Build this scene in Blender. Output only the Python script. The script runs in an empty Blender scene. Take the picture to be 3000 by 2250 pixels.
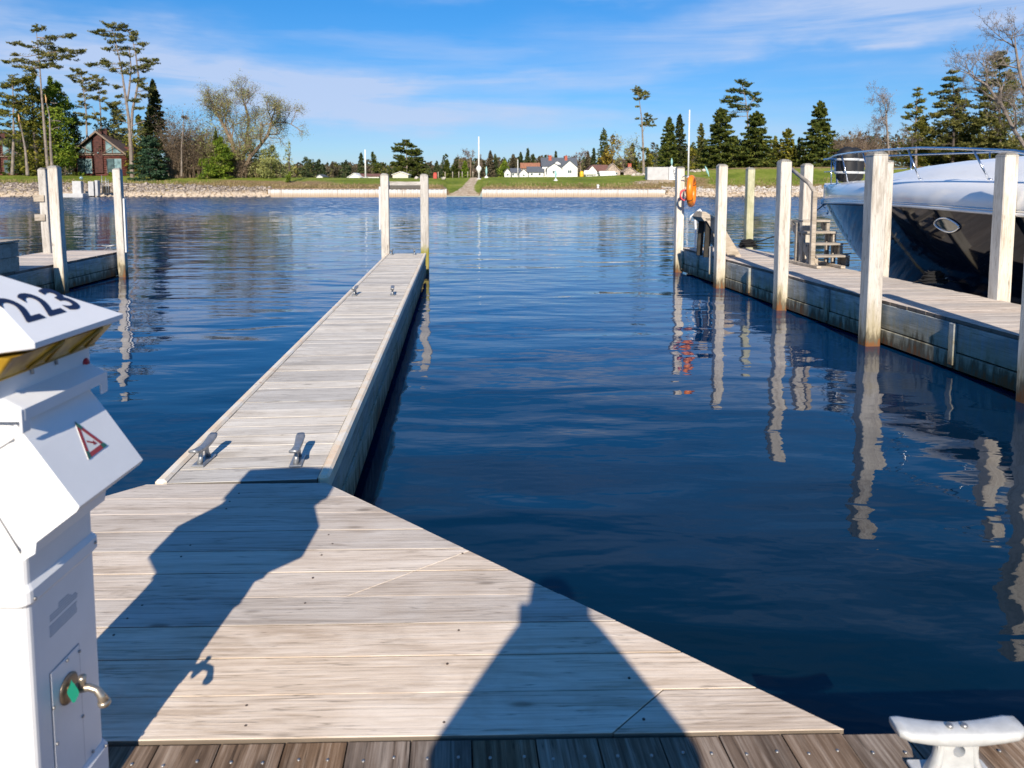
import bpy, bmesh, math, random
import numpy as np
from mathutils import Vector, Matrix, Euler

# ------------------------------------------------------------------ camera, sky, sun, exposure
F_PX, HORIZON, HC = 2150.0, 545.0, 2.2
PITCH = math.radians(5)
VPP = HORIZON + F_PX * math.tan(PITCH)
scn = bpy.context.scene
cam_d = bpy.data.cameras.new("camera")
cam = bpy.data.objects.new("camera", cam_d)
scn.collection.objects.link(cam)
cam.location = (0, 0, HC)
cam.rotation_euler = (math.radians(90) - PITCH, 0, 0)
cam_d.sensor_width = 36
cam_d.lens = F_PX / 3000 * 36
cam_d.shift_y = -(1125 - VPP) / 3000
cam_d.clip_start = 0.02
cam_d.clip_end = 6000
cam_d.dof.use_dof = True
cam_d.dof.focus_distance = 5.2
cam_d.dof.aperture_fstop = 4.2
scn.camera = cam

SUN_EL = math.radians(31)
SUN_AZ = math.radians(2.2)          # light travels this far to the right of +Y
world = bpy.data.worlds.new("World")
scn.world = world
world.use_nodes = True
sun_d = bpy.data.lights.new("sun", 'SUN')
sun_d.energy = 5.0
sun_d.angle = math.radians(0.53)
sun_d.color = (1.0, 0.89, 0.74)
sun = bpy.data.objects.new("sun", sun_d)
scn.collection.objects.link(sun)
trav = Vector((math.sin(SUN_AZ) * math.cos(SUN_EL), math.cos(SUN_AZ) * math.cos(SUN_EL), -math.sin(SUN_EL)))
sun.rotation_euler = trav.to_track_quat('-Z', 'Y').to_euler()
sun.location = (0, -30, 30)
vs = scn.view_settings
vs.view_transform = 'Standard'
vs.look = 'None'
vs.gamma = 1
vs.use_curve_mapping = False
vs.exposure = 0.48
scn.cycles.max_bounces = 6
scn.cycles.caustics_reflective = False
scn.cycles.caustics_refractive = False
scn.cycles.sample_clamp_indirect = 6


def build_world():
    nt = world.node_tree
    N, L = nt.nodes, nt.links
    N.clear()
    out = N.new('ShaderNodeOutputWorld')
    bg = N.new('ShaderNodeBackground')
    bg.inputs['Strength'].default_value = 0.095
    sky = N.new('ShaderNodeTexSky')
    sky.sky_type = 'NISHITA'
    sky.sun_disc = False
    sky.sun_elevation = SUN_EL
    sky.sun_rotation = math.radians(180) + SUN_AZ
    sky.altitude = 100
    sky.air_density = 1.0
    sky.dust_density = 0.05
    sky.ozone_density = 4.0
    hs = N.new('ShaderNodeHueSaturation')
    hs.inputs['Saturation'].default_value = 1.25
    hs.inputs['Hue'].default_value = 0.503
    L.new(sky.outputs[0], hs.inputs['Color'])
    tc = N.new('ShaderNodeTexCoord')
    sep = N.new('ShaderNodeSeparateXYZ')
    L.new(tc.outputs['Generated'], sep.inputs[0])

    def M(op, a, b=None, c=None):
        n = N.new('ShaderNodeMath')
        n.operation = op
        for i, x in enumerate((a, b, c)):
            if x is None:
                continue
            if isinstance(x, (int, float)):
                n.inputs[i].default_value = x
            else:
                L.new(x, n.inputs[i])
        return n.outputs[0]
    x, y, z = sep.outputs
    az = M('ARCTAN2', x, y)
    hyp = M('SQRT', M('ADD', M('MULTIPLY', x, x), M('MULTIPLY', y, y)))
    el = M('DIVIDE', z, M('MAXIMUM', hyp, 0.05))
    comb = N.new('ShaderNodeCombineXYZ')
    L.new(az, comb.inputs[0])
    L.new(el, comb.inputs[1])

    def noise(sx, sy, off, detail=5, rough=0.55, dist=0.0):
        mp = N.new('ShaderNodeMapping')
        mp.inputs['Scale'].default_value = (sx, sy, 1)
        mp.inputs['Location'].default_value = (off, off * 0.37, 0)
        mp.inputs['Rotation'].default_value = (0, 0, 0.0)
        L.new(comb.outputs[0], mp.inputs['Vector'])
        n = N.new('ShaderNodeTexNoise')
        n.inputs['Scale'].default_value = 1
        n.inputs['Detail'].default_value = detail
        n.inputs['Roughness'].default_value = rough
        n.inputs['Distortion'].default_value = dist
        L.new(mp.outputs[0], n.inputs['Vector'])
        return n.outputs[0]
    warp_a = M('MULTIPLY', M('SUBTRACT', noise(3, 7, 11.0), 0.5), 0.5)
    warp_e = M('MULTIPLY', M('SUBTRACT', noise(4, 10, 4.0), 0.5), 0.12)
    azw = M('ADD', az, warp_a)
    elw = M('ADD', el, warp_e)
    # long streaks of thin high cloud: azimuth, elevation, half sizes, tilt, density
    blobs = [(0.50, 0.215, 0.42, 0.030, 0.06, 1.0), (0.42, 0.182, 0.26, 0.016, 0.10, 0.75),
             (0.05, 0.262, 0.30, 0.012, -0.02, 0.8), (-0.62, 0.185, 0.24, 0.030, -0.15, 0.9),
             (-0.40, 0.135, 0.34, 0.036, -0.12, 1.0), (-0.12, 0.135, 0.20, 0.012, 0.05, 0.8),
             (-0.05, 0.092, 0.50, 0.020, -0.02, 0.65), (0.55, 0.140, 0.26, 0.016, 0.05, 0.5),
             (-0.66, 0.26, 0.10, 0.022, 0.0, 0.6), (0.3, 0.05, 0.9, 0.02, 0, 0.35),
             (0.1, 0.44, 0.6, 0.04, 0.05, 0.3), (-0.5, 0.75, 0.6, 0.06, -0.1, 0.15)]
    acc = None
    for (a0, e0, ra, re, tilt, st) in blobs:
        da = M('SUBTRACT', azw, a0)
        de = M('SUBTRACT', M('SUBTRACT', elw, e0), M('MULTIPLY', da, tilt))
        d2 = M('ADD', M('POWER', M('DIVIDE', M('ABSOLUTE', da), ra), 2.0), M('POWER', M('DIVIDE', M('ABSOLUTE', de), re), 2.0))
        g = M('MULTIPLY', M('POWER', 2.718, M('MULTIPLY', d2, -1.0)), st)
        acc = g if acc is None else M('ADD', acc, g)
    streak = M('MAXIMUM', M('MULTIPLY', M('SUBTRACT', noise(2.2, 24, 2.0, 7, 0.62, 0.6), 0.36), 3.4), 0.0)
    dens = M('MULTIPLY', acc, M('ADD', M('MULTIPLY', streak, 0.75), 0.22))
    faint = M('MULTIPLY', M('MAXIMUM', M('SUBTRACT', noise(1.6, 14, 7.0, 6, 0.6, 0.3), 0.47), 0.0), 1.7)
    faint = M('MULTIPLY', faint, M('SUBTRACT', 1.0, M('MINIMUM', M('MULTIPLY', M('MAXIMUM', M('SUBTRACT', z, 0.28), 0.0), 3.0), 0.75)))
    dens = M('MINIMUM', M('ADD', dens, faint), 0.82)
    dens = M('MULTIPLY', dens, M('MINIMUM', M('MAXIMUM', M('MULTIPLY', z, 40), 0.0), 1.0))
    mix = N.new('ShaderNodeMix')
    mix.data_type = 'RGBA'
    L.new(dens, mix.inputs['Factor'])
    # clean lake air: the low sky is a clear blue here, not the default pale green
    tint = N.new('ShaderNodeMix')
    tint.data_type = 'RGBA'
    tint.blend_type = 'MULTIPLY'
    tint.inputs['Factor'].default_value = 1
    L.new(hs.outputs[0], tint.inputs[6])
    tr = N.new('ShaderNodeValToRGB')
    tr.color_ramp.elements[0].position = 0.0
    tr.color_ramp.elements[0].color = (0.47, 0.54, 0.74, 1)
    tr.color_ramp.elements[1].position = 0.35
    tr.color_ramp.elements[1].color = (0.43, 0.93, 1.06, 1)
    L.new(M('MAXIMUM', z, 0.0), tr.inputs[0])
    L.new(tr.outputs[0], tint.inputs[7])
    L.new(tint.outputs[2], mix.inputs[6])
    mix.inputs[7].default_value = (4.2, 5.0, 6.8, 1)
    L.new(mix.outputs[2], bg.inputs['Color'])
    L.new(bg.outputs[0], out.inputs[0])


build_world()

# ------------------------------------------------------------------ helpers
COL = scn.collection
SP, CP = math.sin(PITCH), math.cos(PITCH)


def ray(u, v):
    x = (u - 1500) / F_PX
    y = (VPP - v) / F_PX
    return x, CP + y * SP, -SP + y * CP


def at_z(u, v, z):
    a = ray(u, v)
    t = (z - HC) / a[2]
    return Vector((a[0] * t, a[1] * t, z))


def at_y(u, v, Y):
    a = ray(u, v)
    t = Y / a[1]
    return Vector((a[0] * t, Y, HC + a[2] * t))


def tag(o, label=None, cat=None, group=None, kind=None):
    if label:
        o['label'] = label
    if cat:
        o['category'] = cat
    if group:
        o['group'] = group
    if kind:
        o['kind'] = kind
    return o


def empty(name, loc, rz=0.0, label=None, cat=None, group=None):
    o = bpy.data.objects.new(name, None)
    o.empty_display_size = 0.2
    COL.objects.link(o)
    o.location = loc
    o.rotation_euler = (0, 0, rz)
    return tag(o, label, cat, group)


class MB:
    """collects simple solids into one mesh"""

    def __init__(self):
        self.v, self.f, self.s = [], [], []

    def add(self, vs_, fs_, smooth=False):
        b = len(self.v)
        self.v += [tuple(p) for p in vs_]
        self.f += [tuple(b + i for i in f) for f in fs_]
        self.s += [smooth] * len(fs_)
        return self

    def box(self, c, s, rot=None, ch=0.0):
        hx, hy, hz = s[0] / 2, s[1] / 2, s[2] / 2
        c = Vector(c)
        R = Euler(rot).to_matrix() if rot else None
        if ch <= 0:
            pts = [(-hx, -hy, -hz), (hx, -hy, -hz), (hx, hy, -hz), (-hx, hy, -hz), (-hx, -hy, hz), (hx, -hy, hz), (hx, hy, hz), (-hx, hy, hz)]
            fs_ = [(0, 3, 2, 1), (4, 5, 6, 7), (0, 1, 5, 4), (1, 2, 6, 5), (2, 3, 7, 6), (3, 0, 4, 7)]
        else:
            k = ch
            pts = []
            for sx in (-1, 1):
                for sy in (-1, 1):
                    for sz in (-1, 1):
                        pts += [(sx * hx, sy * (hy - k), sz * (hz - k)), (sx * (hx - k), sy * hy, sz * (hz - k)), (sx * (hx - k), sy * (hy - k), sz * hz)]
            idx = {}
            i = 0
            for sx in (-1, 1):
                for sy in (-1, 1):
                    for sz in (-1, 1):
                        for a in range(3):
                            idx[(sx, sy, sz, a)] = i
                            i += 1
            fs_ = []
            for s_ in (-1, 1):
                fs_.append([idx[(s_, a, b, 0)] for a, b in ((-1, -1), (1, -1), (1, 1), (-1, 1))])
                fs_.append([idx[(a, s_, b, 1)] for a, b in ((-1, -1), (1, -1), (1, 1), (-1, 1))])
                fs_.append([idx[(a, b, s_, 2)] for a, b in ((-1, -1), (1, -1), (1, 1), (-1, 1))])
            for a in (-1, 1):
                for b in (-1, 1):
                    fs_.append([idx[(a, b, -1, 0)], idx[(a, b, 1, 0)], idx[(a, b, 1, 1)], idx[(a, b, -1, 1)]])
                    fs_.append([idx[(a, -1, b, 0)], idx[(a, 1, b, 0)], idx[(a, 1, b, 2)], idx[(a, -1, b, 2)]])
                    fs_.append([idx[(-1, a, b, 1)], idx[(1, a, b, 1)], idx[(1, a, b, 2)], idx[(-1, a, b, 2)]])
                    for d in (-1, 1):
                        fs_.append([idx[(a, b, d, 0)], idx[(a, b, d, 1)], idx[(a, b, d, 2)]])
        pts = [Vector(p) for p in pts]
        if R:
            pts = [R @ p for p in pts]
        return self.add([p + c for p in pts], fs_)

    def prism(self, poly, z0, z1):
        """poly: xy points counter-clockwise, vertical prism"""
        n = len(poly)
        pts = [(p[0], p[1], z0) for p in poly] + [(p[0], p[1], z1) for p in poly]
        fs_ = [tuple(range(n - 1, -1, -1)), tuple(range(n, 2 * n))]
        fs_ += [(i, (i + 1) % n, n + (i + 1) % n, n + i) for i in range(n)]
        return self.add(pts, fs_)

    def hull(self, loops, closed=True, caps=True, smooth=False):
        """stack of equally long loops of 3-d points"""
        n = len(loops[0])
        pts = [p for lp in loops for p in lp]
        fs_ = []
        for k in range(len(loops) - 1):
            for i in range(n if closed else n - 1):
                j = (i + 1) % n
                fs_.append((k * n + i, k * n + j, (k + 1) * n + j, (k + 1) * n + i))
        if caps:
            fs_.append(tuple(range(n - 1, -1, -1)))
            fs_.append(tuple((len(loops) - 1) * n + i for i in range(n)))
        return self.add(pts, fs_, smooth)

    def tube(self, pts, r, n=8, smooth=True, caps=True):
        pts = [Vector(p) for p in pts]
        rs = r if isinstance(r, (list, tuple)) else [r] * len(pts)
        loops = []
        up = None
        for i, p in enumerate(pts):
            d = (pts[min(i + 1, len(pts) - 1)] - pts[max(i - 1, 0)])
            if d.length < 1e-9:
                d = Vector((0, 0, 1))
            d.normalize()
            if up is None:
                up = Vector((1, 0, 0)) if abs(d.x) < 0.8 else Vector((0, 1, 0))
            a = (up - d * up.dot(d)).normalized()
            up = a
            b = d.cross(a)
            loops.append([p + (a * math.cos(t) + b * math.sin(t)) * rs[i] for t in [2 * math.pi * k / n for k in range(n)]])
        return self.hull(loops, True, caps, smooth)

    def lathe(self, prof, c, n=16, axis='Z', smooth=True):
        c = Vector(c)
        loops = []
        for (r, h) in prof:
            lp = []
            for k in range(n):
                t = 2 * math.pi * k / n
                if axis == 'Z':
                    q = Vector((r * math.cos(t), r * math.sin(t), h))
                elif axis == 'X':
                    q = Vector((h, r * math.cos(t), r * math.sin(t)))
                else:
                    q = Vector((r * math.sin(t), h, r * math.cos(t)))
                lp.append(c + q)
            loops.append(lp)
        return self.hull(loops, True, True, smooth)

    def mesh(self, name, mat=None):
        me = bpy.data.meshes.new(name)
        me.from_pydata(self.v, [], self.f)
        me.polygons.foreach_set('use_smooth', self.s)
        me.update()
        bm = bmesh.new()
        bm.from_mesh(me)
        bmesh.ops.recalc_face_normals(bm, faces=bm.faces)
        bm.to_mesh(me)
        bm.free()
        if mat:
            me.materials.append(mat)
        return me

    def obj(self, name, mat=None, parent=None, loc=None, rz=0.0):
        o = bpy.data.objects.new(name, self.mesh(name, mat))
        COL.objects.link(o)
        if parent:
            o.parent = parent
        if loc is not None:
            o.location = loc
        o.rotation_euler = (0, 0, rz)
        return o


def copy_tree(o, parent=None):
    c = o.copy()
    COL.objects.link(c)
    c.parent = parent
    for ch in [x for x in o.children]:
        copy_tree(ch, c)
    return c


def fast_mesh(name, verts, nper, mats, mat_idx=None, parent=None):
    """verts (N*nper,3): N separate polygons of nper corners"""
    n = len(verts) // nper
    me = bpy.data.meshes.new(name)
    me.vertices.add(len(verts))
    me.vertices.foreach_set('co', np.asarray(verts, np.float32).ravel())
    me.loops.add(len(verts))
    me.loops.foreach_set('vertex_index', np.arange(len(verts), dtype=np.int32))
    me.polygons.add(n)
    me.polygons.foreach_set('loop_start', np.arange(0, n * nper, nper, dtype=np.int32))
    me.polygons.foreach_set('loop_total', np.full(n, nper, np.int32))
    for m in mats:
        me.materials.append(m)
    if mat_idx is not None:
        me.polygons.foreach_set('material_index', np.asarray(mat_idx, np.int32))
    me.update()
    o = bpy.data.objects.new(name, me)
    COL.objects.link(o)
    if parent:
        o.parent = parent
    return o


# ------------------------------------------------------------------ materials
def nodes(name):
    m = bpy.data.materials.new(name)
    m.use_nodes = True
    nt = m.node_tree
    b = nt.nodes['Principled BSDF']
    return m, nt, nt.nodes, nt.links, b


def mathn(nt, op, a, b=None, c=None, clamp=False):
    n = nt.nodes.new('ShaderNodeMath')
    n.operation = op
    n.use_clamp = clamp
    for i, x in enumerate((a, b, c)):
        if x is None:
            continue
        if isinstance(x, (int, float)):
            n.inputs[i].default_value = x
        else:
            nt.links.new(x, n.inputs[i])
    return n.outputs[0]


def mixn(nt, fac, a, b, mode='MIX'):
    n = nt.nodes.new('ShaderNodeMix')
    n.data_type = 'RGBA'
    n.blend_type = mode
    for sock, x in ((n.inputs['Factor'], fac), (n.inputs[6], a), (n.inputs[7], b)):
        if isinstance(x, (int, float)):
            sock.default_value = x
        elif isinstance(x, tuple):
            sock.default_value = (*x, 1) if len(x) == 3 else x
        else:
            nt.links.new(x, sock)
    return n.outputs[2]


def noisen(nt, vec, scale=1.0, detail=4, rough=0.55, dist=0.0, sc=None, off=None):
    if sc or off:
        mp = nt.nodes.new('ShaderNodeMapping')
        if sc:
            mp.inputs['Scale'].default_value = sc
        if off:
            mp.inputs['Location'].default_value = off
        nt.links.new(vec, mp.inputs['Vector'])
        vec = mp.outputs[0]
    n = nt.nodes.new('ShaderNodeTexNoise')
    n.inputs['Scale'].default_value = scale
    n.inputs['Detail'].default_value = detail
    n.inputs['Roughness'].default_value = rough
    n.inputs['Distortion'].default_value = dist
    nt.links.new(vec, n.inputs['Vector'])
    return n.outputs[0]


def rampn(nt, fac, stops, interp='LINEAR'):
    r = nt.nodes.new('ShaderNodeValToRGB')
    r.color_ramp.interpolation = interp
    e = r.color_ramp.elements
    while len(e) > 1:
        e.remove(e[-1])
    e[0].position, e[0].color = stops[0][0], (*stops[0][1], 1)
    for p, c in stops[1:]:
        x = e.new(p)
        x.color = (*c, 1)
    nt.links.new(fac, r.inputs[0])
    return r.outputs[0]


def bumpn(nt, b, h, strength=0.5, dist=0.01):
    n = nt.nodes.new('ShaderNodeBump')
    n.inputs['Strength'].default_value = strength
    n.inputs['Distance'].default_value = dist
    nt.links.new(h, n.inputs['Height'])
    nt.links.new(n.outputs[0], b.inputs['Normal'])


def smooth(nt, x, a, b_):
    n = nt.nodes.new('ShaderNodeMapRange')
    n.interpolation_type = 'SMOOTHSTEP'
    n.inputs['From Min'].default_value = a
    n.inputs['From Max'].default_value = b_
    nt.links.new(x, n.inputs['Value'])
    return n.outputs[0]


def plain(name, col, rough=0.5, metal=0.0, var=0.06, nscale=8.0, coat=0.0, bump=0.0, spec=0.5):
    m, nt, N, L, b = nodes(name)
    tc = N.new('ShaderNodeTexCoord')
    n = noisen(nt, tc.outputs['Object'], nscale, 5, 0.6)
    dark = tuple(c * (1 - var * 2) for c in col)
    light = tuple(min(1, c * (1 + var)) for c in col)
    L.new(rampn(nt, n, [(0.3, dark), (0.7, light)]), b.inputs['Base Color'])
    b.inputs['Roughness'].default_value = rough
    b.inputs['Metallic'].default_value = metal
    b.inputs['Coat Weight'].default_value = coat
    b.inputs['Specular IOR Level'].default_value = spec
    if bump:
        bumpn(nt, b, n, bump, 0.01)
    return m


def wood(name, dark, mid, light, axis='X', grain=1.0, water=False, patina=None, bump=0.6, knots=True, worn=0.5, green=0.0, moss=False, edge=False):
    m, nt, N, L, b = nodes(name)
    tc = N.new('ShaderNodeTexCoord')
    oi = N.new('ShaderNodeObjectInfo')
    vm = N.new('ShaderNodeVectorMath')
    vm.operation = 'SCALE'
    cx = N.new('ShaderNodeCombineXYZ')
    L.new(oi.outputs['Random'], cx.inputs[0])
    L.new(mathn(nt, 'MULTIPLY', oi.outputs['Random'], 7.3), cx.inputs[1])
    L.new(mathn(nt, 'MULTIPLY', oi.outputs['Random'], 3.1), cx.inputs[2])
    L.new(cx.outputs[0], vm.inputs[0])
    vm.inputs['Scale'].default_value = 41.0
    va = N.new('ShaderNodeVectorMath')
    va.operation = 'ADD'
    L.new(tc.outputs['Object'], va.inputs[0])
    L.new(vm.outputs[0], va.inputs[1])
    v = va.outputs[0]
    ax = {'X': 0, 'Y': 1, 'Z': 2}[axis]

    def sc(al, ac):
        s = [ac * grain] * 3
        s[ax] = al * grain
        return tuple(s)
    broad = noisen(nt, v, 1, 5, 0.6, 0.6, sc(1.1, 5))
    fib = noisen(nt, v, 1, 9, 0.78, 0.25, sc(1.7, 80))
    # growth rings: bands across the board bent by slow noise
    bend = noisen(nt, v, 1, 3, 0.5, 0, sc(1.3, 6), (3, 3, 3))
    sepn = N.new('ShaderNodeSeparateXYZ')
    L.new(v, sepn.inputs[0])
    across = sepn.outputs[1 if ax == 0 else 0]
    ring = mathn(nt, 'SINE', mathn(nt, 'ADD', mathn(nt, 'MULTIPLY', across, 230 * grain), mathn(nt, 'MULTIPLY', bend, 48)))
    ring = mathn(nt, 'MULTIPLY_ADD', ring, 0.5, 0.5)
    t = mathn(nt, 'ADD', mathn(nt, 'MULTIPLY', broad, 0.42), mathn(nt, 'MULTIPLY', fib, 0.58))
    t = mathn(nt, 'ADD', t, mathn(nt, 'MULTIPLY', mathn(nt, 'SUBTRACT', ring, 0.5), 0.035))
    col = rampn(nt, t, [(0.37, dark), (0.49, mid), (0.62, light)])
    # long cracks and grey weathering
    crack = noisen(nt, v, 1, 3, 0.5, 0.1, sc(1.0, 34), (5, 2, 8))
    col = mixn(nt, mathn(nt, 'MULTIPLY', smooth(nt, mathn(nt, 'ABSOLUTE', mathn(nt, 'SUBTRACT', crack, 0.5)), 0.014, 0.0), 0.6), col, tuple(c * 0.4 for c in dark))
    spots = noisen(nt, v, 7 * grain, 5, 0.7, 0.3, sc(0.6, 1.2), (2, 2, 2))
    col = mixn(nt, mathn(nt, 'MULTIPLY', smooth(nt, spots, 0.60, 0.74), 0.4), col, tuple(c * 0.6 for c in dark))
    blot = noisen(nt, v, 1, 5, 0.6, 0.4, sc(2.5, 9), (9, 1, 4))
    col = mixn(nt, mathn(nt, 'MULTIPLY', smooth(nt, blot, 0.52, 0.75), worn), col, light)
    blot2 = noisen(nt, v, 1, 5, 0.65, 0.4, sc(2.0, 12), (1, 8, 2))
    col = mixn(nt, mathn(nt, 'MULTIPLY', smooth(nt, blot2, 0.52, 0.74), 0.75), col, dark)
    if knots:
        vo = N.new('ShaderNodeTexVoronoi')
        mp = N.new('ShaderNodeMapping')
        mp.inputs['Scale'].default_value = sc(2.0, 6.5)
        L.new(v, mp.inputs['Vector'])
        L.new(mp.outputs[0], vo.inputs['Vector'])
        vo.inputs['Scale'].default_value = 1
        kn = mathn(nt, 'SUBTRACT', 1.0, smooth(nt, vo.outputs['Distance'], 0.03, 0.12))
        col = mixn(nt, mathn(nt, 'MULTIPLY', kn, 0.7), col, tuple(c * 0.45 for c in dark))
    # board to board difference
    hsv = N.new('ShaderNodeHueSaturation')
    L.new(col, hsv.inputs['Color'])
    L.new(mathn(nt, 'MULTIPLY_ADD', oi.outputs['Random'], 0.34, 0.80), hsv.inputs['Value'])
    L.new(mathn(nt, 'MULTIPLY_ADD', oi.outputs['Random'], 0.5, 0.75), hsv.inputs['Saturation'])
    col = hsv.outputs[0]
    geo = N.new('ShaderNodeNewGeometry')
    sz = N.new('ShaderNodeSeparateXYZ')
    L.new(geo.outputs['Position'], sz.inputs[0])
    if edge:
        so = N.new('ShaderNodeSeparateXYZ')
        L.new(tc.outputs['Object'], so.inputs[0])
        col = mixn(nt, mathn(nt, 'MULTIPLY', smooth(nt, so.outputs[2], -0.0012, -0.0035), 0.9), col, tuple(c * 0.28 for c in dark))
        ws_ = noisen(nt, geo.outputs['Position'], 1, 5, 0.62, 0.4, (2.6, 2.6, 1), (4, 4, 4))
        col = mixn(nt, mathn(nt, 'MULTIPLY', smooth(nt, ws_, 0.50, 0.70), 0.30), col, dark)
    if patina:
        pn = noisen(nt, geo.outputs['Position'], 1, 4, 0.6, 0.5, (0.9, 0.9, 3.5))
        col = mixn(nt, mathn(nt, 'MULTIPLY', smooth(nt, pn, 0.42, 0.62), 0.75), col, patina)
    if green:
        gn = noisen(nt, geo.outputs['Position'], 3, 4, 0.6, 0.5)
        col = mixn(nt, mathn(nt, 'MULTIPLY', smooth(nt, gn, 0.35, 0.65), green), col, (0.27, 0.29, 0.13))
    if moss:
        mn = mathn(nt, 'MULTIPLY_ADD', noisen(nt, geo.outputs['Position'], 1, 4, 0.65, 0.0, (8, 8, 4)), 0.5, mathn(nt, 'SUBTRACT', sz.outputs[2], 0.25))
        col = mixn(nt, mathn(nt, 'SUBTRACT', 1.0, smooth(nt, mn, 0.5, 0.78)), col, (0.24, 0.22, 0.03))
    if water:
        wn = mathn(nt, 'MULTIPLY_ADD', noisen(nt, geo.outputs['Position'], 1, 4, 0.65, 0.0, (11, 11, 2.2)), 0.9, mathn(nt, 'SUBTRACT', sz.outputs[2], 0.42))
        col = mixn(nt, mathn(nt, 'MULTIPLY', mathn(nt, 'SUBTRACT', 1.0, smooth(nt, wn, 0.20, 0.70)), 0.6), col, (0.34, 0.28, 0.13))
        col = mixn(nt, mathn(nt, 'MULTIPLY', mathn(nt, 'SUBTRACT', 1.0, smooth(nt, wn, 0.12, 0.32)), 0.8), col, (0.07, 0.055, 0.035))
        col = mixn(nt, mathn(nt, 'SUBTRACT', 1.0, smooth(nt, wn, 0.02, 0.12)), col, (0.19, 0.085, 0.035))
    L.new(col, b.inputs['Base Color'])
    b.inputs['Roughness'].default_value = 0.8
    b.inputs['Specular IOR Level'].default_value = 0.2
    h = mathn(nt, 'ADD', fib, mathn(nt, 'MULTIPLY', ring, 0.08))
    bumpn(nt, b, h, bump, 0.004)
    return m


def foliage(name, c1, c2, c3, scale=0.5):
    m, nt, N, L, b = nodes(name)
    geo = N.new('ShaderNodeNewGeometry')
    n1 = noisen(nt, geo.outputs['Position'], scale, 3, 0.6)
    n2 = mathn(nt, 'ADD', mathn(nt, 'MULTIPLY', n1, 0.7), mathn(nt, 'MULTIPLY', geo.outputs['Random Per Island'], 0.3))
    L.new(rampn(nt, n2, [(0.33, c1), (0.5, c2), (0.68, c3)]), b.inputs['Base Color'])
    b.inputs['Roughness'].default_value = 0.75
    b.inputs['Specular IOR Level'].default_value = 0.25
    tr = N.new('ShaderNodeBsdfTranslucent')
    tr.inputs['Color'].default_value = (*[c * 1.3 for c in c2], 1)
    mx = N.new('ShaderNodeMixShader')
    mx.inputs[0].default_value = 0.22
    L.new(b.outputs[0], mx.inputs[1])
    L.new(tr.outputs[0], mx.inputs[2])
    L.new(mx.outputs[0], N['Material Output'].inputs[0])
    return m


M_DECK = wood('weathered_deck_wood', (0.40, 0.315, 0.24), (0.65, 0.55, 0.45), (0.79, 0.70, 0.60), edge=True)
M_PIER = wood('pier_deck_wood', (0.36, 0.32, 0.27), (0.61, 0.565, 0.50), (0.74, 0.705, 0.64), knots=True, edge=True)
M_MAIN = wood('brown_deck_wood', (0.055, 0.036, 0.024), (0.20, 0.140, 0.098), (0.42, 0.34, 0.27), grain=0.8, worn=0.25, bump=0.9, edge=True)
M_POST = wood('post_wood', (0.36, 0.31, 0.25), (0.59, 0.55, 0.49), (0.70, 0.67, 0.61), axis='Z', water=True, worn=0.3)
M_POSTG = wood('greenish_post_wood', (0.33, 0.32, 0.22), (0.46, 0.45, 0.33), (0.58, 0.57, 0.45), axis='Z', water=True, green=0.4)
M_POSTM = wood('mossy_post_wood', (0.36, 0.31, 0.25), (0.59, 0.55, 0.49), (0.70, 0.67, 0.61), axis='Z', water=True, worn=0.3, moss=True)
M_POSTTOP = wood('post_end_grain', (0.10, 0.095, 0.09), (0.22, 0.21, 0.19), (0.4, 0.39, 0.36), axis='Z', knots=False)
M_FASC = wood('fascia_wood', (0.14, 0.14, 0.13), (0.40, 0.41, 0.40), (0.64, 0.64, 0.62), patina=(0.20, 0.28, 0.34), water=True, bump=0.8, worn=0.35)
M_RDECK = wood('right_deck_wood', (0.37, 0.31, 0.27), (0.56, 0.495, 0.435), (0.69, 0.63, 0.565), edge=True)
M_GREYW = wood('grey_step_wood', (0.22, 0.185, 0.145), (0.38, 0.335, 0.28), (0.50, 0.455, 0.40), knots=False)
M_DARKW = plain('wet_dark_timber', (0.03, 0.027, 0.022), 0.8, var=0.3)
M_TRIM = None


def make_trim():
    m, nt, N, L, b = nodes('cream_vinyl_bumper')
    geo = N.new('ShaderNodeNewGeometry')
    n = noisen(nt, geo.outputs['Position'], 1, 5, 0.65, 0.3, (6, 6, 6))
    col = rampn(nt, n, [(0.35, (0.80, 0.60, 0.40)), (0.5, (0.82, 0.70, 0.53)), (0.7, (0.82, 0.78, 0.70))])
    n2 = noisen(nt, geo.outputs['Position'], 14, 3, 0.6, 0.3)
    col = mixn(nt, mathn(nt, 'MULTIPLY', smooth(nt, n2, 0.64, 0.74), 0.7), col, (0.35, 0.14, 0.06))
    L.new(col, b.inputs['Base Color'])
    b.inputs['Roughness'].default_value = 0.45
    return m


M_TRIM = make_trim()
M_GALV = plain('galvanised_metal', (0.36, 0.37, 0.38), 0.42, 0.6, 0.15, 20)
M_CLEATW = plain('white_painted_casting', (0.60, 0.61, 0.60), 0.36, 0.2, 0.07, 30, bump=0.12)
M_SCREW = plain('screw_metal', (0.40, 0.39, 0.38), 0.4, 0.8)
M_NAIL = plain('rusty_nail', (0.06, 0.04, 0.03), 0.7)
M_WHITE = plain('white_powder_coat', (0.80, 0.81, 0.82), 0.42, 0, 0.03, 5, bump=0.04)
M_BLACK = plain('black_rubber', (0.012, 0.012, 0.013), 0.6)
M_ROPE = plain('black_rope', (0.010, 0.010, 0.011), 0.95, bump=0.6, nscale=60)
M_STEEL = plain('stainless_tube', (0.62, 0.65, 0.70), 0.18, 1.0, 0.03)
M_GELW = plain('white_gelcoat', (0.92, 0.92, 0.91), 0.2, 0, 0.01, 4, coat=0.25)
M_GELN = plain('black_gelcoat', (0.005, 0.009, 0.018), 0.05, 0, 0.05, 4, coat=0.0, spec=0.32)


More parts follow.
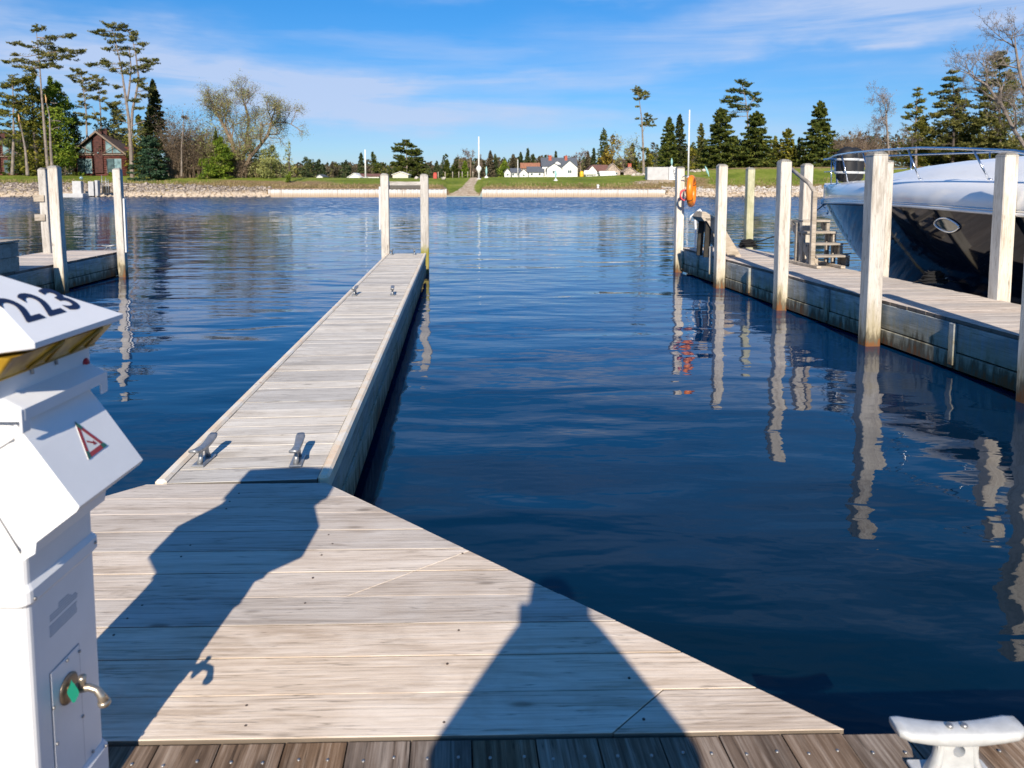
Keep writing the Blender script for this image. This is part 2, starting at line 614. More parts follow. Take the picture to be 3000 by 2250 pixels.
def make_lens():
    m, nt, N, L, b = nodes('amber_lens')
    b.inputs['Base Color'].default_value = (0.55, 0.32, 0.02, 1)
    b.inputs['Roughness'].default_value = 0.2
    b.inputs['Transmission Weight'].default_value = 0.0
    b.inputs['IOR'].default_value = 1.3
    tc = N.new('ShaderNodeTexCoord')
    L.new(rampn(nt, noisen(nt, tc.outputs['Object'], 14, 3), [(0.35, (0.34, 0.20, 0.02)), (0.65, (0.62, 0.42, 0.07))]), b.inputs['Base Color'])
    return m


M_LENS = make_lens()


def glass_mat(name, col, rough=0.06):
    m, nt, N, L, b = nodes(name)
    tc = N.new('ShaderNodeTexCoord')
    n = noisen(nt, tc.outputs['Object'], 0.9, 3, 0.5)
    L.new(rampn(nt, n, [(0.35, tuple(c * 0.5 for c in col)), (0.65, tuple(c * 1.3 for c in col))]), b.inputs['Base Color'])
    b.inputs['Roughness'].default_value = rough
    b.inputs['Specular IOR Level'].default_value = 1.0
    b.inputs['Coat Weight'].default_value = 0.5
    return m


M_PANE = glass_mat('window_glass', (0.05, 0.085, 0.09))
M_PANEB = glass_mat('window_glass_pale', (0.16, 0.25, 0.27), 0.2)

# ------------------------------------------------------------------ water
SHORE = 148.0


def make_water():
    m, nt, N, L, b = nodes('lake_water')
    geo = N.new('ShaderNodeNewGeometry')
    P = geo.outputs['Position']
    sp = N.new('ShaderNodeSeparateXYZ')
    L.new(P, sp.inputs[0])
    big = noisen(nt, P, 1, 2, 0.5, 0.3, (0.35, 0.8, 1))
    mid = noisen(nt, P, 1, 3, 0.5, 0.15, (1.1, 2.6, 1), (4, 2, 0))
    fine = noisen(nt, P, 1, 2, 0.5, 0.4, (5, 9, 1), (1, 7, 0))
    calm = smooth(nt, noisen(nt, P, 1, 2, 0.5, 0.4, (0.05, 0.16, 1), (2, 9, 0)), 0.35, 0.7)
    far = smooth(nt, mathn(nt, 'ADD', sp.outputs[1], mathn(nt, 'MULTIPLY', big, 14)), 50, 85)
    # ripple height in metres
    h = mathn(nt, 'ADD', mathn(nt, 'MULTIPLY', big, 0.050), mathn(nt, 'MULTIPLY', mid, mathn(nt, 'MULTIPLY_ADD', calm, 0.009, 0.006)))
    h = mathn(nt, 'ADD', h, mathn(nt, 'MULTIPLY', fine, mathn(nt, 'MULTIPLY_ADD', calm, 0.0009, 0.0002)))
    chop = noisen(nt, P, 1, 3, 0.6, 0.3, (1.2, 2.0, 1), (7, 7, 0))
    h = mathn(nt, 'ADD', h, mathn(nt, 'MULTIPLY', chop, mathn(nt, 'MULTIPLY', far, 0.05)))
    bn = N.new('ShaderNodeBump')
    bn.inputs['Strength'].default_value = 1.0
    bn.inputs['Distance'].default_value = 1.0
    L.new(h, bn.inputs['Height'])
    # wave slopes given directly, so that they survive at any distance

    def slopes(sc, off, detail):
        mp = N.new('ShaderNodeMapping')
        mp.inputs['Scale'].default_value = sc
        mp.inputs['Location'].default_value = off
        L.new(P, mp.inputs['Vector'])
        n = N.new('ShaderNodeTexNoise')
        n.inputs['Scale'].default_value = 1
        n.inputs['Detail'].default_value = detail
        n.inputs['Roughness'].default_value = 0.6
        L.new(mp.outputs[0], n.inputs['Vector'])
        sp_ = N.new('ShaderNodeSeparateColor')
        L.new(n.outputs['Color'], sp_.inputs[0])
        return mathn(nt, 'SUBTRACT', sp_.outputs[0], 0.5), mathn(nt, 'SUBTRACT', sp_.outputs[1], 0.5)
    ax_, ay_ = slopes((1.4, 2.8, 1), (3, 8, 0), 4)
    mid_d = smooth(nt, sp.outputs[1], 8, 45)
    gust = smooth(nt, noisen(nt, P, 1, 2, 0.5, 0.3, (0.03, 0.10, 1), (6, 1, 0)), 0.35, 0.7)
    amp = mathn(nt, 'ADD', mathn(nt, 'MULTIPLY_ADD', mid_d, 0.10, 0.0), mathn(nt, 'MULTIPLY', far, 0.75))
    amp = mathn(nt, 'MULTIPLY', amp, mathn(nt, 'MULTIPLY_ADD', gust, 0.7, 0.65))
    cb_ = N.new('ShaderNodeCombineXYZ')
    L.new(mathn(nt, 'MULTIPLY', mathn(nt, 'MULTIPLY', ax_, amp), 0.5), cb_.inputs[0])
    # steep fronts of the wind waves out there lean towards the marina
    L.new(mathn(nt, 'SUBTRACT', mathn(nt, 'MULTIPLY', ay_, amp), mathn(nt, 'MULTIPLY_ADD', far, 0.105, mathn(nt, 'MULTIPLY', mid_d, 0.006))), cb_.inputs[1])
    va_ = N.new('ShaderNodeVectorMath')
    va_.operation = 'ADD'
    L.new(bn.outputs[0], va_.inputs[0])
    L.new(cb_.outputs[0], va_.inputs[1])
    vn_ = N.new('ShaderNodeVectorMath')
    vn_.operation = 'NORMALIZE'
    L.new(va_.outputs[0], vn_.inputs[0])
    L.new(vn_.outputs[0], b.inputs['Normal'])
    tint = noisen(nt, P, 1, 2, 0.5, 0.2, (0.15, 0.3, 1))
    sky_blue = rampn(nt, tint, [(0.3, (0.0006, 0.023, 0.080)), (0.7, (0.0008, 0.034, 0.120))])  # blue of the reflected sky painted into the body colour
    near_dark = rampn(nt, tint, [(0.3, (0.0008, 0.0065, 0.0095)), (0.7, (0.0010, 0.010, 0.020))])  # plain dark body colour close to the docks
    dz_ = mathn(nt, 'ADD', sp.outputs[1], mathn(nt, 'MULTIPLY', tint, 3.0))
    L.new(mixn(nt, smooth(nt, dz_, 3.0, 16), near_dark, sky_blue), b.inputs['Base Color'])  # bluer farther out, standing in for sky reflection
    b.inputs['Roughness'].default_value = 0.015
    b.inputs['IOR'].default_value = 1.41
    b.inputs['Specular IOR Level'].default_value = 0.5
    return m


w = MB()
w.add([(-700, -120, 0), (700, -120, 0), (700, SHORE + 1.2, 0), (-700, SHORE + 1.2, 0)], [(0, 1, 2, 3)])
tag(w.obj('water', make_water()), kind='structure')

# ------------------------------------------------------------------ terrain
CREST = [(-3500, 505), (0, 514), (400, 516), (800, 520), (1000, 521), (1300, 522), (1450, 519), (1700, 518), (1850, 512), (1950, 506), (2050, 497), (2150, 492), (2600, 488), (3000, 486), (6500, 480)]
SHORETOP = [(-3500, 540), (0, 540), (400, 541), (700, 550), (790, 552), (1300, 553), (1312, 574), (1405, 574), (1415, 553), (1945, 552), (2000, 552), (2500, 551), (6500, 550)]


def lerp_tab(tab, u):
    if u <= tab[0][0]:
        return tab[0][1]
    for (a, b), (c, d) in zip(tab, tab[1:]):
        if u <= c:
            return b + (d - b) * (u - a) / (c - a)
    return tab[-1][1]


def sst(a, b, x):
    t = max(0.0, min(1.0, (x - a) / (b - a)))
    return t * t * (3 - 2 * t)


def bank_start(u):
    """depth at which the top of the shore bank lies: rock slopes are deeper than walls"""
    rock = max(1 - sst(760, 800, u), sst(1940, 1990, u))
    return SHORE + 0.9 + 7.0 * rock


def ground_z(u, Y):
    s0 = bank_start(u)
    z_top = HC + (HORIZON - lerp_tab(SHORETOP, u)) * s0 / F_PX
    yc = lerp_tab(CREST, u)
    z_cr = HC + (HORIZON - yc) * 180 / F_PX
    if Y <= SHORE + 0.5:
        return -0.6 if s0 > SHORE + 2 else z_top
    if Y < s0:
        return -0.5 + (z_top + 0.5) * (Y - SHORE - 0.5) / (s0 - SHORE - 0.5)
    if Y < 180:
        t = (Y - s0) / (180 - s0)
        return z_top + (z_cr - z_top) * (t ** 0.85) + 0.12 * math.sin(u * 0.013) * math.sin(math.pi * t)
    return HC + (HORIZON - yc) * Y / F_PX - 0.004 * (Y - 180)


def gp(u, Y, dz=0.0):
    return Vector(((u - 1500) / F_PX * Y, Y, ground_z(u, Y) + dz))


def make_ground():
    m, nt, N, L, b = nodes('lawn_ground')
    geo = N.new('ShaderNodeNewGeometry')
    P = geo.outputs['Position']
    a = N.new('ShaderNodeAttribute')
    a.attribute_name = 'zone'
    sx = N.new('ShaderNodeSeparateColor')
    L.new(a.outputs['Color'], sx.inputs[0])
    n1 = noisen(nt, P, 0.15, 5, 0.6)
    n2 = noisen(nt, P, 1.3, 4, 0.6)
    g = rampn(nt, mathn(nt, 'ADD', mathn(nt, 'MULTIPLY', n1, 0.6), mathn(nt, 'MULTIPLY', n2, 0.4)),
              [(0.38, (0.11, 0.155, 0.020)), (0.52, (0.19, 0.235, 0.034)), (0.66, (0.31, 0.29, 0.08))])
    dry = rampn(nt, n2, [(0.35, (0.20, 0.13, 0.06)), (0.65, (0.34, 0.25, 0.13))])
    sand = rampn(nt, n2, [(0.3, (0.30, 0.20, 0.12)), (0.62, (0.58, 0.49, 0.37))])
    fd = mathn(nt, 'ADD', mathn(nt, 'ADD', sx.outputs[0], mathn(nt, 'MULTIPLY', smooth(nt, n1, 0.5, 0.75), 0.35)), mathn(nt, 'MULTIPLY', mathn(nt, 'SUBTRACT', n2, 0.5), 1.4))
    col = mixn(nt, smooth(nt, fd, 0.3, 0.75), g, dry)
    fs_ = mathn(nt, 'ADD', sx.outputs[1], mathn(nt, 'MULTIPLY', mathn(nt, 'SUBTRACT', n2, 0.5), 0.8))
    col = mixn(nt, smooth(nt, fs_, 0.35, 0.65), col, sand)
    L.new(col, b.inputs['Base Color'])
    b.inputs['Roughness'].default_value = 0.95
    b.inputs['Specular IOR Level'].default_value = 0.1
    bumpn(nt, b, noisen(nt, P, 6, 4, 0.7), 0.8, 0.25)
    return m


def zone_of(u, Y):
    dry = sand = 0.0
    s0 = bank_start(u)
    t = (Y - s0) / (180 - s0)
    v = HORIZON - (ground_z(u, Y) - HC) * F_PX / Y
    # dry grass along the top of the bank, stronger on the knoll at left centre and right ridge
    if u < 1320:
        k = sst(350, 620, u)
        dry = k * (1 - sst(0.12, 0.45, t)) * 0.9
        dry = max(dry, sst(560, 700, u) * (1 - sst(900, 1050, u)) * (1 - sst(0.4, 0.85, t)))
    else:
        dry = (1 - sst(0.05, 0.22, t)) * 0.75
        dry = max(dry, sst(1800, 1900, u) * (1 - sst(2040, 2100, u)) * (1 - sst(0.35, 0.6, t)))
        dry = max(dry, sst(1950, 2100, u) * sst(0.86, 0.98, t))
    if Y > 185:
        dry = 0.35
    c = 1358 + (1392 - 1358) * max(0.0, t)
    hw = 48 * (1 - t) ** 4 + 20
    if -0.2 < t < 1.02:
        sand = max(0.0, 1 - abs(u - c) / hw)
        sand = min(1.0, sand * 1.7)
    sand = max(sand, sst(1830, 1870, u) * (1 - sst(1990, 2020, u)) * (1 - sst(0.05, 0.2, abs(t - 0.33))) * 0.6)
    if Y < s0 + 0.6 and s0 > SHORE + 2:
        sand = max(sand, 0.6)
    return dry, sand


def build_ground():
    us = sorted(set(list(range(-3500, 0, 250)) + list(range(0, 3000, 12)) + list(range(3000, 6600, 250)) + [1306, 1311, 1313, 1404, 1406, 1414, 1416]))
    Ys = [148.5, 148.9, 149.5, 150.5, 152, 154, 155.9, 157, 158.5, 160, 162, 164, 166, 168, 170, 172, 174, 176, 178, 180, 185, 195, 215, 250, 320, 450, 700, 1200, 2200, 3500]
    vs_, cols = [], []
    for Y in Ys:
        for u in us:
            p = gp(u, Y)
            vs_.append(tuple(p))
            d, s = zone_of(u, Y)
            cols += [d, s, 0, 1]
    n = len(us)
    fs_ = [(j * n + i, j * n + i + 1, (j + 1) * n + i + 1, (j + 1) * n + i) for j in range(len(Ys) - 1) for i in range(n - 1)]
    me = bpy.data.meshes.new('ground')
    me.from_pydata(vs_, [], fs_)
    at = me.color_attributes.new('zone', 'FLOAT_COLOR', 'POINT')
    at.data.foreach_set('color', cols)
    me.polygons.foreach_set('use_smooth', [True] * len(fs_))
    me.materials.append(make_ground())
    o = bpy.data.objects.new('ground', me)
    COL.objects.link(o)
    tag(o, kind='structure')


build_ground()
lb = MB()
lb.add([(-900, -200, -6), (900, -200, -6), (900, SHORE + 3, -6), (-900, SHORE + 3, -6)], [(0, 1, 2, 3)])
tag(lb.obj('lake_bed', plain('lake_bed_mud', (0.03, 0.03, 0.02), 0.9)), kind='structure')


# ---- retaining walls of corrugated sheet piling
def wall_mat():
    m, nt, N, L, b = nodes('sheet_piling')
    geo = N.new('ShaderNodeNewGeometry')
    P = geo.outputs['Position']
    s = N.new('ShaderNodeSeparateXYZ')
    L.new(P, s.inputs[0])
    n = noisen(nt, P, 1, 4, 0.6, 0, (0.7, 0.7, 1.5))
    z = mathn(nt, 'MULTIPLY_ADD', n, 0.35, s.outputs[2])
    col = rampn(nt, mathn(nt, 'MULTIPLY', z, 0.5), [(0.20, (0.42, 0.32, 0.22)), (0.44, (0.52, 0.44, 0.35)), (0.54, (0.58, 0.57, 0.54))])
    st = noisen(nt, P, 1, 3, 0.6, 0, (1.3, 1, 0.2))
    col = mixn(nt, mathn(nt, 'MULTIPLY', smooth(nt, st, 0.52, 0.66), 0.6), col, (0.30, 0.21, 0.14))
    L.new(col, b.inputs['Base Color'])
    b.inputs['Roughness'].default_value = 0.7
    return m


M_WALL = wall_mat()
M_CAP = plain('rusty_wall_cap', (0.34, 0.22, 0.14), 0.8, var=0.3, nscale=3)


def sheet_wall(u0, u1, ztop, label):
    x0, x1 = (u0 - 1500) / F_PX * SHORE, (u1 - 1500) / F_PX * SHORE
    root = empty('retaining_wall', (x0, SHORE, 0), 0, label, 'retaining wall')
    mb = MB()
    prof = []
    x = 0.0
    per = 0.9
    while x < x1 - x0:
        prof += [(x, 0.0), (x + per * 0.35, 0.0), (x + per * 0.5, 0.10), (x + per * 0.85, 0.10)]
        x += per
    prof.append((x1 - x0, 0.0))
    top = [(a, b, ztop) for a, b in prof]
    bot = [(a, b, -0.8) for a, b in prof]
    n = len(prof)
    mb.add(bot + top, [(i, i + 1, n + i + 1, n + i) for i in range(n - 1)])
    mb.box(((x1 - x0) / 2, 0.62, ztop / 2 - 0.4), (x1 - x0, 0.75, ztop + 0.79))
    mb.obj('sheet_panel', M_WALL, root)
    c = MB()
    c.box(((x1 - x0) / 2, 0.35, ztop + 0.06), (x1 - x0 + 0.1, 1.0, 0.13))
    c.obj('wall_cap', M_CAP, root)
    return root


sheet_wall(788, 1304, 1.62, 'long pale corrugated sheet-pile wall left of the sandy boat ramp')
sheet_wall(1413, 1948, 1.62, 'long pale corrugated sheet-pile wall right of the sandy boat ramp')


# ---- riprap
def rock_mat(name, a, b_, c):
    m, nt, N, L, b = nodes(name)
    geo = N.new('ShaderNodeNewGeometry')
    n = noisen(nt, geo.outputs['Position'], 1.5, 4, 0.6)
    t = mathn(nt, 'ADD', mathn(nt, 'MULTIPLY', n, 0.4), mathn(nt, 'MULTIPLY', geo.outputs['Random Per Island'], 0.6))
    col = rampn(nt, t, [(0.15, a), (0.5, b_), (0.85, c)])
    s = N.new('ShaderNodeSeparateXYZ')
    L.new(geo.outputs['Position'], s.inputs[0])
    col = mixn(nt, mathn(nt, 'SUBTRACT', 1.0, smooth(nt, s.outputs[2], 0.6, 1.3)), col, (0.50, 0.41, 0.31))
    L.new(col, b.inputs['Base Color'])
    b.inputs['Roughness'].default_value = 0.9
    return m


ICO = None


def ico():
    global ICO
    if ICO is None:
        bm = bmesh.new()
        bmesh.ops.create_icosphere(bm, subdivisions=1, radius=1)
        v = np.array([p.co[:] for p in bm.verts])
        f = np.array([[q.index for q in t.verts] for t in bm.faces])
        bm.free()
        ICO = (v, f)
    return ICO


def rocks_mesh(name, centers, sizes, mat, seed, parent=None):
    rng = np.random.default_rng(seed)
    v, f = ico()
    out = []
    for c, s in zip(centers, sizes):
        q = v * (1 + rng.uniform(-0.28, 0.28, (len(v), 1)))
        q = q * (np.array([1, 1, 0.7]) * rng.uniform(0.7, 1.2, 3) * s)
        a = rng.uniform(0, 6.28)
        ca, sa = math.cos(a), math.sin(a)
        q = q @ np.array([[ca, sa, 0], [-sa, ca, 0], [0, 0, 1]])
        out.append((q + np.array(c))[f].reshape(-1, 3))
    return fast_mesh(name, np.concatenate(out), 3, [mat], parent=parent)


def riprap(u0, u1, n, seed, mat, label):
    rng = random.Random(seed)
    cs, ss = [], []
    for i in range(n):
        u = rng.uniform(u0, u1)
        s0 = bank_start(u)
        t = rng.random()
        Y = SHORE - 0.3 + (s0 - SHORE + 0.9) * t
        p = gp(u, max(Y, SHORE + 0.6))
        p.y = Y
        if Y < SHORE + 0.6:
            p.z = 0.1
        cs.append((p.x, p.y, p.z + rng.uniform(-0.05, 0.2)))
        ss.append(rng.uniform(0.22, 0.52))
    tag(rocks_mesh('riprap', cs, ss, mat, seed), label, 'rocks', kind='stuff')


M_ROCKL = rock_mat('grey_riprap', (0.07, 0.055, 0.045), (0.22, 0.18, 0.15), (0.48, 0.42, 0.36))
M_ROCKR = rock_mat('pale_riprap', (0.22, 0.19, 0.16), (0.45, 0.40, 0.35), (0.66, 0.61, 0.55))
riprap(-700, 795, 3600, 3, M_ROCKL, 'band of grey and pale boulders along the water below the cabin lawn')
riprap(1940, 3700, 3600, 4, M_ROCKR, 'band of pale boulders along the water below the right lawn')

# ------------------------------------------------------------------ trees
M_BARK = plain('grey_pine_bark', (0.26, 0.215, 0.18), 0.9, var=0.25, nscale=1.5)
M_BARKD = plain('dark_bark', (0.10, 0.08, 0.065), 0.9, var=0.25, nscale=1.5)
M_BARKW = plain('willow_bark', (0.24, 0.175, 0.12), 0.9, var=0.25, nscale=1.5)
M_BREAK = plain('fresh_broken_wood', (0.62, 0.36, 0.16), 0.8)
FO = {
    'spruce': foliage('spruce_needles', (0.024, 0.040, 0.008), (0.066, 0.090, 0.012), (0.165, 0.175, 0.030)),
    'sprucedark': foliage('dark_spruce_needles', (0.014, 0.023, 0.007), (0.034, 0.048, 0.011), (0.085, 0.095, 0.022)),
    'bluespruce': foliage('blue_spruce_needles', (0.012, 0.034, 0.018), (0.034, 0.080, 0.042), (0.085, 0.140, 0.070)),
    'pine': foliage('pine_needles', (0.040, 0.052, 0.012), (0.120, 0.130, 0.028), (0.30, 0.26, 0.080)),
    'pineyellow': foliage('yellowish_pine_needles', (0.045, 0.055, 0.008), (0.14, 0.15, 0.018), (0.30, 0.25, 0.036)),
    'lime': foliage('bright_green_leaves', (0.050, 0.095, 0.008), (0.13, 0.20, 0.016), (0.27, 0.31, 0.035)),
    'gold': foliage('golden_spring_leaves', (0.12, 0.075, 0.016), (0.24, 0.17, 0.024), (0.36, 0.27, 0.045)),
    'willow': foliage('willow_spring_leaves', (0.16, 0.16, 0.045), (0.28, 0.30, 0.095), (0.42, 0.43, 0.18)),
    'brush': foliage('bare_brush', (0.07, 0.052, 0.035), (0.15, 0.115, 0.075), (0.23, 0.18, 0.12)),
    'pinkbud': foliage('reddish_buds', (0.12, 0.08, 0.065), (0.20, 0.14, 0.12), (0.30, 0.23, 0.20)),
    'far': foliage('far_evergreen', (0.022, 0.038, 0.020), (0.055, 0.080, 0.030), (0.110, 0.125, 0.045), 0.15),
    'farb': foliage('far_brown_crowns', (0.06, 0.055, 0.035), (0.12, 0.10, 0.060), (0.18, 0.15, 0.09), 0.15),
}


def leaf_quads(C, size, rng, flat=0.0):
    """diamond shaped leaf clusters at C (N,3); size (N,) ; flat>0 keeps them near horizontal"""
    n = len(C)
    a = rng.normal(size=(n, 3))
    a[:, 2] *= (1 - flat)
    a /= np.linalg.norm(a, axis=1, keepdims=True) + 1e-9
    b = rng.normal(size=(n, 3))
    b = np.cross(a, b)
    b /= np.linalg.norm(b, axis=1, keepdims=True) + 1e-9
    s = np.asarray(size)[:, None]
    a = a * s * rng.uniform(0.7, 1.3, (n, 1))
    b = b * s * rng.uniform(0.3, 0.7, (n, 1))
    return np.stack([C - a, C - b, C + a, C + b], 1).reshape(-1, 3)


def tube_np(p0, p1, r0, r1, n=4):
    d = p1 - p0
    L_ = np.linalg.norm(d) + 1e-9
    d = d / L_
    a = np.cross(d, [0.3, 0.9, 0.1])
    a /= np.linalg.norm(a) + 1e-9
    b = np.cross(d, a)
    out = []
    for k in range(n):
        t0, t1 = 2 * math.pi * k / n, 2 * math.pi * (k + 1) / n
        e0, e1 = a * math.cos(t0) + b * math.sin(t0), a * math.cos(t1) + b * math.sin(t1)
        out += [p0 + e0 * r0, p0 + e1 * r0, p1 + e1 * r1, p1 + e0 * r1]
    return out


def polyline_tubes(pts, rs, n=5):
    out = []
    for i in range(len(pts) - 1):
        out += tube_np(np.array(pts[i], float), np.array(pts[i + 1], float), rs[i], rs[i + 1], n)
    return out


def tree_root(name, u, Y, label, cat='tree', group=None):
    return empty(name, gp(u, Y, -0.1), 0, label, cat, group)


def finish_tree(root, wood_q, leaf_q, mat_w, mat_l, crown='crown'):
    o = np.array(root.location)
    if len(wood_q):
        fast_mesh('trunk', np.array(wood_q) - o, 4, [mat_w], parent=root)
    if len(leaf_q):
        fast_mesh(crown, np.asarray(leaf_q) - o, 4, [mat_l], parent=root)


def spruce(u, vtop, hw, Y, label, seed, mat='spruce', n=2600, power=0.85, lo=0.03, name='spruce_tree', leaf=None, bare=0.0, group=None):
    rng = np.random.default_rng(seed)
    root = tree_root(name, u, Y, label, group=group)
    base = np.array(gp(u, Y))
    top = np.array(at_y(u, vtop, Y))
    top[0] = base[0] + rng.uniform(-0.2, 0.2)
    H = top[2] - base[2]
    R = hw / F_PX * Y * 1.12
    power *= 0.88
    wq = polyline_tubes([base, base * 0.4 + top * 0.6, top], [H * 0.014 + 0.05, H * 0.008 + 0.03, 0.02])
    if leaf is None:
        leaf = 0.30 + 0.02 * R
    n = int(n * 2.0)
    nb = max(34, int(H * 5.5))
    per = max(10, int(n / nb))
    C, S = [], []
    for i in range(nb):
        t = lo + bare + (1 - lo - bare) * ((i + rng.random()) / nb)
        az = i * 2.399 + rng.normal() * 0.3
        r = R * ((1 - t) ** power) * rng.uniform(0.72, 1.12) + 0.12
        z0 = base[2] + H * t
        droop = -0.22 * r if t < 0.75 else 0.1 * r
        s = rng.random(per) ** 0.5
        wd = 0.26 * r * (1.15 - s) + 0.05
        lat = rng.normal(size=per) * wd
        cx = base[0] + (top[0] - base[0]) * t + np.cos(az) * r * s - np.sin(az) * lat
        cy = base[1] + np.sin(az) * r * s + np.cos(az) * lat
        cz = z0 + droop * s + 0.10 * r * s ** 3 + rng.normal(size=per) * 0.10
        C.append(np.stack([cx, cy, cz], 1))
        S.append(np.full(per, leaf) * rng.uniform(0.6, 1.2, per) * (0.55 + 0.45 * min(1, r / max(R * 0.4, 0.1))))
        if r > 1.0:
            wq += tube_np(np.array([base[0], base[1], z0]), np.array([base[0] + math.cos(az) * r * .8, base[1] + math.sin(az) * r * .8, z0 + droop * .8]), 0.04, 0.015, 3)
    C = np.concatenate(C)
    S = np.concatenate(S)
    finish_tree(root, wq, leaf_quads(C, S, rng, 0.2), M_BARKD, FO[mat])
    return root


def pads_tree(u, Y, label, seed, trunks, pads, mat='pine', name='pine_tree', leaf=0.30, dens=1.0, mat_w=None, depth=0.6, broken=None, r_base=0.38):
    """trunks: list of pixel polylines [(u,v),...]; pads: (u,v,half_w,half_h) foliage plates in pixel sizes, each on a limb"""
    rng = np.random.default_rng(seed)
    root = tree_root(name, u, Y, label)
    wq = []
    lines = []
    for tr in trunks:
        pts = [np.array(at_y(a, b, Y)) for a, b in tr]
        for k in range(1, len(pts) - 1):
            pts[k][1] += rng.uniform(-0.4, 0.4)
        n = len(pts)
        h0 = pts[0][2]
        hmax = max(p[2] for p in pts) - float(root.location.z)
        rs = [max(0.05, r_base * (1 - 0.85 * ((p[2] - float(root.location.z)) / hmax))) for p in pts]
        wq += polyline_tubes(pts, rs, 7)
        lines.append(pts)
    allp = []
    for pts in lines:
        for a, b in zip(pts, pts[1:]):
            for t in (0, .25, .5, .75):
                allp.append(a + (b - a) * t)
        allp.append(pts[-1])
    allp = np.array(allp)
    C, S = [], []
    k = Y / F_PX
    for (pu, pv, hw, hh) in pads:
        c = np.array(at_y(pu, pv, Y))
        c[1] += rng.uniform(-1, 1) * hw * k * depth
        d = np.linalg.norm((allp - c) * np.array([1, 0.5, 1.3]) + np.array([0, 0, 0]), axis=1) + np.maximum(0, allp[:, 2] - c[2] + 0.2) * 1.2
        a = allp[np.argmin(d)]
        mid = (a + c) / 2 + np.array([0, 0, -0.12 * np.linalg.norm(c - a) * rng.uniform(-0.2, 1)])
        wq += polyline_tubes([a, mid, c], [0.11, 0.07, 0.03], 4)
        rx, rz = hw * k, hh * k
        out = c - a
        out[2] *= 0.3
        ol = np.linalg.norm(out) + 1e-6
        out = out / ol if ol > 0.4 else np.array([1.0, 0, 0])
        m = max(5, int((5 + hw / 2.6) * dens))
        for j in range(m):
            t = rng.uniform(-1, 1)
            st_ = c + np.array([rng.uniform(-1, 1) * rx * 0.75, rng.uniform(-1, 1) * max(rx * 0.6, .5), rng.uniform(-0.8, 0.8) * rz])
            az = rng.uniform(0, 6.28)
            d_ = out * 0.55 + np.array([math.cos(az), math.sin(az) * 0.8, 0.10])
            d_ /= np.linalg.norm(d_)
            ln_ = min(1.9, rx * 0.55) * rng.uniform(0.6, 1.2) + 0.25
            p1 = st_ + d_ * ln_ * 0.5 + np.array([0, 0, -0.04 * ln_])
            p2 = st_ + d_ * ln_ + np.array([0, 0, 0.12 * ln_])
            wq += tube_np(c, st_, 0.035, 0.018, 3)
            wq += tube_np(st_, p2, 0.02, 0.008, 3)
            q = int((9 + 15 * ln_) * 1.7)
            tt = rng.random(q)[:, None]
            pts_ = np.where(tt < 0.5, st_ + (p1 - st_) * tt * 2, p1 + (p2 - p1) * (tt * 2 - 1))
            C.append(pts_ + rng.normal(size=(q, 3)) * np.array([0.20, 0.20, 0.09]))
            S.append(leaf * 0.68 * rng.uniform(0.45, 1.2, q))
        # sparse tufts back along the limb
        q = int(10 * ol + 4)
        tt = rng.uniform(0.3, 1.0, q)[:, None]
        C.append(a + (c - a) * tt + rng.normal(size=(q, 3)) * np.array([0.35, 0.35, 0.16]))
        S.append(leaf * 0.6 * rng.uniform(0.4, 1.1, q))
    finish_tree(root, wq, leaf_quads(np.concatenate(C), np.concatenate(S), rng, 0.1) if C else [], mat_w or M_BARK, FO[mat])
    if broken:
        p = at_y(broken[0], broken[1], Y) - root.location
        q = MB()
        q.tube([p - Vector((0, 0, 0.4)), p + Vector((0.02, 0, 0.5)), p + Vector((-0.16, 0, 1.5))], [0.17, 0.15, 0.02], 7)
        q.obj('broken_top', M_BREAK, root)
    return root


def bare_tree(u, Y, label, seed, trunk, spread, levels=5, mat_w=None, leafmat=None, leafn=0, leaf=0.16, name='bare_tree', up=0.35, droop=0.0, r0=0.3, nchild=4, twig=0.03, bias=(0, 0, 0), decay=0.66, scatter=0.35):
    """trunk: pixel polyline; recursive limbs, first length = spread px"""
    rng = np.random.default_rng(seed)
    root = tree_root(name, u, Y, label)
    k = Y / F_PX
    wq, tips = [], []
    pts = [np.array(at_y(a, b, Y)) for a, b in trunk]
    n = len(pts)
    wq += polyline_tubes(pts, [r0 * (1 - 0.5 * i / n) for i in range(n)], 7)

    def grow(p, d, L_, r, lv):
        q = p
        nseg = 3
        for s in range(nseg):
            dd = d + rng.normal(size=3) * 0.16 + np.array([0, 0, up * 0.15 - droop * (1 if lv <= 1 else 0)])
            dd /= np.linalg.norm(dd)
            q2 = q + dd * L_ / nseg
            wq.extend(tube_np(q, q2, r * (1 - 0.22 * s), r * (1 - 0.22 * (s + 1)), 4 if lv > 2 else 3))
            if lv <= 2:
                tips.append(q2)
            q = q2
            d = dd
            if lv > 0 and s > 0:
                for c in range(max(1, nchild // 2)):
                    e = rng.normal(size=3) * 0.75 + d * 0.9 + np.array(bias) * 0.5
                    e /= np.linalg.norm(e)
                    grow(q, e, L_ * decay * rng.uniform(0.7, 1.15), max(twig, r * 0.52), lv - 1)
    for i in range(1, n):
        m = 3 if i == n - 1 else 2
        for c in range(m):
            d = rng.normal(size=3) * 0.6 + np.array([0, 0, 0.6]) + np.array(bias)
            d /= np.linalg.norm(d)
            grow(pts[i], d, spread * k * rng.uniform(0.75, 1.1), r0 * 0.5, levels)
    lq = []
    if leafmat and leafn:
        T = np.array(tips)
        idx = rng.integers(0, len(T), leafn)
        C = T[idx] + rng.normal(size=(leafn, 3)) * scatter
        lq = leaf_quads(C, leaf * rng.uniform(0.5, 1.2, leafn), rng)
    finish_tree(root, wq, lq, mat_w or M_BARKW, FO[leafmat] if leafmat else None)
    return root


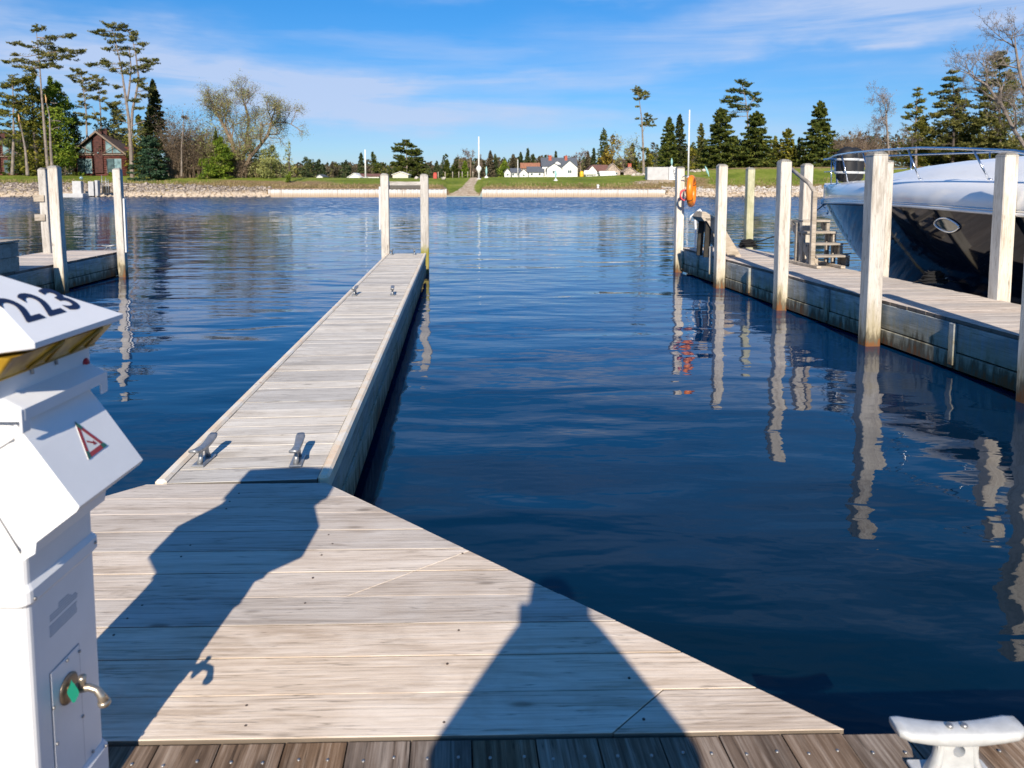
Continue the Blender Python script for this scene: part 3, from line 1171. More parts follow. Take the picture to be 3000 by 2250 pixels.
def blob_tree(u, vtop, hw, Y, label, seed, mat='spruce', n=1500, lobes=9, name='leafy_tree', leaf=0.32, bottom=0.12, cat='tree', twigs=True, vbase=None, squash=1.0, group=None):
    """rounded or irregular crown out of many clumps, on a trunk with limbs"""
    rng = np.random.default_rng(seed)
    root = tree_root(name, u, Y, label, cat, group)
    base = np.array(gp(u, Y))
    top = np.array(at_y(u, vtop, Y))
    H = max(0.6, top[2] - base[2])
    R = hw / F_PX * Y
    wq = polyline_tubes([base, base + [rng.normal() * .2, 0, H * .45], base + [rng.normal() * .3, 0, H * .9]], [0.03 + H * .018, 0.02 + H * .011, 0.02], 5)
    C, S = [], []
    for i in range(lobes):
        t = bottom + (1 - bottom) * (i + 0.5) / lobes
        prof = math.sin(math.pi * min(1, (0.18 + 0.82 * t))) ** 0.6
        az = rng.uniform(0, 6.28)
        rr = R * prof * rng.uniform(0.25, 0.62)
        c = base + np.array([math.cos(az) * rr, math.sin(az) * rr, H * t * 0.95])
        wq += tube_np(base + np.array([0, 0, H * t * 0.55]), c, 0.06, 0.02, 3)
        m = n // lobes
        g = rng.normal(size=(m, 3))
        g /= np.linalg.norm(g, axis=1, keepdims=True)
        g *= rng.uniform(0.45, 1.0, (m, 1))
        sz = np.array([R * prof * 0.62, R * prof * 0.62, max(0.3, H / lobes * 1.15 * squash)])
        C.append(c + g * sz)
        S.append(leaf * rng.uniform(0.5, 1.2, m))
    C = np.concatenate(C)
    C[:, 2] = np.maximum(C[:, 2], base[2] + 0.1)
    finish_tree(root, wq, leaf_quads(C, np.concatenate(S), rng, 0.2), M_BARKD, FO[mat])
    return root


def brush(u, vtop, hw, Y, label, seed, mat='brush', n=420, name='bush', leafn=500, cat='shrub', leaf=0.16, mat_w=None):
    """thicket of thin upright stems with twigs and sparse buds"""
    rng = np.random.default_rng(seed)
    root = tree_root(name, u, Y, label, cat)
    H = at_y(u, vtop, Y).z - ground_z(u, Y)
    R = hw / F_PX * Y
    wq, tips = [], []
    for i in range(n // 6):
        x = rng.uniform(-1, 1)
        b = np.array(gp(u, Y)) + np.array([x * R * 0.8, rng.uniform(-1, 1) * min(R, 3), 0])
        b[2] = ground_z(1500 + b[0] / b[1] * F_PX, b[1])
        h = H * rng.uniform(0.55, 1.0) * (1 - 0.4 * x * x)
        p = b
        d = np.array([rng.normal() * .15, rng.normal() * .15, 1.0])
        for s in range(4):
            q = p + d / np.linalg.norm(d) * h / 4
            wq += tube_np(p, q, 0.07 * (1 - s * .2), 0.07 * (1 - (s + 1) * .2) + .005, 3)
            for c in range(4):
                e = np.array([rng.normal() * .8, rng.normal() * .6, rng.uniform(0.1, 1.2)])
                tip = q + e * h * 0.14
                wq += tube_np(q, tip, 0.022, 0.010, 3)
                tips.append(tip)
            p = q
            d = d + np.array([rng.normal() * .2, rng.normal() * .2, 0])
    T = np.array(tips)
    idx = rng.integers(0, len(T), leafn)
    C = T[idx] + rng.normal(size=(leafn, 3)) * 0.4
    C[:, 2] = np.maximum(C[:, 2], float(root.location.z) + 0.15)
    finish_tree(root, wq, leaf_quads(C, leaf * rng.uniform(.5, 1.2, leafn), rng), mat_w or M_BARKW, FO[mat], 'foliage')
    return root


# ---- left shore trees
pads_tree(140, 168, 'tallest pine at far left with slim paired trunk and windblown flat boughs', 11,
          [[(142, 512), (136, 420), (124, 300), (116, 200), (112, 120), (106, 82)]],
          [(118, 84, 20, 7), (105, 92, 10, 5), (150, 112, 16, 8), (195, 106, 18, 5), (208, 101, 10, 4), (132, 128, 22, 9), (60, 130, 20, 5), (85, 137, 16, 5), (150, 145, 26, 10), (185, 148, 16, 7),
           (215, 154, 20, 6), (235, 148, 8, 4), (190, 168, 28, 7), (160, 170, 20, 8), (60, 178, 26, 6), (28, 182, 14, 3), (90, 185, 16, 6), (65, 196, 18, 5), (130, 165, 16, 10), (120, 195, 26, 9), (140, 185, 20, 10), (95, 207, 18, 7), (165, 195, 14, 6), (45, 160, 10, 4), (110, 150, 14, 5)],
          'pine', leaf=0.30, dens=1.1)
pads_tree(155, 164, 'grey pine trunk snapped at the top with stubs, beside the tallest pine', 12,
          [[(154, 512), (150, 430), (142, 340), (134, 292)], [(150, 355), (165, 353), (178, 356)], [(152, 380), (166, 374), (176, 372)], [(148, 300), (158, 303), (168, 302)]], [], 'pine', name='broken_tree', broken=(135, 296))
pads_tree(80, 166, 'leaning trunk broken off with orange splintered top near left cabin', 13,
          [[(81, 514), (72, 440), (62, 385), (56, 350)]], [], 'pine', name='broken_tree', broken=(56, 352))
pads_tree(38, 174, 'yellowish pine with ragged crown standing over the left cabin', 14,
          [[(36, 512), (38, 400), (40, 300), (36, 220)]],
          [(36, 225, 12, 12), (60, 240, 28, 9), (75, 232, 16, 7), (30, 250, 20, 8), (10, 252, 16, 6), (60, 262, 26, 10), (5, 280, 22, 7), (35, 285, 24, 10), (70, 290, 22, 10), (15, 300, 22, 9), (45, 310, 28, 12), (5, 325, 18, 8), (75, 325, 20, 10), (30, 340, 30, 12), (60, 360, 28, 12), (10, 365, 20, 10), (30, 390, 26, 12), (8, 385, 20, 6), (50, 400, 20, 8)],
          'pineyellow', leaf=0.32)
blob_tree(118, 195, 60, 178, 'dense yellow-green evergreen mass behind the tallest pine trunk', 15, 'pineyellow', 5200, 22, 'evergreen_tree', 0.34, 0.02)
blob_tree(176, 218, 62, 180, 'dense bright green evergreen right of the tallest pine trunk', 16, 'lime', 5600, 20, 'evergreen_tree', 0.34, 0.10)
blob_tree(172, 235, 84, 184, 'broad dark evergreen filling the gap left of the main cabin', 17, 'spruce', 9000, 24, 'evergreen_tree', 0.36, 0.0)
blob_tree(75, 330, 50, 186, 'dark evergreen between the two log cabins', 18, 'spruce', 3600, 14, 'evergreen_tree', 0.36, 0.0)
blob_tree(238, 330, 52, 190, 'yellow-green evergreen tucked at the left roof of main cabin', 19, 'pineyellow', 3200, 12, 'evergreen_tree', 0.34, 0.0)
pads_tree(258, 200, 'pine with open flat crown rising behind the main cabin roof', 20,
          [[(258, 512), (256, 400), (252, 320), (247, 270), (240, 225)]],
          [(225, 207, 14, 5), (240, 215, 22, 6), (212, 225, 14, 5), (222, 238, 20, 6), (258, 232, 16, 6), (265, 250, 20, 9), (250, 262, 14, 8), (272, 262, 12, 8), (240, 280, 12, 7), (268, 285, 16, 8), (240, 310, 16, 8), (235, 335, 14, 5), (262, 345, 16, 6), (245, 362, 20, 6), (240, 300, 8, 6)],
          'pine', leaf=0.34)
pads_tree(297, 200, 'thinner forked pine behind the cabin chimney', 21,
          [[(297, 512), (295, 400), (294, 330), (290, 280), (286, 240)], [(290, 365), (280, 330), (270, 312)]],
          [(282, 226, 14, 6), (296, 236, 14, 6), (305, 245, 10, 5), (280, 255, 12, 8), (292, 270, 14, 6), (298, 292, 12, 8), (284, 290, 10, 6), (302, 320, 10, 6), (285, 335, 12, 5), (298, 350, 12, 5), (275, 345, 8, 4)],
          'pine', leaf=0.34)
pads_tree(388, 170, 'big two-stemmed pine to the right of the main cabin', 22,
          [[(388, 520), (384, 430), (378, 340), (368, 270), (355, 200), (345, 150), (330, 90)], [(383, 400), (386, 320), (396, 280), (405, 230), (400, 160), (385, 100)], [(372, 300), (378, 262), (384, 200), (378, 140)], [(386, 370), (405, 362), (425, 355)]],
          [(322, 76, 22, 8), (300, 92, 12, 4), (282, 97, 12, 3), (312, 104, 14, 6), (350, 84, 22, 8), (368, 80, 12, 6), (340, 104, 20, 8), (385, 98, 16, 9), (395, 115, 16, 8), (352, 120, 16, 8), (328, 125, 16, 8), (318, 143, 14, 7), (350, 140, 20, 8), (372, 160, 18, 9), (410, 130, 12, 7), (400, 150, 14, 8), (420, 175, 14, 7),
           (300, 182, 22, 7), (275, 192, 16, 4), (320, 192, 14, 5), (420, 195, 22, 8), (440, 185, 16, 7), (452, 176, 10, 4), (365, 190, 14, 8), (405, 205, 22, 9), (375, 212, 16, 8), (335, 208, 12, 5), (400, 235, 22, 9), (415, 250, 14, 6), (345, 255, 12, 5), (430, 262, 18, 6), (350, 283, 12, 5), (418, 280, 14, 5),
           (345, 305, 20, 6), (330, 312, 12, 5), (395, 295, 20, 6), (345, 330, 14, 7), (405, 318, 12, 4), (350, 350, 18, 9), (335, 370, 14, 8), (365, 385, 22, 8), (395, 385, 22, 8), (415, 392, 16, 7)],
          'pine', leaf=0.30, dens=1.15, r_base=0.5)
blob_tree(345, 300, 52, 190, 'grey-green pine mass just behind the main cabin ridge', 23, 'pine', 3000, 14, 'evergreen_tree', 0.34, 0.0)
blob_tree(420, 335, 52, 186, 'olive evergreen mass behind the big two-stemmed pine', 24, 'pineyellow', 3200, 12, 'evergreen_tree', 0.34, 0.0)
spruce(466, 234, 46, 178, 'dark pointed spruce between the big pine and the willow', 25, 'sprucedark', 4200, 0.8, 0.0, bare=0.28)
spruce(447, 400, 54, 168, 'rounded blue-green spruce on the lawn beside the main cabin', 26, 'bluespruce', 6000, 0.42, 0.0, leaf=0.26)
blob_tree(500, 420, 26, 184, 'light green shrub behind the blue-green spruce', 27, 'lime', 1300, 8, 'leafy_tree', 0.3, 0.0)
pads_tree(492, 182, 'pale broken stump above the lime shrub', 28, [[(493, 515), (492, 450), (491, 418)]], [], name='broken_tree', broken=(491, 420))
for i, (u_, vt, hw, lab) in enumerate([(535, 320, 34, 'tall grey-brown thicket left of the willow'), (575, 380, 42, 'brown thicket in front of the grey-brown one, left of the willow'),
                                       (620, 350, 42, 'olive-brown thicket under the left branches of the willow'), (545, 440, 50, 'low dark brown brush at the foot of the thickets'),
                                       (690, 440, 60, 'brown brush around the foot of the willow trunk'), (790, 470, 60, 'low brown and green brush right of the willow trunk')]):
    brush(u_, vt, hw, 176 + i, lab, 30 + i, ['brush', 'brush', 'willow', 'brush', 'brush', 'willow'][i], 900, leafn=4200, leaf=0.22)
pads_tree(532, 172, 'slim pale bare trunk standing in front of the brown thicket', 29, [[(532, 516), (534, 430), (538, 350), (534, 320)]], [(540, 345, 6, 4)], 'brush', name='bare_tree', r_base=0.22)
bare_tree(700, 178, 'large spreading willow with bare limbs and a first pale green haze', 40, [(702, 516), (697, 470), (680, 420), (662, 380), (645, 350)], 56, 4, droop=0.03, leafmat='willow', leafn=9000, leaf=0.13, scatter=0.6, name='willow_tree', r0=0.55, bias=(-0.2, 0, 0.15), twig=0.028)
bare_tree(745, 178, 'right-hand half of the willow clump leaning over toward the water', 41, [(706, 516), (733, 460), (765, 422), (785, 395), (795, 360)], 54, 4, droop=0.10, leafmat='willow', leafn=10000, leaf=0.13, scatter=0.6, name='willow_tree', r0=0.5, bias=(0.22, 0, 0.15), twig=0.028)
bare_tree(740, 180, 'middle upright willow stems between the two leaning ones', 42, [(708, 516), (716, 450), (722, 400), (730, 350)], 56, 4, leafmat='willow', leafn=6500, leaf=0.13, scatter=0.6, name='willow_tree', r0=0.4, bias=(0, 0, 0.4), twig=0.028)
blob_tree(648, 400, 46, 174, 'yellow-green cedar in front of the willow', 43, 'lime', 3600, 14, 'cedar_tree', 0.28, 0.0)
blob_tree(640, 380, 24, 175, 'narrow dark green cedar top behind the yellow-green one', 44, 'spruce', 1300, 10, 'cedar_tree', 0.28, 0.0)
blob_tree(592, 400, 46, 181, 'tall pale olive bush behind the brown thicket left of the willow', 50, 'willow', 3000, 10, 'bush', 0.24, 0.0, 'shrub')
blob_tree(600, 468, 34, 172, 'low bright green shrub left of the yellow-green cedar', 45, 'lime', 900, 5, 'bush', 0.24, 0.0, 'shrub')
blob_tree(738, 405, 52, 180, 'fresh yellow-green bush right of the willow trunk', 46, 'willow', 3600, 10, 'bush', 0.24, 0.0, 'shrub')
blob_tree(800, 425, 50, 177, 'pale green leafing bush under the right willow limbs', 47, 'willow', 2600, 10, 'bush', 0.24, 0.0, 'shrub')
blob_tree(852, 410, 20, 166, 'small leaning sapling with pale leaves near the bank', 48, 'willow', 420, 9, 'sapling', 0.22, 0.0)
blob_tree(850, 505, 14, 164, 'small round green bush on the bank at the sapling foot', 49, 'lime', 420, 4, 'bush', 0.2, 0.0, 'shrub')

# ---- far middle trees
far_list = [
    ('b', 905, 460, 34, 330, 'far', 'dark rounded far clump just right of the willow'), ('b', 940, 468, 24, 330, 'far', 'second far evergreen clump, lower and right of the dark rounded one'),
    ('b', 980, 476, 22, 360, 'farb', 'small grey far tree left of the first white pole'), ('b', 1015, 470, 20, 350, 'far', 'small far conifer left of the first white pole'),
    ('s', 1060, 448, 14, 330, 'far', 'slim dark far tree touching the left white pole'), ('b', 1098, 446, 20, 320, 'spruce', 'oval dark evergreen right of the left white pole'),
    ('s', 1310, 467, 15, 330, 'spruce', 'left one of three small spruces by the road end'), ('s', 1336, 465, 15, 332, 'spruce', 'middle one of three small spruces by the road end'),
    ('s', 1280, 472, 14, 345, 'far', 'small dark spruce right of the large round-topped pine'), ('s', 1363, 472, 15, 325, 'lime', 'brighter right one of three small spruces by the road end'),
    ('r', 1378, 436, 26, 330, 'pinkbud', 'bare pinkish tree left of the white pole with a lamp'), ('b', 1400, 470, 26, 345, 'farb', 'brown far tree behind the white pole with a lamp'),
    ('s', 1438, 442, 15, 340, 'farb', 'olive far spruce right of the white pole with a lamp'), ('s', 1452, 452, 12, 345, 'far', 'small dark spruce beside the olive one'),
    ('b', 1478, 466, 20, 300, 'lime', 'green bushy tree left of the grey-roofed sheds'), ('s', 1503, 452, 18, 330, 'farb', 'brownish spruce behind the grey-roofed sheds'),
    ('s', 1526, 446, 14, 340, 'far', 'thin spruce tips behind the orange roof'), ('s', 1545, 434, 12, 345, 'far', 'highest thin spruce tip behind the orange roof'),
    ('s', 1560, 452, 15, 335, 'far', 'dark spruce right of the highest thin tip'), ('s', 1578, 458, 12, 340, 'farb', 'brown spruce just left of the white house'),
    ('s', 1596, 455, 9, 345, 'far', 'narrow spruce behind the left gable of the white house'), ('s', 1627, 443, 9, 350, 'sprucedark', 'dark column-like tree between the two red chimneys'),
    ('s', 1680, 458, 10, 340, 'far', 'small dark spruce right of the white house'), ('r', 1700, 442, 18, 330, 'pinkbud', 'bare pink-grey tree right of the white house'),
    ('s', 1720, 444, 12, 335, 'farb', 'brown spruce behind the brown-roofed house'), ('s', 1737, 434, 12, 325, 'far', 'dark spruce behind the brown-roofed house'),
    ('s', 1768, 378, 30, 290, 'spruce', 'tall spruce left of the golden trees'), ('b', 1795, 396, 34, 280, 'gold', 'golden spring tree behind the stone ruin'),
    ('b', 1775, 440, 30, 285, 'gold', 'orange-brown low tree left of the golden spring tree'), ('r', 1826, 388, 18, 280, 'willow', 'pale leafing tree right of the golden spring tree'),
    ('s', 1850, 420, 22, 282, 'pineyellow', 'yellow-green conifer left of the lone tall pine'), ('b', 1897, 436, 18, 284, 'pineyellow', 'small olive tree right of the lone tall pine trunk'),
]
for i, (k, u_, vt, hw, Y_, mt, lab) in enumerate(far_list):
    if k == 's':
        spruce(u_, vt, hw, Y_, 'far ' + lab if not lab.startswith('far') else lab, 100 + i, mt, 800, 0.8, 0.0, leaf=0.55)
    elif k == 'b':
        blob_tree(u_, vt, hw, Y_, lab, 100 + i, mt, 900, 8, 'leafy_tree', 0.5, 0.0)
    else:
        bare_tree(u_, Y_, lab, 100 + i, [(u_, 520), (u_ + 1, 490), (u_, 470)], (520 - vt) * 0.30, 3, leafmat=mt, leafn=900, leaf=0.3, r0=0.3, twig=0.05)
pads_tree(1192, 300, 'large far pine with layered left-leaning top', 150,
          [[(1194, 524), (1192, 480), (1190, 440), (1188, 415)]],
          [(1188, 414, 12, 5), (1178, 424, 18, 5), (1195, 425, 12, 6), (1172, 436, 20, 5), (1205, 430, 10, 4), (1165, 442, 10, 4), (1190, 445, 18, 6), (1205, 450, 18, 7), (1172, 462, 18, 8), (1215, 440, 12, 5), (1225, 450, 8, 8), (1200, 470, 36, 10), (1165, 482, 18, 12), (1225, 475, 18, 12), (1185, 490, 34, 14), (1230, 495, 20, 14), (1165, 505, 22, 10), (1210, 508, 34, 10), (1245, 510, 12, 10)],
          'spruce', leaf=0.5, dens=1.7)
blob_tree(1182, 458, 32, 302, 'bright left lower part of the large round-topped evergreen clump', 152, 'spruce', 2400, 9, 'evergreen_tree', 0.5, 0.0)
spruce(1222, 436, 34, 304, 'pointed dark spruce joined to the right of the large far pine', 153, 'sprucedark', 1600, 0.6, 0.0, leaf=0.5)
pads_tree(1888, 262, 'lone tall pine with tuft on top and one side bough', 151,
          [[(1886, 515), (1884, 430), (1880, 350), (1874, 300), (1868, 270)], [(1882, 390), (1890, 370)]],
          [(1866, 262, 12, 5), (1880, 268, 16, 5), (1872, 275, 14, 6), (1890, 276, 10, 4), (1884, 287, 12, 5), (1868, 290, 10, 4), (1894, 340, 10, 6), (1905, 355, 16, 8), (1890, 366, 14, 6), (1868, 348, 5, 2), (1912, 368, 8, 3), (1866, 312, 4, 2), (1885, 440, 8, 6)],
          'pine', leaf=0.42, dens=1.2, r_base=0.5)

# ---- right shore trees
R_ = 196
spruce(1956, 345, 36, R_, 'left of the paired dark spruces beside the right white pole', 160, 'spruce', 3600, 0.75, 0.0)
spruce(1986, 335, 26, R_ + 6, 'slimmer right one of the paired dark spruces by the white pole', 161, 'sprucedark', 2400, 0.7, 0.0)
spruce(2050, 362, 22, R_ + 14, 'greyish thin spruce right of the white pole', 162, 'pine', 1500, 0.7, 0.0)
spruce(2103, 318, 62, R_, 'broad dark spruce left of the tall crooked pine', 163, 'spruce', 6500, 0.72, 0.0)
pads_tree(2180, 205, 'tall crooked pine crown rising between two broad spruces', 164,
          [[(2192, 495), (2192, 420), (2190, 340), (2184, 290), (2176, 255)], [(2190, 335), (2200, 300), (2212, 285)]],
          [(2170, 242, 14, 6), (2185, 250, 14, 5), (2150, 266, 18, 6), (2172, 268, 14, 7), (2190, 272, 12, 6), (2140, 285, 18, 5), (2132, 298, 20, 5), (2165, 290, 20, 8), (2212, 285, 12, 9), (2220, 295, 8, 8), (2150, 312, 18, 6), (2120, 325, 14, 5), (2180, 315, 22, 9), (2205, 310, 14, 6), (2140, 340, 16, 6), (2215, 275, 8, 5)],
          'spruce', leaf=0.34, dens=1.5)
spruce(2208, 328, 66, R_ + 2, 'broad dark spruce below the crooked pine', 165, 'spruce', 7000, 0.66, 0.0)
spruce(2300, 378, 34, R_ + 8, 'yellow-olive conifer between two broad spruces', 166, 'pineyellow', 2400, 0.6, 0.0)
blob_tree(2260, 400, 26, R_ + 12, 'olive leafy mass right of the crooked pine spruce', 167, 'pineyellow', 1300, 8, 'evergreen_tree', 0.34, 0.0)
spruce(2392, 297, 62, R_, 'single pointed broad spruce standing apart behind the lawn', 168, 'spruce', 6500, 0.75, 0.0)
blob_tree(2335, 405, 20, R_ + 10, 'small yellowish tree left of the single pointed spruce', 169, 'pineyellow', 1000, 7, 'evergreen_tree', 0.32, 0.0)
for i, (u_, vt, hw, mt, lab) in enumerate([(2465, 392, 34, 'brush', 'brown brush right of the single pointed spruce'), (2515, 375, 40, 'pinkbud', 'higher pink-brown brush behind the bow rail'),
                                           (2560, 420, 36, 'brush', 'dark brown brush below the bare tree behind the boat'), (2440, 430, 30, 'pineyellow', 'low olive brush at the right foot of the pointed spruce')]):
    brush(u_, vt, hw, R_ + i * 2, lab, 170 + i, mt, 700, leafn=1900, leaf=0.2)
bare_tree(2600, R_ - 2, 'bare fine-branched tree behind the boat bow', 180, [(2606, 490), (2602, 420), (2598, 370), (2596, 330)], 50, 4, leafmat='pinkbud', leafn=1500, leaf=0.13, r0=0.3, mat_w=M_BARK)
pads_tree(2680, R_ - 4, 'brown-tinged narrow pine behind the boat rail', 181,
          [[(2683, 490), (2684, 400), (2685, 320), (2688, 258)]],
          [(2688, 262, 8, 5), (2684, 280, 14, 5), (2690, 298, 16, 6), (2672, 312, 16, 5), (2700, 318, 16, 6), (2680, 332, 22, 7), (2665, 345, 18, 6), (2702, 348, 22, 7), (2680, 368, 28, 9), (2655, 380, 16, 6), (2715, 380, 20, 8), (2685, 400, 32, 11), (2660, 425, 24, 10), (2710, 430, 26, 12), (2680, 450, 30, 12), (2650, 465, 26, 10), (2700, 470, 30, 10)],
          'pineyellow', leaf=0.32, dens=1.3)
pads_tree(2785, R_ - 6, 'tall green pine behind the boat, left of the big bare tree', 182,
          [[(2790, 490), (2792, 400), (2795, 300), (2790, 215)]],
          [(2790, 212, 12, 6), (2775, 232, 16, 6), (2800, 236, 14, 6), (2786, 252, 18, 6), (2735, 276, 10, 4), (2765, 270, 16, 6), (2808, 268, 18, 7), (2780, 292, 26, 8), (2750, 310, 22, 8), (2810, 305, 20, 8), (2785, 330, 30, 10), (2740, 340, 20, 8), (2820, 345, 24, 10), (2770, 365, 34, 12), (2740, 385, 26, 10), (2815, 385, 34, 12), (2780, 410, 40, 14), (2735, 425, 30, 12), (2825, 430, 34, 14), (2780, 455, 44, 14)],
          'pine', leaf=0.34, dens=2.0, mat_w=M_BARKD)
pads_tree(2925, R_ - 10, 'tallest right pine with dark heavy boughs', 183,
          [[(2930, 490), (2932, 380), (2930, 260), (2928, 160)]],
          [(2930, 156, 14, 6), (2915, 172, 18, 8), (2940, 176, 16, 7), (2925, 195, 26, 9), (2905, 215, 20, 8), (2945, 222, 22, 8), (2920, 240, 32, 10), (2890, 262, 24, 9), (2945, 262, 26, 10), (2915, 285, 38, 12), (2880, 310, 30, 10), (2945, 312, 34, 12), (2910, 340, 44, 14), (2870, 362, 34, 12), (2940, 372, 40, 14), (2900, 400, 50, 16), (2860, 430, 40, 14), (2940, 435, 44, 16), (2900, 460, 54, 14)],
          'pine', leaf=0.36, dens=2.2, mat_w=M_BARKD)
blob_tree(2840, 345, 44, R_ - 4, 'dark green evergreen filling in behind the boat rail', 184, 'spruce', 3600, 12, 'evergreen_tree', 0.34, 0.0)
blob_tree(2900, 400, 70, R_ + 6, 'shadowy evergreen thicket low behind the bow rail', 185, 'sprucedark', 4200, 9, 'evergreen_tree', 0.36, 0.0)
blob_tree(2745, 425, 60, R_ + 6, 'mixed olive thicket low behind the bow rail stanchions', 186, 'pine', 3400, 8, 'evergreen_tree', 0.36, 0.0)
blob_tree(3060, 330, 80, R_, 'evergreen at the right frame edge behind the big bare tree', 187, 'spruce', 4200, 14, 'evergreen_tree', 0.36, 0.0)
blob_tree(2655, 445, 50, R_ + 4, 'golden brown low bush behind the bow pulpit', 188, 'gold', 900, 5, 'bush', 0.26, 0.0, 'shrub')
blob_tree(2790, 270, 56, R_ - 2, 'olive green evergreen mass behind the tall green pine', 191, 'pine', 4600, 14, 'evergreen_tree', 0.36, 0.0)
blob_tree(2925, 200, 62, R_ - 2, 'dark evergreen mass filling in the tallest right pine', 192, 'pine', 6000, 16, 'evergreen_tree', 0.36, 0.0)
blob_tree(2690, 340, 42, R_ - 1, 'brownish evergreen mass behind the narrow brown-tinged pine', 193, 'pineyellow', 2600, 10, 'evergreen_tree', 0.34, 0.0)
blob_tree(2150, 400, 44, R_ + 9, 'dark mass joining the two broad spruces', 194, 'spruce', 3000, 8, 'evergreen_tree', 0.34, 0.0)
blob_tree(2020, 430, 30, R_ + 12, 'low olive tree behind the right white pole', 195, 'pineyellow', 1400, 7, 'evergreen_tree', 0.34, 0.0)
bare_tree(2985, 150, 'big bare tree reaching in from the right frame edge', 189, [(3050, 560), (3010, 440), (2970, 380), (2935, 310), (2890, 250)], 70, 4, leafmat='brush', leafn=700, leaf=0.12, r0=0.42, mat_w=M_BARK, bias=(-0.1, 0, 0.35))
bare_tree(2999, 152, 'second bare trunk beside the big one at right frame edge', 190, [(3055, 560), (3040, 400), (3010, 300), (2985, 200), (2975, 140)], 60, 4, leafmat='brush', leafn=600, leaf=0.12, r0=0.36, mat_w=M_BARK, bias=(-0.15, 0, 0.3))


def woodland():
    rng = np.random.default_rng(77)
    Cs, Ss, ids, sizes = [], [], [], []
    quads, idx = [], []
    for i in range(1500):
        u = rng.uniform(-400, 3400)
        if u < 780 and rng.random() < 0.5:
            continue
        Y = rng.uniform(360, 560)
        if 820 < u < 1300:
            vt = 484 + rng.normal() * 6
        elif 1300 <= u < 1900:
            vt = 472 + rng.normal() * 9
        elif u >= 1900:
            vt = (440 if u < 2430 else 408) + rng.normal() * 14
        else:
            vt = 465 + rng.normal() * 12
        base = np.array(gp(u, Y))
        H = at_y(u, vt, Y).z - base[2]
        R = rng.uniform(2.0, 5.0)
        n = 110
        t = rng.random(n) ** 0.8
        r = R * (1 - t) ** 0.7 + 0.3
        a = rng.uniform(0, 6.28, n)
        C = base + np.stack([np.cos(a) * r, np.sin(a) * r * 0.8, H * t], 1)
        quads.append(leaf_quads(C, rng.uniform(0.5, 1.1, n), rng, 0.1))
        idx.append(np.full(n, rng.choice([0, 0, 1, 1, 2, 3])))
    o = fast_mesh('far_woodland', np.concatenate(quads), 4, [FO['far'], FO['farb'], FO['brush'], FO['pine']], np.concatenate(idx))
    tag(o, 'low band of distant mixed woodland along the horizon', 'woodland', kind='stuff')


woodland()


def grass_fringe():
    """dry stalks on the top of the walls and banks"""
    rng = np.random.default_rng(5)
    q = []
    for i in range(9000):
        u = rng.uniform(-50, 2700)
        if 1300 < u < 1420:
            continue
        s0 = bank_start(u)
        Y = s0 + rng.uniform(0.0, 1.0) ** 2 * 9
        p = np.array(gp(u, Y))
        h = rng.uniform(0.15, 0.5)
        w_ = rng.uniform(0.05, 0.12)
        a = rng.uniform(0, 3.14)
        d = np.array([math.cos(a) * w_, math.sin(a) * w_, 0])
        lean = np.array([rng.normal() * .12, rng.normal() * .12, h])
        q += [p - d, p + d, p + lean + d * .2, p + lean - d * .2]
    m = foliage('dry_grass_blades', (0.13, 0.12, 0.035), (0.26, 0.20, 0.09), (0.42, 0.33, 0.18), 0.3)
    tag(fast_mesh('dry_grass', np.array(q), 4, [m]), 'dry grass tufts along the top of the walls and banks', 'grass', kind='stuff')


grass_fringe()

# ------------------------------------------------------------------ far buildings
M_LOG = plain('red_brown_log', (0.105, 0.024, 0.017), 0.7, var=0.25, nscale=1.2)
M_LOGB = plain('red_stone_chimney', (0.075, 0.026, 0.022), 0.85, var=0.35, nscale=2.5)
M_ROOFB = plain('dark_brown_shingle', (0.085, 0.055, 0.045), 0.85, var=0.3, nscale=3)
M_BARGE = plain('weathered_barge_board', (0.22, 0.165, 0.13), 0.8, var=0.2)
M_ROOFG = plain('grey_shingle', (0.10, 0.115, 0.14), 0.8, var=0.15, nscale=2)
M_ROOFR = plain('brown_red_roof', (0.17, 0.085, 0.07), 0.8, var=0.2, nscale=2)
M_ROOFO = plain('orange_tile_roof', (0.36, 0.16, 0.09), 0.8, var=0.2, nscale=2)
M_HWHITE = plain('white_siding', (0.74, 0.74, 0.73), 0.6, var=0.05)
M_HSTONE = plain('pale_rubble_stone', (0.42, 0.34, 0.29), 0.85, var=0.35, nscale=1.4)
M_BRICK = plain('red_brick', (0.42, 0.11, 0.07), 0.85, var=0.15)
M_CONC = plain('pale_concrete', (0.47, 0.47, 0.47), 0.8, var=0.08, nscale=1.2)


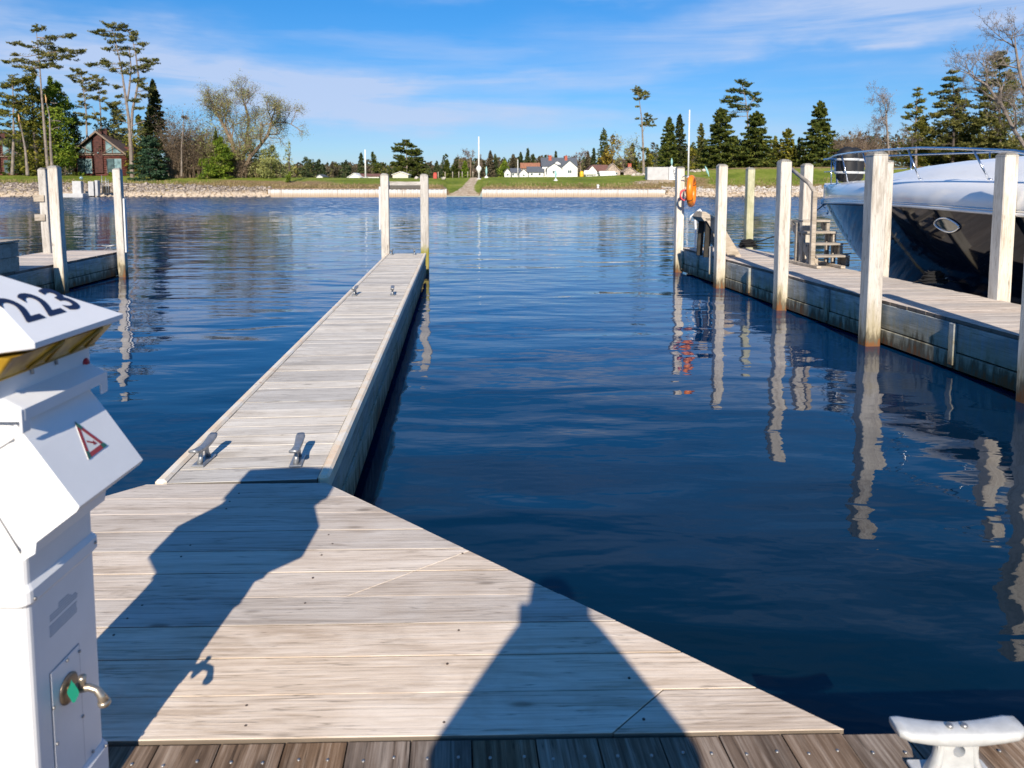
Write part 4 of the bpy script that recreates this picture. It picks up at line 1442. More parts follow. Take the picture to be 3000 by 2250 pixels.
def log_cabin(u, Y, halfw_px, v_apex, label, mirror=1):
    """gabled log cabin, gable to the water, glazed gable each side of a chimney"""
    c = gp(u, Y)
    k = Y / F_PX
    W = halfw_px * k
    H = at_y(u, v_apex, Y).z - c.z
    eave = H * 0.50
    root = empty('log_cabin', c, 0, label, 'cabin')
    depth = 12.0
    # walls of stacked logs
    wl = MB()
    nlog = 12
    wW = W * 0.90
    for i in range(nlog):
        z = eave * (i + 0.5) / nlog
        wl.tube([(-wW, 0, z), (wW, 0, z)], eave / nlog * 0.56, 6)
        wl.tube([(-wW, 0, z), (-wW, depth, z)], eave / nlog * 0.56, 6)
        wl.tube([(wW, 0, z), (wW, depth, z)], eave / nlog * 0.56, 6)
    wl.box((0, depth / 2, eave / 2), (wW * 2 - 0.2, depth, eave))
    n2 = 11
    for i in range(n2):
        z = eave + (H - eave) * (i + 0.5) / n2
        hw = wW * (1 - (i + 0.6) / n2)
        wl.tube([(-hw, 0.05, z), (hw, 0.05, z)], (H - eave) / n2 * 0.52, 6)
    wl.add([(-wW, .1, eave), (wW, .1, eave), (0, .1, H - .2), (-wW, depth, eave), (wW, depth, eave), (0, depth, H - .2)], [(0, 1, 2), (5, 4, 3)])
    wl.obj('wall', M_LOG, root)
    # roof
    ov, yo = W * 0.10, -1.3
    th = 0.28
    rf = MB()
    for s in (-1, 1):
        e = Vector((s * (W + ov * 0.3), yo, eave - 0.25))
        r0 = Vector((0, yo, H + 0.05))
        d = Vector((0, depth + 1.6, 0))
        up = Vector((0, 0, th))
        rf.add([e, r0, r0 + d, e + d, e + up, r0 + up, r0 + d + up, e + d + up],
               [(0, 1, 2, 3), (7, 6, 5, 4), (0, 4, 5, 1), (2, 6, 7, 3), (0, 3, 7, 4), (1, 5, 6, 2)])
    roof = rf.obj('roof', M_ROOFB, root)
    bg = MB()
    for s in (-1, 1):
        a = Vector((s * (W + ov * 0.35), yo - 0.06, eave - 0.42))
        b = Vector((0, yo - 0.06, H - 0.12))
        up = Vector((0, 0, 0.5))
        o2 = Vector((0, -0.1, 0))
        bg.add([a, b, b + up, a + up, a + o2, b + o2, b + up + o2, a + up + o2],
               [(0, 1, 2, 3), (7, 6, 5, 4), (0, 4, 5, 1), (1, 5, 6, 2), (2, 6, 7, 3), (3, 7, 4, 0)])
    bg.obj('barge_board', M_BARGE, roof)
    # dormer strip on each slope
    dm = MB()
    dm.box((W * 0.78, 5.0, eave + 1.15), (W * 0.5, 5.0, 1.7))
    dm.obj('dormer', M_LOG, root)
    # central chimney
    ch = MB()
    ch.box((0, -0.15, (H + 0.9) / 2), (W * 0.30, 0.9, H - 0.5), None, 0.05)
    ch.box((W * 0.02, 2.2, H + 0.25), (W * 0.30, 1.2, 1.7), None, 0.04)
    ch.obj('chimney', M_LOGB, root)
    # belt beam, braces, eave lamp
    be = MB()
    be.box((0, -0.42, eave - 0.1), (wW * 2, 0.3, 0.26))
    for s in (-1, 1):
        be.tube([(s * W * 0.12, -0.55, eave + 0.1), (s * W * 0.62, -1.1, eave + (H - eave) * 0.40)], 0.09, 6)
    be.obj('beam', M_BARGE, root)
    # windows: upper trapezoids and lower wide ones
    for s in (-1, 1):
        x0, x1, x2 = W * 0.24, W * 0.48, W * 0.80
        zb = eave + 0.25
        zt = lambda x: eave + (H - eave) * (1 - x / (wW)) - 0.28
        for (a, b) in ((x0, x1 - 0.06), (x1 + 0.06, x2)):
            fr = MB()
            pts = [(s * a, zb), (s * b, zb), (s * b, max(zb + .12, zt(b))), (s * a, zt(a))]
            cx = sum(p[0] for p in pts) / 4
            cz = sum(p[1] for p in pts) / 4
            for p, q in zip(pts, pts[1:] + pts[:1]):
                fr.tube([(p[0], -0.3, p[1]), (q[0], -0.3, q[1])], 0.07, 4, False)
            wi = fr.obj('window', M_BARGE, root)
            pn = MB()
            pp = [((p[0] - cx) * .97 + cx, (p[1] - cz) * .97 + cz) for p in pts]
            pn.add([(p[0], -0.26, p[1]) for p in pp] + [(p[0], -0.22, p[1]) for p in pp], [(0, 1, 2, 3), (7, 6, 5, 4), (0, 4, 5, 1), (1, 5, 6, 2), (2, 6, 7, 3), (3, 7, 4, 0)])
            pn.obj('pane', M_PANEB, wi)
        a, b = W * 0.26, W * 0.78
        for j in range(2):
            xa, xb = a + (b - a) * j / 2, a + (b - a) * (j + 1) / 2
            fr = MB()
            z0, z1 = eave * 0.12, eave * 0.80
            for p, q in (((xa, z0), (xb, z0)), ((xb, z0), (xb, z1)), ((xb, z1), (xa, z1)), ((xa, z1), (xa, z0))):
                fr.box((s * (p[0] + q[0]) / 2, -0.28, (p[1] + q[1]) / 2), (abs(p[0] - q[0]) + 0.1, 0.1, abs(p[1] - q[1]) + 0.1))
            wi = fr.obj('window', M_BARGE, root)
            pn = MB()
            pn.box((s * (xa + xb) / 2, -0.25, (z0 + z1) / 2), (xb - xa - 0.1, 0.04, z1 - z0 - 0.1))
            pn.obj('pane', M_PANE if (j + (s > 0)) % 2 else M_PANEB, wi)
    lp = MB()
    lp.lathe([(0.02, 0.2), (0.22, 0.1), (0.26, -0.12), (0.03, -0.24)], (0, -0.75, eave + 0.35), 10)
    lp.obj('gable_lamp', M_PANEB, root)
    return root


log_cabin(301, 186, 82, 388, 'dark red log cabin with steep gable and glass front, seen whole')
log_cabin(2, 186, 82, 400, 'second red log cabin cut off by the left frame edge')
for i, (u_, hw, lab) in enumerate([(222, 14, 'small round shrub before the left window of main cabin'), (243, 12, 'round shrub second from left before main cabin'),
                                   (23, 12, 'low shrub under the left cabin window'), (330, 12, 'low shrub right of the main cabin chimney foot')]):
    blob_tree(u_, 505, hw, 180, lab, 300 + i, 'lime' if i % 2 else 'spruce', 260, 3, 'bush', 0.2, 0.0, 'shrub')


def gable_house(u0, u1, v_eave, v_ridge, Y, label, wall, roofm, side=False, depth=9.0, chim=None, gables=(), v_base=None, extra=None, name='house', windows=2):
    """u0..u1 pixel width; side=True shows the long roof slope, else the gable end"""
    k = Y / F_PX
    uc = (u0 + u1) / 2
    c = gp(uc, Y)
    W = (u1 - u0) / 2 * k
    ez = at_y(uc, v_eave, Y).z - c.z
    rz = at_y(uc, v_ridge, Y).z - c.z
    root = empty(name, c, 0, label, 'house')
    wb = MB()
    wb.box((0, depth / 2, ez / 2 - 0.5), (2 * W, depth, ez + 1.0))
    if side:
        wb.add([(-W, 0, ez), (-W, depth, ez), (-W, depth / 2, rz), (W, 0, ez), (W, depth, ez), (W, depth / 2, rz)], [(0, 1, 2), (5, 4, 3)])
    else:
        wb.add([(-W, 0, ez), (W, 0, ez), (0, 0, rz), (-W, depth, ez), (W, depth, ez), (0, depth, rz)], [(0, 1, 2), (5, 4, 3)])
    wb.obj('wall', wall, root)
    rf = MB()
    th = 0.22
    o = 0.4
    if side:
        for s in (-1, 1):
            e = Vector((-W - o, depth / 2 + s * (depth / 2 + o), ez - 0.15))
            r = Vector((-W - o, depth / 2, rz + 0.02))
            d = Vector((2 * W + 2 * o, 0, 0))
            up = Vector((0, 0, th))
            rf.add([e, r, r + d, e + d, e + up, r + up, r + d + up, e + d + up], [(0, 1, 2, 3), (7, 6, 5, 4), (0, 4, 5, 1), (2, 6, 7, 3), (0, 3, 7, 4), (1, 5, 6, 2)])
    else:
        for s in (-1, 1):
            e = Vector((s * (W + o), -o, ez - 0.15))
            r = Vector((0, -o, rz + 0.02))
            d = Vector((0, depth + 2 * o, 0))
            up = Vector((0, 0, th))
            rf.add([e, r, r + d, e + d, e + up, r + up, r + d + up, e + d + up], [(0, 1, 2, 3), (7, 6, 5, 4), (0, 4, 5, 1), (2, 6, 7, 3), (0, 3, 7, 4), (1, 5, 6, 2)])
    rf.obj('roof', roofm, root)
    if windows and ez > 1.6:
        for i in range(windows):
            x = -W + 2 * W * (i + 0.5) / windows
            f = MB()
            hz = min(1.3, ez * 0.4)
            f.box((x, -0.03, ez * 0.62), (0.95, 0.08, hz))
            wi = f.obj('window', M_HWHITE, root)
            p = MB()
            p.box((x, -0.09, ez * 0.62), (0.75, 0.06, hz - 0.2))
            p.obj('pane', M_PANE, wi)
    if chim:
        for (cu, cv, cw) in chim:
            z1 = at_y(cu, cv, Y).z - c.z
            x = (cu - uc) * k
            q = MB()
            q.box((x, depth * 0.35, (z1 + ez) / 2), (cw * k, cw * k, z1 - ez), None, 0.05)
            q.box((x, depth * 0.35, z1 + 0.1), (cw * k * 1.2, cw * k * 1.2, 0.25))
            q.obj('chimney', M_BRICK, root)
    for (a, b, ve, vr, yo) in gables:
        g0, g1 = (a - uc) * k, (b - uc) * k
        e_ = at_y(uc, ve, Y).z - c.z
        r_ = at_y(uc, vr, Y).z - c.z
        q = MB()
        q.box(((g0 + g1) / 2, yo + 2, e_ / 2 - 0.5), (g1 - g0, 4, e_ + 1))
        q.add([(g0, yo, e_), (g1, yo, e_), ((g0 + g1) / 2, yo, r_), (g0, yo + 6, e_), (g1, yo + 6, e_), ((g0 + g1) / 2, yo + 6, r_)], [(0, 1, 2), (5, 4, 3)])
        q.obj('gable_wing', wall, root)
        for s, gx in ((-1, g0), (1, g1)):
            w2 = MB()
            mx = (g0 + g1) / 2
            E_ = Vector((gx + s * 0.3, yo - 0.3, e_ - 0.15))
            Rr = Vector((mx, yo - 0.3, r_ + 0.05))
            d = Vector((0, 6.5, 0))
            up = Vector((0, 0, 0.2))
            w2.add([E_, Rr, Rr + d, E_ + d, E_ + up, Rr + up, Rr + d + up, E_ + d + up], [(0, 1, 2, 3), (7, 6, 5, 4), (0, 4, 5, 1), (2, 6, 7, 3), (0, 3, 7, 4), (1, 5, 6, 2)])
            w2.obj('wing_roof', roofm, root)
        f = MB()
        mx = (g0 + g1) / 2
        f.box((mx, yo - 0.05, e_ * 0.62), (1.6, 0.08, 1.2))
        wi = f.obj('window', M_HWHITE, root)
        for s in (-1, 1):
            p = MB()
            p.box((mx + s * 0.38, yo - 0.12, e_ * 0.62), (0.62, 0.06, 1.0))
            p.obj('pane', M_PANE, wi)
    return root


YH = 270
gable_house(1478, 1496, 506, 494, YH, 'small white shed end with grey roof, leftmost of the far buildings', M_HWHITE, M_ROOFG, windows=1)
gable_house(1497, 1523, 505, 494, YH + 3, 'long grey roof joined right of the small white shed', M_HWHITE, M_ROOFG, True, 6)
gable_house(1522, 1546, 508, 495, YH, 'second small gabled white shed with grey roof', M_HWHITE, M_ROOFG, windows=1)
gable_house(1546, 1592, 504, 489, YH + 6, 'long low grey-roofed building left of the white house', M_HWHITE, M_ROOFG, True, 7)
gable_house(1527, 1583, 492, 478, YH + 18, 'orange-tiled roof showing behind the grey-roofed buildings', M_HSTONE, M_ROOFO, True, 8, windows=0)
gable_house(1588, 1688, 486, 462, YH + 8, 'large white victorian house with grey roof and two red chimneys', M_HWHITE, M_ROOFG, True, 11,
            chim=[(1612, 456, 9), (1659, 457, 8)], gables=[(1601, 1643, 494, 480, -3.5), (1644, 1689, 492, 472, -2.5), (1622, 1642, 478, 472, 0.5)], windows=4)
gable_house(1720, 1748, 503, 485, YH, 'brown-roofed house with an a-shaped white gable', M_HWHITE, M_ROOFR, windows=1)
gable_house(1740, 1778, 501, 484, YH + 3, 'brown roof slope right of the a-shaped gable', M_HWHITE, M_ROOFR, True, 6)
gable_house(1773, 1815, 502, 480, YH + 2, 'pale stone and brick gabled ruin left of the stone tower', M_HSTONE, M_HSTONE, windows=2)
gable_house(1826, 1862, 504, 490, YH + 2, 'low pale stone building with stone tower', M_HSTONE, M_HSTONE, windows=1, chim=[(1846, 480, 10)])
gable_house(1760, 1800, 515, 503, YH - 30, 'long low whitish wing in front of the brown roof', M_HWHITE, M_HWHITE, True, 5, windows=1)
gable_house(1022, 1058, 520, 508, 300, 'white shed with shallow gable left of the left white pole', M_HWHITE, M_HWHITE, windows=1)
gable_house(1055, 1112, 516, 510, 306, 'low red-brown roof with white wall behind the left pole', M_HWHITE, M_ROOFR, True, 6, windows=2)
gable_house(1152, 1197, 512, 504, 290, 'cream shed with rounded shallow roof behind the pier posts', plain('cream_shed', (0.66, 0.62, 0.5), 0.7), M_HWHITE, windows=0)
gable_house(930, 948, 518, 512, 320, 'tiny pale shed far off right of the willow', M_HWHITE, M_ROOFG, windows=0)

# small far objects
def lathe_thing(name, u, Y, prof, mat, label, cat, n=14, dz=0.0, v=None):
    c = gp(u, Y)
    if v is not None:
        c = at_y(u, v, Y)
    q = MB()
    q.lathe(prof, (0, 0, dz), n)
    return tag(q.obj(name, mat, None, c), label, cat)


M_YEL = plain('yellow_plastic', (0.75, 0.45, 0.02), 0.5)
M_TEAL = plain('pale_teal_paint', (0.30, 0.55, 0.55), 0.6)
M_REDP = plain('red_paint', (0.45, 0.06, 0.04), 0.5)
q = empty('yellow_hydrant_box', gp(1703, 200), 0, 'yellow rounded barrel standing left of the white tank on the lawn', 'barrel')
b_ = MB()
b_.lathe([(0.55, -0.2), (0.58, 0.3), (0.58, 1.0), (0.5, 1.35), (0.2, 1.6), (0.03, 1.62)], (0, 0, 0), 14)
b_.obj('body', M_YEL, q)
b_ = MB()
b_.box((0, -0.55, 0.8), (0.5, 0.12, 0.4), None, 0.03)
b_.obj('hatch', M_YEL, q)
q = empty('fuel_tank', gp(1727, 204), 0, 'white horizontal tank with sloping end beside the yellow barrel', 'tank')
b_ = MB()
b_.lathe([(0.05, -1.75), (0.7, -1.6), (0.75, -1.2), (0.75, 1.2), (0.7, 1.6), (0.05, 1.75)], (0, 0, 1.0), 16, 'X')
b_.obj('tank_body', M_HWHITE, q)
for s in (-1, 1):
    b_ = MB()
    b_.box((s * 1.0, 0, 0.15), (0.3, 1.1, 0.9))
    b_.obj('saddle', M_CONC, q)


def pole(u, v_top, Y, label, v_base, w=0.17, lamp=False):
    top = at_y(u, v_top, Y)
    base = at_y(u, v_base, Y)
    g = ground_z(u, Y)
    base.z = min(base.z, g)
    root = empty('mast_pole', (base.x, Y, g), 0, label, 'pole')
    p = MB()
    p.tube([(0, 0, -0.3), (0, 0, (top.z - g) * 0.5), (0, 0, top.z - g)], [w * 1.2, w, w * 0.8], 10)
    p.obj('shaft', M_HWHITE, root)
    if lamp:
        c = MB()
        z = at_y(u, 494, Y).z - g
        c.lathe([(0.1, -1.6), (0.32, -0.75), (0.62, -0.3), (0.66, 0.15), (0.35, 0.6), (0.1, 0.75)], (0, 0, z), 14)
        c.obj('housing', M_HWHITE, root)
    c = MB()
    c.box((0, 0, 0.05), (w * 6, w * 6, 0.3), None, 0.04)
    c.obj('footing', M_CONC, root)
    return root


pole(1403, 400, 176, 'tall white pole with a round white housing at mid height by the ramp', 524, 0.17, True)
pole(1071, 438, 182, 'left white pole standing near the low sheds', 524, 0.17)
pole(2016, 322, 168, 'tall white pole on the right bank behind the orange ring', 528, 0.17)
pole(1517, 468, 240, 'short thin grey pole before the grey-roofed sheds', 520, 0.12)


def figure_post(u, v0, v1, Y, label, lean=0.0, mat=None):
    """slim teal marker: foot, tapering shaft and bulged head"""
    a, b = at_y(u, v0, Y), at_y(u + lean, v1, Y)
    root = empty('channel_marker', a, 0, label, 'marker post')
    h = b.z - a.z
    d = Vector((b.x - a.x, 0, 0))
    q = MB()
    q.tube([(0, 0, -0.5), d * 0.3 + Vector((0, 0, h * 0.3)), d * 0.5 + Vector((0, 0, h * 0.5)), d * 0.72 + Vector((0, 0, h * 0.72)), d + Vector((0, 0, h))], [0.10, 0.10, 0.26, 0.22, 0.04], 8)
    q.obj('shaft', mat or M_TEAL, root)
    q = MB()
    q.lathe([(0.5, -0.2), (0.5, 0.1), (0.25, 0.22), (0.12, 0.5)], (0, 0, 0), 10)
    q.obj('foot', M_HWHITE, root)


figure_post(1628, 529, 496, 166, 'pale teal marker on a white foot in front of the white house')
figure_post(1425, 520, 487, 178, 'pale teal marker right of the pole with the housing')
figure_post(1968, 491, 463, 172, 'teal marker rising above the white concrete block')
figure_post(2080, 524, 486, 168, 'leaning pale blue marker on the right bank', -14)

# white concrete block with dark figures
c = at_y(1943, 528, 163)
q = empty('concrete_block', c, 0, 'long white concrete block with dark digits on the right bank', 'concrete block')
k_ = 163 / F_PX
b_ = MB()
b_.box((-0.6 * 2.0, 1.3, 38 * k_ / 2), (62 * k_, 3.0, 38 * k_), None, 0.04)
b_.obj('block_body', M_CONC, q)
b_ = MB()
b_.box((37 * k_, 1.1, 38 * k_ / 2 + 0.01), (42 * k_, 3.2, 38 * k_), None, 0.04)
b_.obj('block_end', plain('bright_concrete', (0.68, 0.69, 0.70), 0.8), q)
b_ = MB()
for i in range(3):
    b_.box((28 * k_ + 0.25 * i * 0.6, -0.53, 38 * k_ * (0.78 - 0.24 * i)), (0.42, 0.03, 0.12))
    b_.box((28 * k_ + 0.25 * i * 0.6 + 0.12, -0.53, 38 * k_ * (0.78 - 0.24 * i) - 0.22), (0.12, 0.03, 0.4), (0, 0.4, 0))
    b_.box((28 * k_ + 0.25 * i * 0.6 - 0.05, -0.53, 38 * k_ * (0.78 - 0.24 * i) - 0.42), (0.36, 0.03, 0.10))
b_.obj('painted_digits', M_BLACK, q)

rng_ = random.Random(9)
for i, (u_, v_, s_, lab) in enumerate([(2045, 513, 1.1, 'large pale boulder right of the tall white pole'), (2030, 517, 0.7, 'smaller pale boulder touching the large one by the pole'), (2062, 505, 0.6, 'pale boulder up the bank right of the large one'),
                                       (1870, 505, 1.0, 'pale boulder left of the white concrete block'), (1885, 508, 0.7, 'small pale boulder at the corner of the concrete block'), (1857, 525, 0.6, 'pale stone low on the lawn before the concrete block'),
                                       (1300, 521, 0.6, 'white stone at the near end of the ramp road'), (1220, 521, 0.55, 'white stone on the lawn left of the pier post'), (2195, 496, 0.7, 'tan boulder on the right ridge under the spruces')]):
    c = at_y(u_, v_, 176)
    c.z = ground_z(u_, 176) + 0.2
    o = rocks_mesh('boulder', [(0, 0, 0)], [s_], M_ROCKR, 400 + i)
    o.location = c
    tag(o, lab, 'boulder')
c = gp(1276, 178)
b_ = MB()
b_.box((0, 0, 0.6), (0.9, 0.7, 1.3), None, 0.08)
b_.box((0, 0, 1.35), (0.7, 0.55, 0.25), None, 0.05)
tag(b_.obj('red_post_box', M_REDP, None, c), 'small red box on the lawn left of the ramp road', 'box')
c = at_y(1915 - 163, 545, 150)

# row of little posts beside the road end
for i, u_ in enumerate([1285, 1305, 1327, 1345, 1355, 1371, 1386]):
    c = gp(u_, 186)
    b_ = MB()
    b_.tube([(0, 0, -0.3), (0, 0, 1.5), (0, 0, 1.62)], [0.12, 0.11, 0.03], 8)
    tag(b_.obj('fence_post', M_GREYW, None, c), ['leftmost', 'second', 'third', 'fourth', 'fifth', 'sixth', 'rightmost'][i] + ' small grey post in the row at the far lawn edge', 'post', 'row of small grey posts at the lawn edge')
# mooring bollard on the right wall
b_ = MB()
b_.lathe([(0.28, 0), (0.22, 0.25), (0.22, 0.5), (0.36, 0.62), (0.1, 0.8)], (0, 0, 0), 10)
tag(b_.obj('bollard', M_HWHITE, None, (at_y(1752, 550, SHORE + 0.4).x, SHORE + 0.4, 1.72)), 'small white bollard on top of the right retaining wall', 'bollard')

# little landing below the main cabin
root = empty('shore_landing', (at_y(240, 577, 146).x, 146, 0), 0, 'pale concrete landing with railings on the rocks below the main cabin', 'landing')
k_ = 146 / F_PX
b_ = MB()
b_.box((-20 * k_, 0.5, 0.25), (62 * k_, 3.0, 0.95), None, 0.05)
b_.obj('slab', M_CONC, root)
for (u_, w_, h_) in ((216, 26, 44), (258, 16, 43), (274, 8, 46)):
    b_ = MB()
    b_.box(((u_ - 240) * k_, 1.6, h_ * k_ / 2 + 0.2), (w_ * k_, 1.0, h_ * k_), None, 0.05)
    b_.obj('pillar', M_CONC, root)
for (u_, h_) in ((284, 58), (296, 52), (303, 46)):
    b_ = MB()
    b_.tube([((u_ - 240) * k_, 2.0, 0.5), ((u_ - 240) * k_, 2.0, h_ * k_ + 0.4)], 0.07, 6)
    b_.obj('rail_post', M_GALV, root)
for z in (35, 46):
    b_ = MB()
    b_.tube([(40 * k_, 2.0, z * k_), (64 * k_, 2.0, z * k_)], 0.06, 6)
    b_.obj('rail', M_GALV, root)
b_ = MB()
b_.lathe([(0.05, -0.35), (0.33, -0.2), (0.36, 0.1), (0.05, 0.35)], (-13 * k_, 1.6, 56 * k_), 10)
b_.obj('globe_lamp', M_PANEB, root)
b_ = MB()
b_.box((48 * k_, 3.0, 22 * k_), (5.5 * k_ * 4, 0.12, 20 * k_))
b_.obj('ladder_panel', M_DARKW, root)

# ------------------------------------------------------------------ docks
DECK = 0.60
AX = math.radians(4.6)                       # marina axis turned this much to the left of +Y
FW = Vector((-math.sin(AX), math.cos(AX), 0))
RT = Vector((math.cos(AX), math.sin(AX), 0))
TH = 0.045


def poly_plank(poly, name, mat, parent, z, th=TH, ch=0.0012, sink=0.0):
    """convex polygon board; origin at its centre, local frame kept; chamfered top edges"""
    c = sum((Vector((p[0], p[1], 0)) for p in poly), Vector()) / len(poly)
    loc = [Vector((p[0] - c.x, p[1] - c.y, 0)) for p in poly]

    def inset(d):
        n = len(loc)
        out = []
        for i in range(n):
            a, b, e = loc[i - 1], loc[i], loc[(i + 1) % n]
            d1 = (b - a).normalized()
            d2 = (e - b).normalized()
            n1 = Vector((-d1.y, d1.x, 0))
            n2 = Vector((-d2.y, d2.x, 0))
            den = 1 + n1.dot(n2)
            out.append(b + (n1 + n2) * (d / max(den, 0.25)))
        return out
    mb = MB()
    l0 = [p + Vector((0, 0, -th)) for p in loc]
    l1 = [p + Vector((0, 0, -ch)) for p in loc]
    l2 = inset(ch)
    mb.hull([l0, l1, l2])
    return mb.obj(name, mat, parent, (c.x, c.y, z - sink))


def clip(poly, a, b):
    """keep the part left of a->b"""
    out = []
    n = len(poly)
    f = lambda p: (b[0] - a[0]) * (p[1] - a[1]) - (b[1] - a[1]) * (p[0] - a[0])
    for i in range(n):
        p, q = poly[i], poly[(i + 1) % n]
        fp, fq = f(p), f(q)
        if fp >= 0:
            out.append(p)
        if fp * fq < 0:
            t = fp / (fp - fq)
            out.append((p[0] + (q[0] - p[0]) * t, p[1] + (q[1] - p[1]) * t))
    return out


# --- flared platform at the root of the finger pier. Local frame: p along the dock edge, q out over the water
EA = math.radians(1.3)
plat = empty('dock_platform', (0, 2.02, 0), EA, 'flared weathered wood platform joining the finger pier to the main dock', 'dock')
rp = random.Random(21)


def to_local(x, y):
    dx, dy = x, y - 2.02
    return (dx * math.cos(EA) + dy * math.sin(EA), -dx * math.sin(EA) + dy * math.cos(EA))


out_poly = [to_local(*p) for p in ((-3.72, 1.94), (0.985, 2.04), (-1.00, 3.845), (-1.035, 3.875), (-1.93, 3.875))]
seams = [(to_local(-0.66, 2.74), to_local(-0.25, 3.06)), (to_local(0.30, 2.03), to_local(0.44, 2.17))]
q0 = 0.0
row = 0
while q0 < 1.84:
    wq_ = 0.186
    q1 = min(q0 + wq_ - 0.0048, 1.87)
    poly = [(-4.2, q0), (1.6, q0), (1.6, q1), (-4.2, q1)]
    for i in range(len(out_poly)):
        a, b = out_poly[i], out_poly[(i + 1) % len(out_poly)]
        poly = clip(poly, a, b)
        if not poly:
            break
    parts = [poly]
    for (a, b) in seams:
        m = ((a[1] + b[1]) / 2)
        if min(a[1], b[1]) - 0.03 < (q0 + q1) / 2 < max(a[1], b[1]) + 0.03:
            new = []
            d = Vector((b[0] - a[0], b[1] - a[1])).normalized()
            nn = (-d.y * 0.0015, d.x * 0.0015)
            for pl in parts:
                l_ = clip(pl, (a[0] + nn[0], a[1] + nn[1]), (b[0] + nn[0], b[1] + nn[1]))
                r_ = clip(pl, (b[0] - nn[0], b[1] - nn[1]), (a[0] - nn[0], a[1] - nn[1]))
                new += [x for x in (l_, r_) if len(x) >= 3]
            parts = new
    for pl in parts:
        if len(pl) >= 3:
            o = poly_plank(pl, 'plank', M_DECK, plat, DECK, sink=rp.uniform(0, 0.004))
    q0 += wq_
    row += 1
nl = MB()
for x_ in (-3.2, -2.6, -2.0, -1.4, -0.8, -0.2, 0.4):
    for r_ in range(10):
        for f_ in (0.28, 0.74):
            qx, qy = x_ + rp.uniform(-.02, .02), (r_ + f_) * 0.186
            if rp.random() < 0.4 and qy < 1.80 and qx < 0.93 - qy - 0.05 and qx > -3.6 + qy:
                nl.lathe([(0.0045, -0.004), (0.0045, 0.0006), (0.002, 0.0009)], (qx, qy, DECK - 0.0005), 7)
tag(nl.obj('nail_heads', M_NAIL, plat), kind='stuff')
fa = MB()
for a, b in ((out_poly[1], out_poly[2]), (out_poly[4], out_poly[0])):
    a, b = Vector((*a, 0)), Vector((*b, 0))
    d = (b - a).normalized()
    n = Vector((d.y, -d.x, 0))
    a, b = a - n * 0.03, b - n * 0.03
    for (z0, z1) in ((0.30, 0.545), (0.02, 0.28)):
        fa.add([a + Vector((0, 0, z0)), b + Vector((0, 0, z0)), b + Vector((0, 0, z1)), a + Vector((0, 0, z1)),
                a - n * .05 + Vector((0, 0, z0)), b - n * .05 + Vector((0, 0, z0)), b - n * .05 + Vector((0, 0, z1)), a - n * .05 + Vector((0, 0, z1))],
               [(0, 1, 2, 3), (7, 6, 5, 4), (0, 4, 5, 1), (1, 5, 6, 2), (2, 6, 7, 3), (3, 7, 4, 0)])
fa.obj('fascia', M_DARKW, plat)
for x, ln in ((-2.6, 0.8), (-2.0, 1.4), (-1.4, 1.5), (-0.8, 1.3), (-0.2, 0.8), (0.3, 0.4)):
    jo = MB()
    jo.box((0, 0, 0), (0.06, ln, 0.18))
    jo.obj('joist', M_DARKW, plat, (x, ln / 2 + 0.05, 0.46))

# --- main dock, boards running away from the camera
main = empty('main_dock', (0, 0, 0), 0, 'brown stained main dock along the bottom of the picture', 'dock')
screws = MB()
x = -7.0
edge_a, edge_b = (-9, 2.02 + math.tan(EA) * -9 - 0.012), (9, 2.02 + math.tan(EA) * 9 - 0.012)
wv = [0.183, 0.176, 0.186, 0.18]
i = 0
while x < 7.0:
    wdt = wv[i % 4]
    # board as parallelogram along FW, cut by the dock edge line
    def pt(xx, s):
        y_ = edge_a[1] + (xx - edge_a[0]) * math.tan(EA)
        return (xx - math.tan(AX) * s, y_ + s)
    pl = [pt(x, -3.6), pt(x + wdt - 0.004, -3.6), pt(x + wdt - 0.004, 0.0), pt(x, 0.0)]
    o = poly_plank(pl, 'plank', M_MAIN, main, DECK - 0.006, sink=rp.uniform(0, 0.005))
    # turn so that the grain (local X) runs along the board
    me = o.data
    R = Matrix.Rotation(-(math.pi / 2 + AX), 4, 'Z')
    me.transform(R)
    o.rotation_euler = (0, 0, math.pi / 2 + AX)
    for s in (-0.07, -0.62):
        for f_ in (0.25, 0.75):
            a, b = pt(x + wdt * f_, s)
            screws.lathe([(0.0045, -0.004), (0.0045, 0.0012), (0.003, 0.0018)], (a + rp.uniform(-.006, .006), b + rp.uniform(-.008, .008), DECK - 0.006), 8)
    x += wdt
    i += 1
tag(screws.obj('screws', M_SCREW, main), kind='stuff')
fm = MB()
fm.box((0, 0, 0), (14, 0.05, 0.5))
o = fm.obj('fascia', M_DARKW, main, (0, 1.96, 0.28), EA)
for y in (-1.4, -0.9, -0.3, 0.3, 0.9, 1.5):
    jm = MB()
    jm.box((0, 0, 0), (14, 0.06, 0.2))
    jm.obj('joist', M_DARKW, main, (0, y, 0.44))


